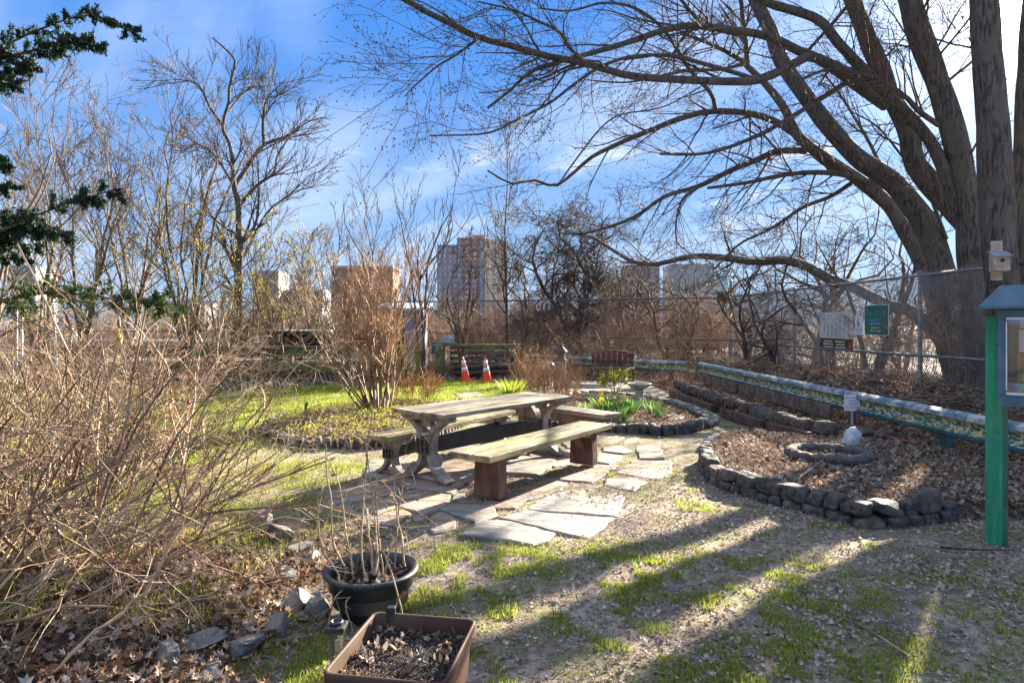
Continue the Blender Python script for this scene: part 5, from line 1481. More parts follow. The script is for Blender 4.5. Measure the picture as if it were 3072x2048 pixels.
ii = np.arange(n_ * n_).reshape(n_, n_); F = np.stack([ii[:-1, :-1], ii[1:, :-1], ii[1:, 1:], ii[:-1, 1:]], -1).reshape(-1, 4)
b.add(np.dstack([Pxy, Zs]).reshape(-1, 3), F, 0, True); b.build('soil', M['soil'], r_)
def in_planter(n, rng):
    a, c = rng.uniform(.03, .97, n), rng.uniform(.03, .97, n)
    p = cs[0] * ((1 - a) * (1 - c))[:, None] + cs[1] * (a * (1 - c))[:, None] + cs[2] * (a * c)[:, None] + cs[3] * ((1 - a) * c)[:, None]
    return p, a, c
p, a, c = in_planter(260, rng); keep = rng.rand(260) < np.where((c < .42) | (a < .25), .8, .25); p = p[keep]
b = MB(); scatter(b, rng, LEAF, LEAF_F, np.c_[p, np.full(len(p), hzp - .055)], rng.uniform(.015, .04, len(p)), .8); scatter(b, rng, MAPLE, MAPLE_F, np.c_[p[::3], np.full(len(p[::3]), hzp - .055)], rng.uniform(.012, .03, len(p[::3])), .9); b.build('leaf_litter', M['litterpale'], r_, kind='stuff')
p, a, c = in_planter(2600, rng)
b = MB(); TH = np.array([[-.5, 0, 0], [.5, 0, 0], [0, .9, .1], [0, .3, .5]]); THF = np.array([[0, 1, 2], [0, 1, 3], [1, 2, 3], [0, 2, 3]])
scatter(b, rng, TH, THF, np.c_[p, hzp - .062 + .008 * rng.rand(len(p))], rng.uniform(.003, .008, len(p)), 1.0)
b.build('soil_crumbs', ramp_island('soil_crumbs', [(.02, .014, .01), (.05, .035, .025), (.16, .12, .09), (.3, .26, .22), (.03, .02, .015)], .9), r_, kind='stuff')
pp_ = base_c + (c3 - base_c) * .12 + (c2 - base_c) * .1
b = MB(); scatter(b, rng, LEAF, LEAF_F, np.array([[pp_[0] + .012 * (i % 4), pp_[1] - .012 * (i % 3), hzp - .045 + .004 * (i % 5)] for i in range(12)]), np.full(12, .032), 1.0)
b.build('crumpled_leaf', M['concrete'], label='crumpled whitish leaf lying on the soil of the square planter', cat='leaf')
# plastic clip at the back rim
q_ = c1 + (c2 - c1) * .17
b = MB(); b.box((q_[0], q_[1] + .0, hzp - .005), (.035, .03, .06)); b.build('rim_clip', M['potblack'], label='small black clip hooked over the back rim of the square planter', cat='clip', bevel=.004)
# solar lamp
Yl = 2.62; lx = (773 - CXD) / FD * Yl; zt = CAMH - (1432 - HOR) / FD * Yl
r_ = thing('solar_lamp', (lx, Yl, 0), 'clear tapering solar stake lamp with a black square cap left of the square planter', 'garden lamp')
b = MB(); V = []
for s_, z_ in ((.012, .12), (.03, zt - .02)):
    V += [(lx + a_ * s_, Yl + c_ * s_, z_) for a_, c_ in ((-1, -1), (1, -1), (1, 1), (-1, 1))]
b.add(V, np.array([[0, 1, 5, 4], [1, 2, 6, 5], [2, 3, 7, 6], [3, 0, 4, 7]])); b.build('lens', glassmat('smoky_lens', (.55, .52, .45), .1, .25), r_)
b = MB(); b.box((lx, Yl, zt - .01), (.078, .078, .022)); b.lathe([(.024, 0), (.028, .006), (.026, .016), (.018, .016), (.016, .006), (.001, .006)], (lx, Yl, zt), 20); b.build('cap', M['potblack'], r_, bevel=.004)
b = MB(); b.tube([(lx, Yl, -.05), (lx, Yl, .14)], [.004, .012], 8); b.build('stake', M['potblack'], r_)
b = MB(); b.box((lx + .003, Yl + .005, zt - .09), (.022, .004, .05)); b.build('reflector', M['paper'], r_)
# little upright garden marker + stick stubs
p = G(706, 1010); 
stub = G(704, 985)
b = MB(); b.tube([(stub[0], stub[1], 0), (stub[0] - .01, stub[1], .34), (stub[0] + .005, stub[1], .40)], [.02, .018, .026], 8); b.build('wooden_peg', M['oldwood'], label='short weathered peg at the left end of the round shrub bed', cat='peg')
# birdhouse is hung on the trunk later

# ------------------------------------------------------------------ the large multi-trunk tree on the right
rng = np.random.RandomState(77)
def z8(pts, ya, yb):
    n = len(pts); d = np.linspace(0, 1, n)
    return [Q(918.7 + .6094 * x, .6094 * y, ya + (yb - ya) * q) for (x, y), q in zip(pts, d)]
def dq(pts, ya, yb):
    n = len(pts); d = np.linspace(0, 1, n)
    return [Q(x, y, ya + (yb - ya) * q) for (x, y), q in zip(pts, d)]

def limb(b, pts, r0, r1, sides=12, K=26, wob=.0):
    P = spline(pts, K)
    if wob: P[1:] += np.cumsum(rng.normal(0, wob, (K - 1, 3)), 0) * .3
    Rr = np.linspace(r0, r1, K)
    rj = None
    if r0 > .1:
        sides = sides * 3; K2 = K * 4; P = spline(P, K2); Rr = np.linspace(r0, r1, K2) * (1 + .05 * np.sin(np.linspace(0, 9, K2) + rng.rand() * 6))
        an, sq = np.meshgrid(np.arange(sides) / sides, np.arange(K2) / K2 * 8)
        sd_ = rng.randint(1000)
        rid = np.abs(vnoise(an * 22 + sq * .6, sq, 1.0, sd_) - .5) * 2; rid2 = vnoise(an * 9, sq * 2.2, 1.0, sd_ + 3)
        w_ = np.minimum(1, np.minimum(an, 1 - an) * 10)
        rj = 1 + (.16 * (rid - .5) + .16 * (rid2 - .5)) * w_
    b.tubes(P, Rr, sides, 0, True, rj=rj)
    if r0 > .1:
        q = np.linspace(0, len(P) - 1, K).astype(int); return P[q], Rr[q]
    return P, Rr

big = thing('bare_tree', (7.2, 10.6, .5), 'huge bare multi-trunk tree with dark leaning limbs filling the upper right', 'tree')
TR = [  # base-to-tip, depth at base and tip, radii
 ([(2190, 1560), (2145, 1400), (2082, 1149), (2034, 985), (1975, 840), (1850, 680), (1720, 590), (1620, 480), (1520, 350), (1440, 230), (1400, 120), (1340, 0), (1290, -140), (1200, -380)], 11.3, 14.2, .235, .105),
 ([(2150, 1560), (2095, 1411), (2018, 1149), (1968, 990), (1905, 870), (1830, 760), (1720, 670), (1600, 590), (1500, 510), (1450, 410), (1380, 320), (1300, 240)], 12.0, 14.6, .20, .065),
 ([(2215, 1560), (2200, 1400), (2178, 1149), (2158, 985), (2146, 850), (2128, 700), (2085, 500), (2020, 300), (1950, 100), (1925, 0), (1890, -220), (1900, -520)], 10.4, 10.8, .23, .14),
 ([(2300, 1450), (2290, 1100), (2225, 905), (2140, 850), (2070, 775), (2000, 690), (1935, 600), (1915, 480), (1850, 360), (1790, 210), (1705, 0), (1640, -200), (1560, -420)], 11.4, 11.5, .23, .10),
 ([(2150, 980), (2125, 860), (2065, 680), (1990, 520), (1880, 400), (1750, 265), (1650, 160), (1570, 70), (1390, 10), (1250, -60)], 10.6, 10.9, .12, .06),
]
b = MB(); mains = []
for pts, ya, yb, r0, r1 in TR:
    mains.append(limb(b, z8(pts, ya, yb), r0, r1, 14, 40))
b.build('trunk', M['barkdark'], big)
# separate nearer trunk that carries the bird house
near = thing('bare_tree', (6.8, 8.9, .4), 'thick bare trunk at the right edge that carries the bird house', 'tree')
b = MB(); nm_ = []
nm_.append(limb(b, z8([(2290, 1620), (2285, 1400), (2270, 1100), (2245, 700), (2222, 300), (2205, 0), (2190, -300), (2150, -700)], 8.9, 9.2), .23, .155, 16, 40))
nm_.append(limb(b, z8([(2400, 1500), (2350, 1000), (2355, 800), (2368, 500), (2385, 100), (2400, -200), (2440, -600)], 9.1, 9.5), .20, .12, 14, 40))
b.build('trunk', M['barkgrey'], near)
BR = [
 ([(1830, 400), (1730, 330), (1640, 262), (1550, 212), (1480, 242), (1350, 300), (1200, 305), (1000, 295), (850, 280), (700, 235), (560, 210), (420, 170), (300, 140), (200, 90), (60, 20), (-60, -60)], 11.4, 7.2, 0.0862, 0.0308),
 ([(1830, 400), (1700, 290), (1600, 230), (1500, 190), (1400, 140), (1250, 110), (1100, 95), (1000, 110), (880, 150), (780, 180), (650, 215), (500, 260), (420, 330), (330, 400)], 11.4, 8.5, 0.0920, 0.0176),
 ([(1280, 130), (1160, 100), (1110, 60), (1060, 0), (1000, -90)], 10.7, 10, 0.0403, 0.0220),
 ([(1500, 510), (1400, 450), (1280, 420), (1150, 420), (1040, 450), (940, 490), (820, 540), (720, 590), (640, 660), (580, 697), (500, 675), (420, 690), (330, 640)], 14.1, 10.5, 0.0810, 0.0156),
 ([(1820, 700), (1650, 655), (1480, 655), (1300, 690), (1160, 710)], 13.3, 12, 0.0675, 0.0260),
 ([(1530, 565), (1420, 570), (1350, 600), (1250, 640), (1130, 700), (1000, 740), (880, 820), (720, 875), (600, 880)], 14.0, 12, 0.0743, 0.0182),
 ([(1670, 318), (1440, 460), (1300, 530), (1150, 575), (980, 578)], 11.1, 9.4, 0.0460, 0.0198),
 ([(1310, 240), (1302, 160), (1290, 60), (1280, -60)], 14.5, 14, 0.0607, 0.0390),
 ([(1530, 200), (1600, 120), (1700, 0), (1760, -90)], 10.9, 10.6, 0.0287, 0.0198),
 ([(1310, 240), (1220, 190), (1130, 150), (1060, 125)], 14.5, 13, 0.0540, 0.0260),
 ([(1700, 690), (1620, 740), (1520, 780), (1400, 860), (1280, 920), (1180, 1020)], 13.6, 13.6, 0.0473, 0.0156),
 ([(1190, 415), (1170, 350), (1090, 260), (1010, 130), (940, 60), (860, 20), (760, 10), (640, 40), (520, 30)], 12.6, 10, 0.0405, 0.0130),
 ([(1350, 300), (1180, 250), (1020, 210), (860, 215), (740, 260), (640, 330), (560, 390), (440, 450), (330, 500), (110, 510)], 10.1, 7.5, 0.0368, 0.0088),
 ([(700, 235), (640, 180), (600, 120), (520, 80), (430, 40), (300, 10)], 8.4, 7.6, 0.0253, 0.0088),
 ([(300, 140), (220, 200), (140, 250), (60, 320), (20, 360)], 7.6, 7.2, 0.0161, 0.0066),
 ([(1300, 240), (1200, 262), (1090, 262), (960, 290), (850, 310), (700, 300)], 14.5, 12.5, 0.0405, 0.0130),
 ([(1840, 700), (1780, 560), (1700, 420), (1640, 330), (1600, 280)], 13.1, 12.6, 0.0405, 0.0156),
 ([(2030, 470), (1960, 420), (1900, 360), (1800, 300), (1640, 260), (1500, 300)], 10.6, 10.3, 0.0460, 0.0154),
 ([(2060, 310), (2180, 200), (2060, 160), (1950, 120)], 10.6, 10.2, 0.0230, 0.0088),
 ([(2060, 900), (1980, 700), (1900, 600), (1800, 480), (1700, 420)], 11.9, 11.5, 0.0345, 0.0110),
 ([(600, 690), (650, 620), (760, 480), (840, 430), (1000, 400), (1180, 300)], 10.8, 11.5, 0.0162, 0.0104),
 ([(1130, 700), (1060, 760), (1040, 900), (1100, 960)], 12.3, 12.6, 0.0243, 0.0104),
]
b = MB(); secs = []
for pts, ya, yb, r0, r1 in BR:
    secs.append(limb(b, z8(pts, ya, yb), r0, r1, 8, 32, .004))
lowb = limb(b, dq([(2180, 800), (2100, 718), (2051, 704), (2001, 681), (1951, 655), (1901, 637), (1851, 610), (1801, 597), (1735, 600), (1678, 593), (1611, 587), (1568, 592), (1500, 606), (1450, 598), (1410, 575), (1360, 545), (1300, 530)], 12.0, 21.5), .14, .04, 10, 44)
secs.append(lowb)
b.build('limbs', M['barkdark'], big)
def stackP(L_, K=20):
    Ps = []; Rs = []
    for P, Rr in L_:
        q = np.linspace(0, len(P) - 1, K).astype(int); Ps.append(P[q]); Rs.append(Rr[q])
    return np.array(Ps), np.array(Rs)
Ps, Rs = stackP(secs)
Pm, Rm_ = stackP(mains)
Pn, Rn_ = stackP(nm_)
b = MB()
s1, r1_ = grow(rng, Ps, Rs, 16, .10, 1.0, .30, .72, 7, .02, .12, .40, .3, .30, .004, absL=1.45)
s1b, r1b = grow(rng, Pm, Rm_, 14, .45, 1.0, .35, .9, 7, .02, .14, .12, .3, .3, .006, absL=1.5)
s1c, r1c = grow(rng, Pn, Rn_, 6, .35, 1.0, .35, .9, 7, .0, .14, .07, .3, .3, .006, absL=1.1)
A_, B_ = np.r_[s1, s1b, s1c], np.r_[r1_, r1b, r1c]
b.tubes(A_, B_, 5)
s2, r2_ = grow(rng, A_, B_, 6, .15, 1.0, .5, .65, 6, .03, .14, .55, .4, .3, .0028)
b.tubes(s2, r2_, 3)
s3, r3_ = grow(rng, s2, r2_, 4, .2, 1.0, .5, .6, 4, .05, .16, .6, .5, .3, .0016)
b.tubes(s3, r3_, 3)
bud = np.array([[-.5, -.5, 0], [.5, -.5, 0], [.5, .5, 0], [-.5, .5, 0], [0, 0, 1.6], [0, 0, -.8]]); budF = np.array([[0, 1, 4], [1, 2, 4], [2, 3, 4], [3, 0, 4], [1, 0, 5], [2, 1, 5], [3, 2, 5], [0, 3, 5]])
tips = s3[:, -1]; tips = tips[rng.rand(len(tips)) < .9]; mids = s3[rng.rand(len(s3)) < .6][:, 2]
scatter(b, rng, bud, budF, np.r_[tips, mids], rng.uniform(.008, .014, len(tips) + len(mids)), .8)
b.build('crown', M['barktwig'], big)
print('big tree twigs', len(s3))
# crown parts above the frame, which throw the dappled shade
b = MB()
top = [P_[-1] for P_, _ in mains[:1] + mains[2:4]] + [p_[-1] for p_, _ in nm_]
UL = []
for q, p in enumerate(top):
    for j in range(4):
        dx = rng.normal(-.3, .8); dy = rng.normal(-.1, .6)
        UL.append(spline([p, p + np.array([dx * .6, dy * .6, 1.4]), p + np.array([dx * 2.2, dy * 2.2, 3.2]), p + np.array([dx * 4.2, dy * 4, 4.6])], 16))
UL = np.array(UL); UR = np.repeat(np.linspace(.09, .02, 16)[None], len(UL), 0)
b.tubes(UL, UR, 7)
u1, ur1 = grow(rng, UL, UR, 5, .1, 1, .5, .8, 6, .02, .12, .4, .3, .3, .005, absL=1.8); b.tubes(u1, ur1, 4)
u2, ur2 = grow(rng, u1, ur1, 4, .1, 1, .5, .7, 5, .02, .14, .6, .4, .3, .002); b.tubes(u2, ur2, 3)
b.build('upper_crown', M['barktwig'], big)

# bird house on the near trunk
Yb = 8.55; c = Q(2296, 600, Yb)
r_ = thing('bird_house', (c[0], Yb, c[2] - .15), 'pale weathered bird house with a round hole fixed to the near trunk', 'bird house')
Mx = Matrix.Translation(Vector(c)) @ Matrix.Rotation(R_(-14), 4, 'Z')
ph = pmat('pale_bird_house', (.30, .25, .21), (.45, .39, .34), 8, .8, .2)
b = MB(); w_, h_, d_ = .09, .125, .075
b.prism([(-w_, -d_), (w_, -d_), (w_, d_), (-w_, d_)], -h_, h_ * .45); 
b.add([(-w_, -d_, h_ * .46), (w_, -d_, h_ * .46), (w_, d_, h_ * .95), (-w_, d_, h_ * .95), (-w_, d_, h_ * .46), (w_, d_, h_ * .46)], [[0, 1, 2, 3], [0, 3, 4], [1, 5, 2]])
b.xf(Mx); b.build('box', ph, r_)
b = MB(); b.add([(-w_ * 1.2, -d_ * 1.5, h_ * .44), (w_ * 1.2, -d_ * 1.5, h_ * .44), (w_ * 1.2, d_ * 1.1, h_ * 1.05), (-w_ * 1.2, d_ * 1.1, h_ * 1.05), (-w_ * 1.2, -d_ * 1.5, h_ * .56), (w_ * 1.2, -d_ * 1.5, h_ * .56), (w_ * 1.2, d_ * 1.1, h_ * 1.17), (-w_ * 1.2, d_ * 1.1, h_ * 1.17)],
      np.array([[0, 3, 2, 1], [4, 5, 6, 7], [0, 1, 5, 4], [1, 2, 6, 5], [2, 3, 7, 6], [3, 0, 4, 7]])); b.xf(Mx); b.build('roof', pmat('grey_bird_house_roof', (.20, .20, .22), (.3, .3, .32), 8, .8, .2), r_)
b = MB(); a_ = np.linspace(0, 2 * math.pi, 17)[:-1]; V = [(.024 * math.cos(q), -d_ - .002, .01 + .024 * math.sin(q)) for q in a_]; b.add(V, [list(range(16))]); b.xf(Mx); b.build('entrance_hole', M['black'], r_)
b = MB(); b.box((0, d_ + .012, .02), (.13, .02, .52)); b.xf(Mx); b.build('back_plate', ph, r_)
b = MB(); b.box((0, -d_ - .004, -.10), (.10, .006, .008)); b.xf(Mx); b.build('ledge', ph, r_)

# ------------------------------------------------------------------ other bare trees
def bare_tree(name, label, x, Y, topy, stems, spread, mat, seed, r0=.07, lean=(0, 0), subs=(8, 5, 4), leaf=None, wig=.10, group=None, mint=.005, base_z=None, up=.05, leafn=.35, ang=.6, cat='tree', drop=0.0, zb=None, leafz=(0, 99)):
    rng = np.random.RandomState(seed)
    X = (x - CXD) / FD * Y; zg = hz1(X, Y) if zb is None else zb
    H = CAMH + (HOR - topy) / FD * Y - zg
    o = thing(name, (X, Y, zg), label, cat, group)
    P = []; K = 12
    for i in range(stems):
        a = 2 * math.pi * (i + rng.rand() * .7) / stems
        tx = spread * math.cos(a) * rng.uniform(.4, 1) + lean[0]; ty = spread * math.sin(a) * rng.uniform(.3, .9) * .7 + lean[1]
        h = H * (rng.uniform(.72, 1.0) if stems > 1 else 1.0)
        kx, ky = rng.normal(0, .10 * H * wig * 4, 2)
        P.append(spline([(X, Y, zg - .1), (X + tx * .2 + kx * .3, Y + ty * .2, zg + h * .3), (X + tx * .5 + kx, Y + ty * .5 + ky, zg + h * .6), (X + tx * .8 - kx * .4, Y + ty * .8, zg + h * .84), (X + tx, Y + ty, zg + h)], K))
    P = np.array(P); Rr = np.repeat(np.linspace(r0, r0 * .12, K)[None], stems, 0) * rng.uniform(.6, 1.1, (stems, 1))
    P[:, 1:-1] += rng.normal(0, .02 * H * wig * 2, P[:, 1:-1].shape)
    b = MB(); b.tubes(P, Rr, 7); b.build('trunk' if cat == 'tree' else 'stems', mat, o)
    b = MB()
    a1, q1 = grow(rng, P, Rr, subs[0], .22, 1.0, .42, ang, 7, up, .13, .55, .25, .55, mint * 1.5); b.tubes(a1, q1, 4)
    a2, q2 = grow(rng, a1, q1, subs[1], .15, 1.0, .5, ang, 6, up * .7, .14, .6, .35, .4, mint); b.tubes(a2, q2, 3)
    a3, q3 = grow(rng, a2, q2, subs[2], .15, 1.0, .5, ang * .95, 4, up * .5, .15, .6, .5, .3, mint * .7); b.tubes(a3, q3, 3)
    b.build('crown', mat, o)
    if leaf:
        n = int(len(a3) * leafn); pick = a3[rng.randint(0, len(a3), n)]; pos = pick[np.arange(n), rng.randint(0, 4, n)]
        kz = (pos[:, 2] > leafz[0]) & (pos[:, 2] < leafz[1]); pos = pos[kz]; n = len(pos)
        b = MB(); scatter(b, rng, LEAF, LEAF_F, pos, rng.uniform(.045, .085, n) * Y / 17, 1.2); b.build('leaves', M[leaf], o)
    return o

# left hero tree
rng = np.random.RandomState(5)
def z7(pts, Y0_, Y1_): return [Q(.4557 * x, .4557 * y, Y0_ + (Y1_ - Y0_) * i / (len(pts) - 1)) for i, (x, y) in enumerate(pts)]
o = thing('bare_tree', (-8.45, 20, 0), 'tall bare tree with a dark forked trunk, highest of the trees on the left', 'tree')
b = MB(); L_ = []
for pts, r0, r1 in (([(1195, 1800), (1200, 1500), (1205, 1200), (1200, 1030), (1180, 930), (1165, 750), (1120, 630), (1150, 540), (1160, 400), (1190, 320), (1130, 240), (1070, 190)], .15, .02),
                    ([(1120, 630), (1060, 540), (1010, 440), (960, 410), (900, 400)], .06, .015), ([(1180, 940), (1240, 850), (1330, 730), (1460, 680), (1540, 620), (1620, 590)], .08, .012),
                    ([(1330, 730), (1325, 640), (1330, 560), (1350, 490), (1440, 400)], .05, .012), ([(1200, 1040), (1300, 930), (1380, 870), (1400, 780), (1480, 660)], .07, .012),
                    ([(1185, 940), (1080, 780), (1010, 730), (940, 690)], .05, .012), ([(1210, 1240), (1290, 1120), (1305, 960), (1295, 800)], .06, .015), ([(1150, 560), (1200, 500), (1260, 440), (1330, 430)], .035, .01),
                    ([(1200, 1350), (1340, 1080), (1460, 980), (1560, 880)], .055, .012), ([(1200, 1400), (1100, 1150), (1020, 980), (1020, 850)], .06, .012)):
    L_.append(limb(b, z7(pts, 20, 20 + rng.uniform(-1, 1)), r0, r1, 8, 24))
b.build('trunk', M['barkdark'], o)
Pq, Rq = stackP(L_); b = MB()
a1, q1 = grow(rng, Pq, Rq, 11, .2, 1, .3, .6, 7, .05, .12, .5, .3, .3, .011, absL=1.6); b.tubes(a1, q1, 4)
a2, q2 = grow(rng, a1, q1, 6, .15, 1, .5, .6, 6, .06, .12, .6, .4, .3, .008); b.tubes(a2, q2, 3)
a3, q3 = grow(rng, a2, q2, 3, .15, 1, .6, .5, 4, .06, .12, .6, .5, .3, .006); b.tubes(a3, q3, 3)
b.build('crown', M['barktwig'], o)

FT = 'barkfar'
bare_tree('bare_tree', 'many-stemmed bare tree with young yellow green leaves low in its crown', 430, 18.5, 215, 6, 2.2, M[FT], 31, .075, subs=(10, 6, 4), leaf='budleaf', leafn=1.2, mint=.007, leafz=(1.5, 5.4))
bare_tree('bare_tree', 'slender bare tree with a rounded top, second left of the tallest tree', 300, 20, 205, 6, 2.4, M[FT], 32, .07, subs=(10, 6, 4), mint=.008, leaf='budleaf', leafn=.4, leafz=(1.2, 5.4))
bare_tree('bare_tree', 'pale stemmed bare tree behind the white stakes', 185, 16.5, 235, 5, 1.9, M['barkfar'], 33, .06, subs=(10, 6, 4), mint=.007)
bare_tree('bare_tree', 'tan bare tree forking wide at the far left', 95, 14.5, 260, 5, 1.7, M['barkfar'], 34, .05, subs=(10, 5, 4), mint=.006)
bare_tree('bare_tree', 'nearest bare sapling at the left edge behind the evergreen boughs', -30, 9.5, 130, 5, 1.6, M['barkfar'], 35, .05, mint=.004, subs=(7, 4, 3))
bare_tree('bare_tree', 'bushy bare tree with yellow green leaves right of the tallest tree', 640, 19, 470, 7, 1.9, M[FT], 36, .06, leaf='budleaf', leafn=.8, mint=.007, subs=(9, 6, 3))
bare_tree('bare_tree', 'low leafy bush below the tallest tree on the left', 520, 15.5, 560, 8, 1.5, M['barkfar'], 37, .045, leaf='budleaf', leafn=.7, mint=.006)
bare_tree('bare_tree', 'thin upright sapling above the red brick block', 800, 24, 390, 3, 1.1, M['barktwig'], 38, .055, mint=.007, up=.12, ang=.45)
bare_tree('bare_tree', 'short twiggy sapling left of the red brick block', 722, 22, 560, 4, 1.3, M['barktwig'], 39, .05, mint=.007, up=.08)
bare_tree('bare_tree', 'leaning sapling with two stems rising over the shed', 968, 20.5, 385, 3, 1.6, M['barktwig'], 40, .075, (0.3, 0), mint=.007, up=.10, ang=.4, subs=(8, 5, 3))
bare_tree('bare_tree', 'dark vase shaped sapling in front of the tall tower', 1060, 23, 545, 5, 1.4, M['barktwig'], 41, .06, mint=.007, up=.08)
bare_tree('bare_tree', 'slim straight bare tree rising past the right side of the tall tower', 1165, 21.5, 315, 1, .1, M['barktwig'], 42, .085, mint=.008, up=.10, ang=.75, subs=(26, 5, 3), wig=.02)
bare_tree('bare_tree', 'very thin sapling just right of the slim straight tree', 1192, 21, 600, 2, .5, M['barktwig'], 43, .045, mint=.006)
# vine covered tangled tree
def tangled(label, x, Y, topy, spread, seed, stems=7, tw=(10, 8, 7), mt='barktwig', zb=None):
    return bare_tree('tangled_tree', label, x, Y, topy, stems, spread, M[mt], seed, .12, wig=.22, mint=.010, up=-.05, ang=1.0, subs=tw, zb=zb)
tangled('dense vine tangled tree with a rounded brown crown right of the slim straight tree', 1330, 25.5, 455, 2.9, 51, 8, (14, 9, 8))
tangled('gnarled low tree behind the fence left of the corner post', 1560, 24, 560, 3.0, 52, 5, (8, 5, 4), zb=-1.0)
tangled('crooked dark tree behind the fence in front of the grey brown tower', 1450, 27, 580, 2.4, 53, 5, (8, 5, 4), zb=-1.0)
tangled('wide tangled tree with fine drooping twigs just right of the round vine tree', 1400, 28, 520, 3.4, 54, 4, (7, 5, 4), zb=-1.5)
tangled('thin veil of tangled twigs in front of the pale glass tower', 1620, 26, 560, 2.6, 55, 4, (6, 5, 4), zb=-1.5)
tangled('low tangled bush right of the slim straight tree', 1240, 27, 560, 2.6, 56, 7, (10, 7, 5), mt='barkfar')
tangled('fine twiggy tree beyond the right fence, left of the big trunks', 1850, 19, 450, 2.8, 57, 6, (10, 7, 6), zb=-1.5)
for i, (x, Y, ty, sp_, lb) in enumerate(((1720, 19.5, 500, 2.2, 'gnarled bare tree just right of the fence corner post'), (1790, 17.5, 540, 1.9, 'reddish trunked crooked tree behind the middle fence post'),
                                          (1905, 15.5, 480, 2.0, 'crooked bare tree behind the white notice'), (2010, 14.0, 420, 1.9, 'thin crooked tree behind the green notice'), (2070, 17, 560, 1.8, 'leaning bare sapling left of the big trunks'))):
    bare_tree('bare_tree', lb, x, Y, ty, 3, sp_, M['barktwig' if i != 1 else 'barkgrey'], 60 + i, .085, wig=.24, mint=.006, up=.0, ang=.95, subs=(7, 5, 3), zb=-.3)

# ------------------------------------------------------------------ scrub beyond the fences
def scrub(name, label, n, fx, hh, seed, mat, subs=(4, 3), rr=.010, cat='scrub'):
    rng = np.random.RandomState(seed); x, y = fx(rng, n); n = len(x)
    z = height(x, y); L = hh(rng, x, y); K = 6
    P = np.zeros((n, K, 3)); P[:, 0] = np.c_[x, y, z]
    d = np.c_[rng.normal(0, .35, n), rng.normal(0, .3, n), np.ones(n)]
    for j in range(1, K):
        d = d + rng.normal(0, .16, (n, 3)); d /= np.linalg.norm(d, axis=1, keepdims=True); P[:, j] = P[:, j - 1] + d * (L / (K - 1))[:, None]
    Rr = np.repeat(np.linspace(1, .3, K)[None], n, 0) * rr
    b = MB(); b.tubes(P, Rr, 3)
    a, q = grow(rng, P, Rr, subs[0], .2, 1, .55, .7, 5, .02, .16, .7, .5, .3, rr * .5); b.tubes(a, q, 3)
    if subs[1]:
        a, q = grow(rng, a, q, subs[1], .2, 1, .55, .7, 4, .0, .16, .7, .5, .3, rr * .4); b.tubes(a, q, 3)
    o = b.build(name, mat, label=label, cat=cat, kind='stuff')
    return o
def fx_back(rng, n):
    y = rng.uniform(26.8, 31, n); x = rng.uniform(-27, 9, n); k = np.abs(x) < .82 * y
    y = y - np.clip(x + 4, -3, 11) * .35
    return x[k], y[k]
scrub('thicket', 'dense brown leafless thicket behind the back fence', 2600, fx_back, lambda r, x, y: r.uniform(1.2, 2.6, len(x)), 71, M['cane'], (4, 3), .011)
def fx_right(rng, n):
    y = rng.uniform(8.5, 24, n); x = rng.uniform(7.25, 9.6, n); return x, y
scrub('thicket', 'thin brown thicket behind the right hand fence', 700, fx_right, lambda r, x, y: r.uniform(.7, 1.7, len(x)), 72, M['cane'], (4, 3), .006)
def fx_bank(rng, n):
    y = rng.uniform(5.5, 20, n); x = rng.uniform(5.4, 6.95, n); return x, y
def fx_mid(rng, n):
    y = rng.uniform(19.6, 24.5, n); x = rng.uniform(-3.4, 5.5, n); k = (y < 25.0 - .45 * (x - 0)) & ~((x > -2.5) & (x < .4) & (y < 21.2)); return x[k], y[k]
scrub('dead_stalks', 'tall dry stalks and brush in front of the back fence', 520, fx_mid, lambda r, x, y: r.uniform(.5, 1.6, len(x)), 73, M['cane'], (4, 2), .006)
def fx_left(rng, n):
    y = rng.uniform(12, 17.8, n); x = rng.uniform(-13.5, -5.2, n) ; k = (np.abs(x) < .82 * y) & (x < -5.8 - .1 * (y - 12)); return x[k], y[k]
scrub('dead_stalks', 'tan dry stalks in front of the mossy plank fence', 240, fx_left, lambda r, x, y: r.uniform(.3, .9, len(x)), 74, M['cane'], (3, 2), .005)
# twigs and fallen sticks on the bank
rng = np.random.RandomState(91)
n = 1500; x = rng.uniform(5.35, 6.9, n); y = 5.2 + 16 * rng.rand(n) ** 1.3; P = np.zeros((n, 5, 3)); P[:, 0] = np.c_[x, y, height(x, y) + rng.uniform(.0, .12, n)]
d = np.c_[rng.normal(0, 1, (n, 2)), rng.normal(0, .18, n)]; d /= np.linalg.norm(d, axis=1, keepdims=True); L = rng.uniform(.15, .7, n)
for j in range(1, 5):
    d = d + rng.normal(0, .12, (n, 3)); d /= np.linalg.norm(d, axis=1, keepdims=True); P[:, j] = P[:, j - 1] + d * (L / 4)[:, None]
b = MB(); b.tubes(P, np.repeat(np.linspace(.007, .003, 5)[None], n, 0), 3); b.build('brush_pile', M['canegrey'], label='loose dry sticks piled along the bank between guardrail and fence', cat='sticks', kind='stuff')

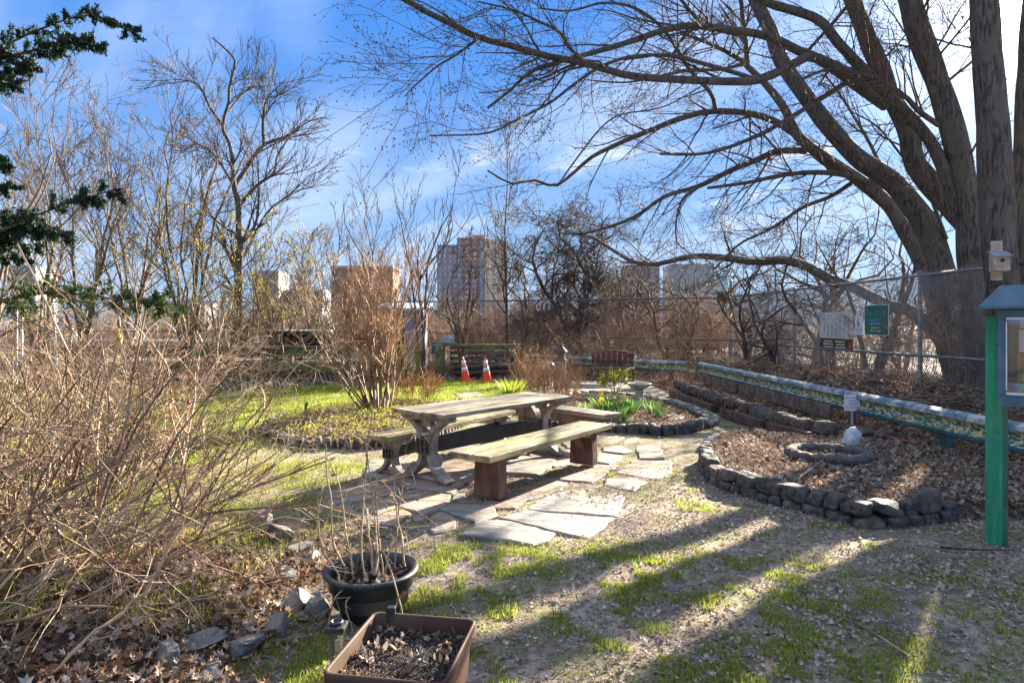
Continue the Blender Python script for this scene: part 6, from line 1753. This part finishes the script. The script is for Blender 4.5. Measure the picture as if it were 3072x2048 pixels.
# ------------------------------------------------------------------ the tan shrub in the round bed
def shrub(name, label, X, Y, H, stems, spread, mats, seed, r0=.022, subs=(6, 5, 3), lean=(0, 0), wig=.09, fan=.75, mint=.0025, baser=.15, up=.06, ang=.45, cat='shrub', leaf=None, leafn=.1, group=None, leafs=(.01, .02)):
    rng = np.random.RandomState(seed); zg = hz1(X, Y)
    o = thing(name, (X, Y, zg), label, cat, group)
    K = 10; n = stems; P = np.zeros((n, K, 3)); a = rng.uniform(0, 2 * np.pi, n); br = baser * np.sqrt(rng.rand(n))
    P[:, 0] = np.c_[X + br * np.cos(a), Y + br * np.sin(a), np.full(n, zg - .03)]
    f = fan * rng.uniform(.1, 1, n); d = np.c_[np.sin(f) * np.cos(a) + lean[0], np.sin(f) * np.sin(a) + lean[1], np.cos(f)]; d /= np.linalg.norm(d, axis=1, keepdims=True)
    L = H * rng.uniform(.6, 1.08, n)
    for j in range(1, K):
        d = d + rng.normal(0, wig, (n, 3)) + np.array([0, 0, up]); d /= np.linalg.norm(d, axis=1, keepdims=True); P[:, j] = P[:, j - 1] + d * (L / (K - 1))[:, None]
    P[:, 1:, 2] = np.maximum(P[:, 1:, 2], zg + .02)
    Rr = np.linspace(1, .3, K)[None] * (r0 * rng.uniform(.45, 1, n))[:, None]
    b = MB(); b.tubes(P, Rr, 5); b.build('stems', mats[0], o)
    b = MB(); a1, q1 = grow(rng, P, Rr, subs[0], .2, 1, .5, ang, 6, up, .12, .6, .4, .4, mint * 1.3); a1[..., 2] = np.maximum(a1[..., 2], zg + .01); b.tubes(a1, q1, 3)
    if subs[1]:
        a2, q2 = grow(rng, a1, q1, subs[1], .15, 1, .5, ang, 5, up * .8, .13, .7, .5, .3, mint); a2[..., 2] = np.maximum(a2[..., 2], zg + .01); b.tubes(a2, q2, 3)
        last = a2
        if subs[2]:
            a3, q3 = grow(rng, a2, q2, subs[2], .15, 1, .55, ang, 4, up * .5, .13, .8, .6, .3, mint * .8); b.tubes(a3, q3, 3); last = a3
    b.build('twigs', mats[1], o)
    if leaf:
        n_ = int(len(last) * leafn); pk = last[rng.randint(0, len(last), n_)]; pos = pk[np.arange(n_), rng.randint(1, last.shape[1], n_)]
        b = MB(); scatter(b, rng, LEAF, LEAF_F, pos, rng.uniform(*leafs, n_), 1.2); b.build('leaves', M[leaf], o)
    return o
sc0 = G(868, 958)
shrub('bare_shrub', 'large tan leafless shrub fanning up from the round bed left of the picnic table', sc0[0], sc0[1], 2.7, 34, .9, (M['canegrey'], M['cane']), 81, .030, (7, 5, 3), (-.16, 0), .075, .56, .004, .22, .08, .42)
shrub('bare_shrub', 'small russet dry bush beside the upright slates', Q(955, 0, 12.6)[0], 12.6, .6, 46, .5, (M['canered'], M['canered']), 82, .006, (6, 4, 0), (0, 0), .08, .6, .0028, .35, .03, .4)
shrub('ornamental_grass', 'pale dead clump of thin stems beyond the far end of the picnic table', Q(1275, 0, 12.9)[0], 12.9, .75, 150, .5, (M['canered'], M['cane']), 83, .005, (4, 2, 0), (0, 0), .05, .5, .0026, .45, .05, .25)
shrub('bare_shrub', 'twiggy brown shrub left of the stone lantern', Q(1215, 0, 16.6)[0], 16.6, 1.0, 40, .5, (M['cane'], M['canered']), 84, .008, (6, 4, 0), (.1, 0), .10, .8, .0035, .3, .03, .5)
shrub('bare_shrub', 'thin upright brush growing behind the two traffic cones', Q(1120, 0, 21.6)[0], 21.6, 2.1, 34, .6, (M['cane'], M['cane']), 85, .010, (5, 4, 0), (-.1, 0), .06, .5, .004, .5, .06, .4)
shrub('bare_shrub', 'low brown brush under the guardrail corner', 4.4, 16.3, .6, 40, .6, (M['cane'], M['cane']), 86, .005, (5, 3, 0), (0, 0), .12, 1.1, .003, .5, .0, .6)
# foreground brush on the left
BS = [(-3.25, 3.3, 1.6, 70, 101, 'nearest tangle of tan canes at the lower left corner'), (-2.8, 4.35, 1.75, 80, 102, 'tangle of arching canes in the lower left, right beside the leaf litter'),
      (-4.1, 4.7, 1.8, 80, 103, 'tall tangle of grey canes at the left edge'), (-3.9, 6.1, 1.8, 70, 104, 'brush tangle of crossing canes behind the nearest one'),
      (-5.2, 6.9, 1.7, 60, 105, 'brush tangle at the left edge below the evergreen boughs'), (-5.4, 9.0, 1.35, 44, 106, 'brush tangle on the far side of the left brush, by the lawn'), (-7.4, 10.2, 1.5, 50, 107, 'farthest brush tangle at the left edge')]
for i, (x, y, h, n, sd_, lb) in enumerate(BS):
    shrub('brush_tangle', lb, x, y, h, int(n * (.58 if i < 4 else .42)), 1, (M['cane' if i % 2 == 0 else 'canegrey'], M['canegrey' if i % 3 == 0 else 'cane']), sd_, .016 if i < 4 else .015, (7, 4, 0) if i < 4 else (6, 4, 0), (.30, .05), .10, 1.15, .0019 if i < 4 else .0028, .6, .0, .75,
          leaf='budleaf', leafn=.05, leafs=(.008, .016))
# a few long arching canes picked out singly
rng = np.random.RandomState(7)
LC = [([(130, 1300), (290, 1085), (430, 1010), (560, 960), (690, 905)], 4.0, 4.4, .006), ([(-20, 1180), (120, 1170), (260, 1120), (330, 960), (300, 780), (230, 640)], 3.6, 4.2, .007),
      ([(650, 912), (600, 800), (540, 700), (470, 620), (400, 560)], 4.2, 4.4, .005), ([(560, 930), (640, 830), (700, 780), (757, 745)], 4.6, 4.6, .0035),
      ([(100, 1560), (230, 1440), (380, 1330), (520, 1240), (640, 1190), (760, 1190)], 2.7, 3.4, .007), ([(330, 1370), (380, 1270), (420, 1180), (400, 1060), (480, 940)], 3.4, 3.8, .011),
      ([(0, 1500), (160, 1360), (330, 1230), (480, 1150), (620, 1100), (700, 1060)], 2.9, 3.6, .006), ([(200, 1480), (400, 1390), (560, 1330), (640, 1290), (700, 1280)], 2.9, 3.5, .005),
      ([(20, 1000), (150, 985), (300, 1010), (420, 1100), (500, 1240)], 3.6, 3.8, .005), ([(550, 1120), (590, 980), (600, 840), (590, 700)], 4.6, 4.7, .0035), ([(500, 1180), (640, 1060), (790, 940), (820, 820)], 4.4, 5.2, .003),
      ([(0, 720), (120, 760), (260, 850), (360, 900), (480, 930)], 4.2, 4.6, .005), ([(40, 560), (110, 700), (190, 900), (240, 1100), (300, 1250)], 3.8, 3.8, .006)]
for pts, ya, yb, r in LC:
    pass
o = thing('arching_canes', (-2.2, 3.9, 0), 'long single canes arching out of the left brush towards the picnic table', 'canes')
b = MB(); L_ = []
for pts, ya, yb, r in LC:
    P = spline(dq(pts, ya, yb), 24); P[1:-1] += rng.normal(0, .006, (22, 3)); Rr = np.linspace(r, r * .4, 24); b.tubes(P, Rr, 6); L_.append((P, Rr))
b.build('cane', M['cane'], o)
Pq, Rq = stackP(L_); b = MB(); a1, q1 = grow(rng, Pq, Rq, 9, .1, 1, .3, .7, 6, 0, .12, .6, .4, .3, .0016, absL=.45); b.tubes(a1, q1, 4); a2, q2 = grow(rng, a1, q1, 3, .2, 1, .5, .6, 5, 0, .12, .7, .5, .3, .0013); b.tubes(a2, q2, 3)
b.build('side_twigs', M['cane'], o)
p = Q(433, 923, 4.3); b = MB(); a_ = np.linspace(-math.pi / 2, math.pi / 2, 7); b.lathe(np.c_[np.maximum(.0005, .012 * np.cos(a_)), .014 * np.sin(a_)], tuple(p), 8); b.build('red_berry', pmat('red_berry', (.5, .02, .03), (.6, .03, .05), 4, .4, 0), label='single red berry hanging in the left brush', cat='berry')

# ------------------------------------------------------------------ evergreen boughs, upper left
rng = np.random.RandomState(44)
ev = thing('evergreen_tree', (-6.3, 5.2, 0), 'dark evergreen reaching in from beyond the left edge with four spreading boughs', 'tree')
b = MB(); b.tube(spline([(-6.3, 5.2, -.1), (-6.25, 5.2, 2), (-6.3, 5.25, 4), (-6.3, 5.2, 6)], 12), np.linspace(.2, .08, 12), 10); b.build('trunk', M['barkgrey'], ev)
EB = [([(-300, 200), (-60, 150), (30, 95), (110, 60), (190, 35), (250, 45), (310, 72)], 5.4, 4.9, 1), ([(-60, 150), (60, 120), (150, 95), (215, 105)], 5.3, 5.0, 1), ([(-200, 130), (-40, 175), (30, 170), (80, 155)], 5.4, 5.2, .9),
      ([(-200, 210), (-60, 200), (10, 190), (60, 205)], 5.3, 5.1, .8), ([(-200, 640), (-60, 560), (60, 505), (160, 465), (275, 432)], 5.0, 4.6, 1), ([(-60, 545), (60, 520), (110, 530), (180, 545)], 5.0, 4.7, .9),
      ([(-200, 650), (-60, 580), (20, 560), (100, 565)], 5.1, 4.9, .9), ([(-200, 700), (-60, 610), (20, 592), (65, 595)], 5.1, 5.0, .7), ([(-100, 380), (-20, 375), (20, 380)], 5, 5, .6), ([(-100, 430), (-20, 436), (25, 432)], 5, 5, .6),
      ([(-100, 500), (-20, 505), (40, 512)], 5.2, 5, .7),
      ([(-250, 740), (-60, 705), (60, 678), (160, 672), (260, 685), (330, 690), (420, 700)], 5.2, 5.0, 1.5)]
for i, (pts, ya, yb, w) in enumerate(EB):
    P = spline(dq(pts, ya, yb), 22); Rr = np.linspace(.016, .004, 22)
    b = MB(); b.tubes(P, Rr, 5)
    a1, q1 = grow(rng, P[None], Rr[None], int(46 * w), .05, 1, .15, .8, 6, -.02, .12, .5, .4, .5, .002, absL=.17 * w); b.tubes(a1, q1, 3)
    a2, q2 = grow(rng, a1, q1, 5, .1, 1, .5, .7, 4, -.02, .12, .6, .5, .2, .0015); b.tubes(a2, q2, 3)
    bo = b.build('bough', M['barktwig'], ev)
    br = np.r_[a1.reshape(-1, 3), a2.reshape(-1, 3)]
    allp = []
    for A in (a1, a2):
        seg = A[:, :-1].repeat(9, 0) + (A[:, 1:] - A[:, :-1]).repeat(9, 0) * rng.rand(len(A) * 9, A.shape[1] - 1, 1)
        allp.append(seg.reshape(-1, 3))
    pos = np.concatenate(allp); pos = pos + rng.normal(0, .004, pos.shape)
    NE = np.array([[-.5, 0, 0], [.5, 0, 0], [.35, 1, .1], [-.35, 1, .1]])
    b = MB(); n_ = len(pos); scatter(b, rng, NE * np.array([.006, .019, .019]), np.array([[0, 1, 2, 3]]), pos, rng.uniform(.8, 1.5, n_), 1.0)
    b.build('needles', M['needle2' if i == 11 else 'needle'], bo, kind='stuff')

# ------------------------------------------------------------------ ground cover
rng = np.random.RandomState(300)
def vis(x, y): return (np.abs(x) < .80 * y + .5) & (y > 2.3)
def leafbed(name, label, n, x0, x1, y0, y1, dens, s0, s1, mat, tmpl='m', lift=.02, tilt=.45):
    x, y = sample(rng, n, x0, x1, y0, y1, lambda x, y: dens(x, y) * vis(x, y))
    z = height(x, y) + rng.uniform(.0, lift, len(x))
    b = MB(); T, F = (MAPLE, MAPLE_F) if tmpl == 'm' else (LEAF, LEAF_F)
    scatter(b, rng, T, F, np.c_[x, y, z], rng.uniform(s0, s1, len(x)), tilt)
    print(name, len(x)); return b.build(name, mat, label=label, cat='leaf litter', kind='stuff')
inR = lambda x, y: (poly_sd(x, y, BED_R) < 0) * 1.0
inB = lambda x, y: (poly_sd(x, y, BED_B) < -.03) * 1.0
inL = lambda x, y: (poly_sd(x, y, BED_L) < -.03) * 1.0
leafbed('fallen_leaves', 'fallen leaves filling the walled bed on the right, near part', 24000, 1.9, 5.4, 4.9, 9.5, lambda x, y: inR(x, y), .022, .052, M['litterpale'], tilt=.5, lift=.03)
leafbed('fallen_leaves', 'fallen leaves in the long bed under the guardrail', 14000, 3.6, 5.4, 9.5, 19, lambda x, y: inR(x, y), .03, .055, M['litter'])
leafbed('fallen_leaves', 'brown leaves heaped on the bank behind the guardrail', 22000, 5.1, 8.0, 4.5, 20, lambda x, y: 1.0 * (x > 5.2) / (1 + .12 * (y - 5)), .03, .065, M['litter'], tilt=.7, lift=.08)
leafbed('fallen_leaves', 'fallen leaves in the round daffodil bed', 5200, .4, 3.4, 9.5, 14.6, inB, .025, .05, M['litter'])
leafbed('fallen_leaves', 'fallen leaves and yellow green ivy in the round shrub bed', 6500, -3.9, -.5, 8.2, 13.2, inL, .03, .06, M['litterpale'], tilt=.8, lift=.06)
def blm(x, y): return masks(x, y)[1] * (y < 6.2) * (x < 0)
leafbed('fallen_leaves', 'fallen leaves between the rocks at the lower left', 11000, -4.8, -.4, 2.3, 5.6, blm, .022, .052, M['litter'], tilt=.6, lift=.04)
leafbed('fallen_leaves', 'pale dry leaves on top of the litter at the lower left', 6000, -4.8, -.4, 2.3, 5.6, blm, .022, .05, M['litterpale'], tilt=.7, lift=.06)
leafbed('fallen_leaves', 'scattered leaf scraps trodden into the front lawn', 70000, -1.6, 4.6, 2.3, 7.2, lambda x, y: (1 - masks(x, y)[1]) * (.22 + .75 * sstep(.42, .62, fbm(x, y, .5, 61)) * sstep(-1.0, 2.5, x - .35 * (y - 3))), .009, .032, M['scraps'], tilt=.45, lift=.010)
leafbed('fallen_leaves', 'leaf scraps on the dirt round the paving', 12000, -4.5, 4.0, 6.0, 16, lambda x, y: (1 - masks(x, y)[1]) * .35 * (fbm(x, y, .7, 62) > .5), .014, .032, M['scraps'], tilt=.35, lift=.008)
leafbed('fallen_leaves', 'brown leaves under the back fence and round the bin', 9000, -4.5, 6.5, 18.4, 25, lambda x, y: 1.0 * (y < 25.5 - .45 * x), .04, .08, M['litter'], tilt=.6)

leafbed('fallen_leaves', 'small leaf scraps and crumbs covering the nearest ground', 110000, -1.6, 4.2, 2.3, 5.6, lambda x, y: (1 - masks(x, y)[1]) * (.16 + .5 * sstep(.35, .6, fbm(x, y, .3, 63))), .004, .013, M['scraps'], tilt=.5, lift=.006)
def grassy(name, label, n, x0, x1, y0, y1, dens, h0, h1, w, mat, cat='grass'):
    x, y = sample(rng, n, x0, x1, y0, y1, lambda x, y: dens(x, y) * vis(x, y))
    m_ = len(x); h = rng.uniform(h0, h1, m_)
    b = MB(); scatter(b, rng, BLADE, BLADE_F, np.c_[x, y, height(x, y) - .004], np.c_[np.full(m_, w) * rng.uniform(.7, 1.3, m_), h, h], .32)
    print(name, m_); return b.build(name, mat, label=label, cat=cat, kind='stuff')
FLP = [np.array(p_) for p_, _, _ in FL]
def offstone(x, y):
    k = np.ones(len(x))
    for p_ in FLP:
        bb0, bb1 = p_.min(0), p_.max(0)
        m_ = (x > bb0[0]) & (x < bb1[0]) & (y > bb0[1]) & (y < bb1[1])
        if m_.any():
            s_ = poly_sd(x[m_], y[m_], [tuple(q) for q in p_]); kk = k[m_]; kk[s_ < .0] = 0; k[m_] = kk
    return k
def fgr(x, y):
    d = sstep(.33, .46, fbm(x, y, .55, 71, 3)) * sstep(.40, .60, fbm(x, y, .15, 75, 2))
    d = d * sstep(5.0, 4.2, y + .12 * x) * (1 - masks(x, y)[1]) * (1 - .8 * sstep(1.3, 2.4, x)) * (1 - sstep(3.0, 3.6, x))
    d2 = (vnoise(x, y, .22, 77) > .86) * .8 * (y < 7) * (1 - masks(x, y)[1]) * (x < 3.2)
    return np.clip((d + d2 * .5), 0, 1) * offstone(x, y)
grassy('grass', 'bright grass tufts in the front lawn', 330000, -1.3, 3.8, 2.3, 7.2, fgr, .016, .050, .0056, M['grass'])
grassy('grass', 'mown lawn behind the picnic table and left bed', 190000, -9, .8, 6.3, 18.2, lambda x, y: masks(x, y)[0] * offstone(x, y) * (.35 + .65 * (fbm(x, y, .4, 80) > .42)), .03, .065, .010, M['lawn'])
grassy('grass', 'weeds and grass under the left brush', 60000, -6, -1.2, 3.2, 7.5, lambda x, y: (fbm(x, y, .5, 81) > .5) * sstep(-1.3, -2.0, x) * .8, .04, .11, .005, M['grass'])
def midpatch(x, y): return (fbm(x, y, .45, 82) > .56) * (1 - masks(x, y)[1]) * offstone(x, y) * .6
grassy('grass', 'thin grass patches on the dirt round the paving', 60000, -4.5, 4.0, 5.5, 13, midpatch, .015, .045, .006, M['grass'])
# ivy leaves in the left bed and under the brush
x, y = sample(rng, 9000, -3.9, -.8, 8.2, 12, lambda x, y: inL(x, y) * (fbm(x, y, .4, 83) > .44))
b = MB(); scatter(b, rng, LEAF, LEAF_F, np.c_[x, y, height(x, y) + rng.uniform(.02, .12, len(x))], rng.uniform(.025, .055, len(x)), .7); b.build('ground_ivy', M['ivy'], label='yellow green ivy spreading in the round shrub bed', cat='ivy', kind='stuff')
x, y = sample(rng, 5000, -3.6, -1.0, 3.2, 5.4, lambda x, y: (fbm(x, y, .4, 84) > .48) * 1.0)
b = MB(); scatter(b, rng, LEAF, LEAF_F, np.c_[x, y, height(x, y) + rng.uniform(.01, .10, len(x))], rng.uniform(.006, .014, len(x)), .8); b.build('low_weeds', M['ivy'], label='tiny leaved weeds among the leaf litter at the lower left', cat='weeds', kind='stuff')
# small sticks
n = 420; x = rng.uniform(-3.2, 4.6, n); y = rng.uniform(2.4, 8.5, n); P = np.zeros((n, 4, 3)); P[:, 0] = np.c_[x, y, height(x, y) + .012]
d = np.c_[rng.normal(0, 1, (n, 2)), np.zeros(n)]; d /= np.linalg.norm(d, axis=1, keepdims=True); L = rng.uniform(.03, .2, n)
for j in range(1, 4):
    d[:, :2] += rng.normal(0, .15, (n, 2)); P[:, j] = P[:, j - 1] + d * (L / 3)[:, None]
P[..., 2] = height(P[..., 0], P[..., 1]) + .01
b = MB(); b.tubes(P, np.repeat(np.linspace(.0035, .0015, 4)[None], n, 0), 4); b.build('fallen_twigs', M['canegrey'], label='small twigs scattered over the lawn and dirt', cat='twigs', kind='stuff')

# strap-leaved plants
def straps(name, label, X, Y, n, h, w, r, seed, mat='daff', flower=0, cat='plant', group=None):
    rng = np.random.RandomState(seed); zg = hz1(X, Y); o = thing(name, (X, Y, zg), label, cat, group)
    a = rng.uniform(0, 2 * np.pi, n); q = r * np.sqrt(rng.rand(n)); K = 5
    P = np.zeros((n, K, 3)); P[:, 0] = np.c_[X + q * np.cos(a) * .6, Y + q * np.sin(a) * .6, np.full(n, zg - .01)]
    d = np.c_[np.cos(a) * .28, np.sin(a) * .28, np.ones(n)]; L = h * rng.uniform(.6, 1.1, n)
    for j in range(1, K):
        d = d + np.c_[np.cos(a), np.sin(a), -.4 * np.ones(n)] * .12 + rng.normal(0, .04, (n, 3)); d /= np.linalg.norm(d, axis=1, keepdims=True); P[:, j] = P[:, j - 1] + d * (L / 4)[:, None]
    ww = np.array([.7, 1, .9, .6, .05]) * w; sv = np.c_[-np.sin(a), np.cos(a), np.zeros(n)]
    sv = sv * .8 + rng.normal(0, .3, (n, 3)); V = np.stack([P - sv[:, None] * ww[None, :, None], P + sv[:, None] * ww[None, :, None]], 2).reshape(n, -1, 3)
    F1 = np.array([[2 * j, 2 * j + 1, 2 * j + 3, 2 * j + 2] for j in range(K - 1)]); F = (F1[None] + (np.arange(n) * 2 * K)[:, None, None]).reshape(-1, 4)
    b = MB(); b.add(V.reshape(-1, 3), F); b.build('leaves', M[mat], o)
    for i in range(flower):
        p = P[rng.randint(n), -1] + np.array([0, -.02, .02]); b = MB()
        for k_ in range(6):
            t_ = k_ * math.pi / 3; b.add([p, p + np.array([.035 * math.cos(t_ - .3), -.01, .035 * math.sin(t_ - .3)]), p + np.array([.05 * math.cos(t_), -.005, .05 * math.sin(t_)]), p + np.array([.035 * math.cos(t_ + .3), -.01, .035 * math.sin(t_ + .3)])], [[0, 1, 2, 3]])
        b.tube([p, p + np.array([0, -.03, 0])], [.012, .018], 8); b.build('flower', M['yellow'], o)
    return o
for i, (x, Y, n, h, fl, lb) in enumerate(((1175, 14.4, 130, .48, 0, 'bright green clump of strap leaves on the lawn beyond the table'), (1380, 11.4, 60, .34, 0, 'daffodil clump at the left of the round bed group'), (1402, 11.1, 90, .42, 1, 'tall daffodil clump with one yellow flower left of the birdbath'),
                                          (1420, 10.7, 60, .32, 2, 'daffodil clump with two yellow flowers in front of the tall clump'), (1447, 11.2, 70, .40, 0, 'daffodil clump touching the left of the birdbath pedestal'), (1497, 11.4, 50, .30, 0, 'daffodil clump right of the birdbath pedestal'),
                                          (1345, 11.6, 30, .22, 0, 'small daffodil clump behind the low plank bench'), (1432, 10.2, 26, .22, 0, 'small daffodil clump near the front cobbles'), (1515, 10.9, 30, .24, 0, 'small low daffodil clump right of the birdbath'))):
    straps('strap_leaf_plant' if i == 0 else 'daffodil', lb, Q(x, 0, Y)[0], Y, n, h, .011 if i else .013, .16 if i else .28, 400 + i, 'daff' if i else 'lawn', fl, 'plant', 'daffodil clumps in the round bed' if i else None)
# leafy evergreen seedling in front of the red bench
rng = np.random.RandomState(9); X, Y = Q(1413, 0, 13.8)[0], 13.8; zg = hz1(X, Y)
o = thing('leafy_shrub', (X, Y, zg), 'young shrub with whorls of broad green leaves between red bench and birdbath', 'shrub')
b = MB(); tp = []
for q in range(7):
    a = q * .9; p1 = np.array([X + .28 * math.cos(a), Y + .2 * math.sin(a), zg + rng.uniform(.3, .62)]); b.tube([(X, Y, zg), ((X + p1[0]) / 2, (Y + p1[1]) / 2, zg + .22), p1], .008, 5); tp.append(p1)
b.build('stems', M['cane'], o); b = MB(); pos = np.repeat(np.array(tp), 16, 0) + rng.normal(0, .03, (7 * 16, 3)); scatter(b, rng, LEAF * np.array([.55, 1, 1]), LEAF_F, pos, rng.uniform(.09, .15, len(pos)), 1.0); b.build('leaves', M['ivy'], o)

# dead stems in the black pot
rng = np.random.RandomState(55)
o = thing('dead_plant', (pcx, Yp, zr - .05), 'tall withered plant stalks with curled brown leaves standing in the black pot', 'plant')
ST = [[(870, 1320), (862, 1200), (850, 1090), (838, 1015)], [(812, 1330), (795, 1230), (780, 1120), (745, 1040)], [(905, 1310), (912, 1200), (925, 1110), (936, 1062), (948, 1090), (962, 1140)], [(840, 1330), (830, 1250), (836, 1130), (846, 990), (852, 940)],
      [(860, 1330), (850, 1240), (840, 1170)], [(885, 1310), (900, 1250), (930, 1215), (940, 1260)], [(780, 1320), (740, 1260), (735, 1180), (742, 1110)], [(930, 1300), (920, 1240), (905, 1180), (900, 1110)], [(860, 1320), (875, 1260), (905, 1330), (930, 1420), (925, 1450)],
      [(790, 1300), (765, 1240), (760, 1150), (748, 1080), (742, 1020)], [(880, 1320), (876, 1230), (868, 1130), (872, 1090)], [(820, 1340), (810, 1290), (790, 1260)], [(800, 1345), (765, 1380), (750, 1470)], [(850, 1345), (795, 1380), (810, 1450), (830, 1500)]]
b = MB(); L_ = []
for q, pts in enumerate(ST):
    y0_ = Yp + rng.uniform(-.1, .1) if pts[-1][1] < 1300 else Yp - .22
    P = spline([Q(x, y, y0_) for x, y in pts], 16); P[:, 1] += np.cumsum(rng.normal(0, .008, 16)); r = .0055 if q != 4 else .009; Rr = np.linspace(r, r * .5, 16); b.tubes(P, Rr, 6); L_.append((P, Rr))
b.build('stalks', M['straw'], o)
Pq, Rq = stackP(L_, 14); b = MB(); a1, q1 = grow(rng, Pq, Rq, 5, .3, 1, .3, .6, 5, -.03, .15, .5, .5, .3, .0012, absL=.12); b.tubes(a1, q1, 4); b.build('side_stems', M['straw'], o)
n_ = 60; pk = Pq[rng.randint(0, len(Pq), n_), rng.randint(4, 14, n_)]; b = MB(); scatter(b, rng, LEAF * np.array([.5, 1, 2.5]), LEAF_F, pk + rng.normal(0, .008, pk.shape), rng.uniform(.012, .028, n_), 1.3); b.build('curled_leaves', M['brownleaf'], o)
# orange-brown leaves lying singly on the litter
for (x, y, s_, lb) in ((700, 1325, .06, 'rust coloured curled leaf among the rocks'), (590, 1487, .05, 'orange curled leaf near the bottom left rocks'), (1835, 1040, .05, 'orange brown leaf on the right leaf bed')):
    p = G(x, y, .05); b = MB(); scatter(b, rng, MAPLE, MAPLE_F, np.array([[p[0], p[1], hz1(p[0], p[1]) + .05]]), np.array([s_ * 1.3]), .5); b.build('curled_leaf', M['brownleaf'], label=lb, cat='leaf')
# branch lying on the leaf bed, dark stick by the green post
for pts, r, lb in ((((1838, 1138), (1870, 1112), (1890, 1095)), .012, 'pale broken stick lying on the leaf bed wall'), (((2160, 1265), (2230, 1270), (2330, 1272)), .010, 'dark stick lying on the ground in front of the green post'), (((1935, 1430), (1990, 1455), (2060, 1500), (2090, 1520)), .006, 'thin fallen twig in the shady front lawn')):
    P = spline([G(x, y, .0) + np.array([0, 0, .18 if y < 1200 else .03]) for x, y in pts], 10); b = MB(); b.tube(P, np.linspace(r, r * .5, 10), 6); b.build('stick', M['canegrey' if r != .01 else 'barkgrey'], label=lb, cat='stick')
tot = sum(len(o.data.polygons) for o in S.objects if o.type == 'MESH'); print('faces', tot, 'objects', len(S.objects))
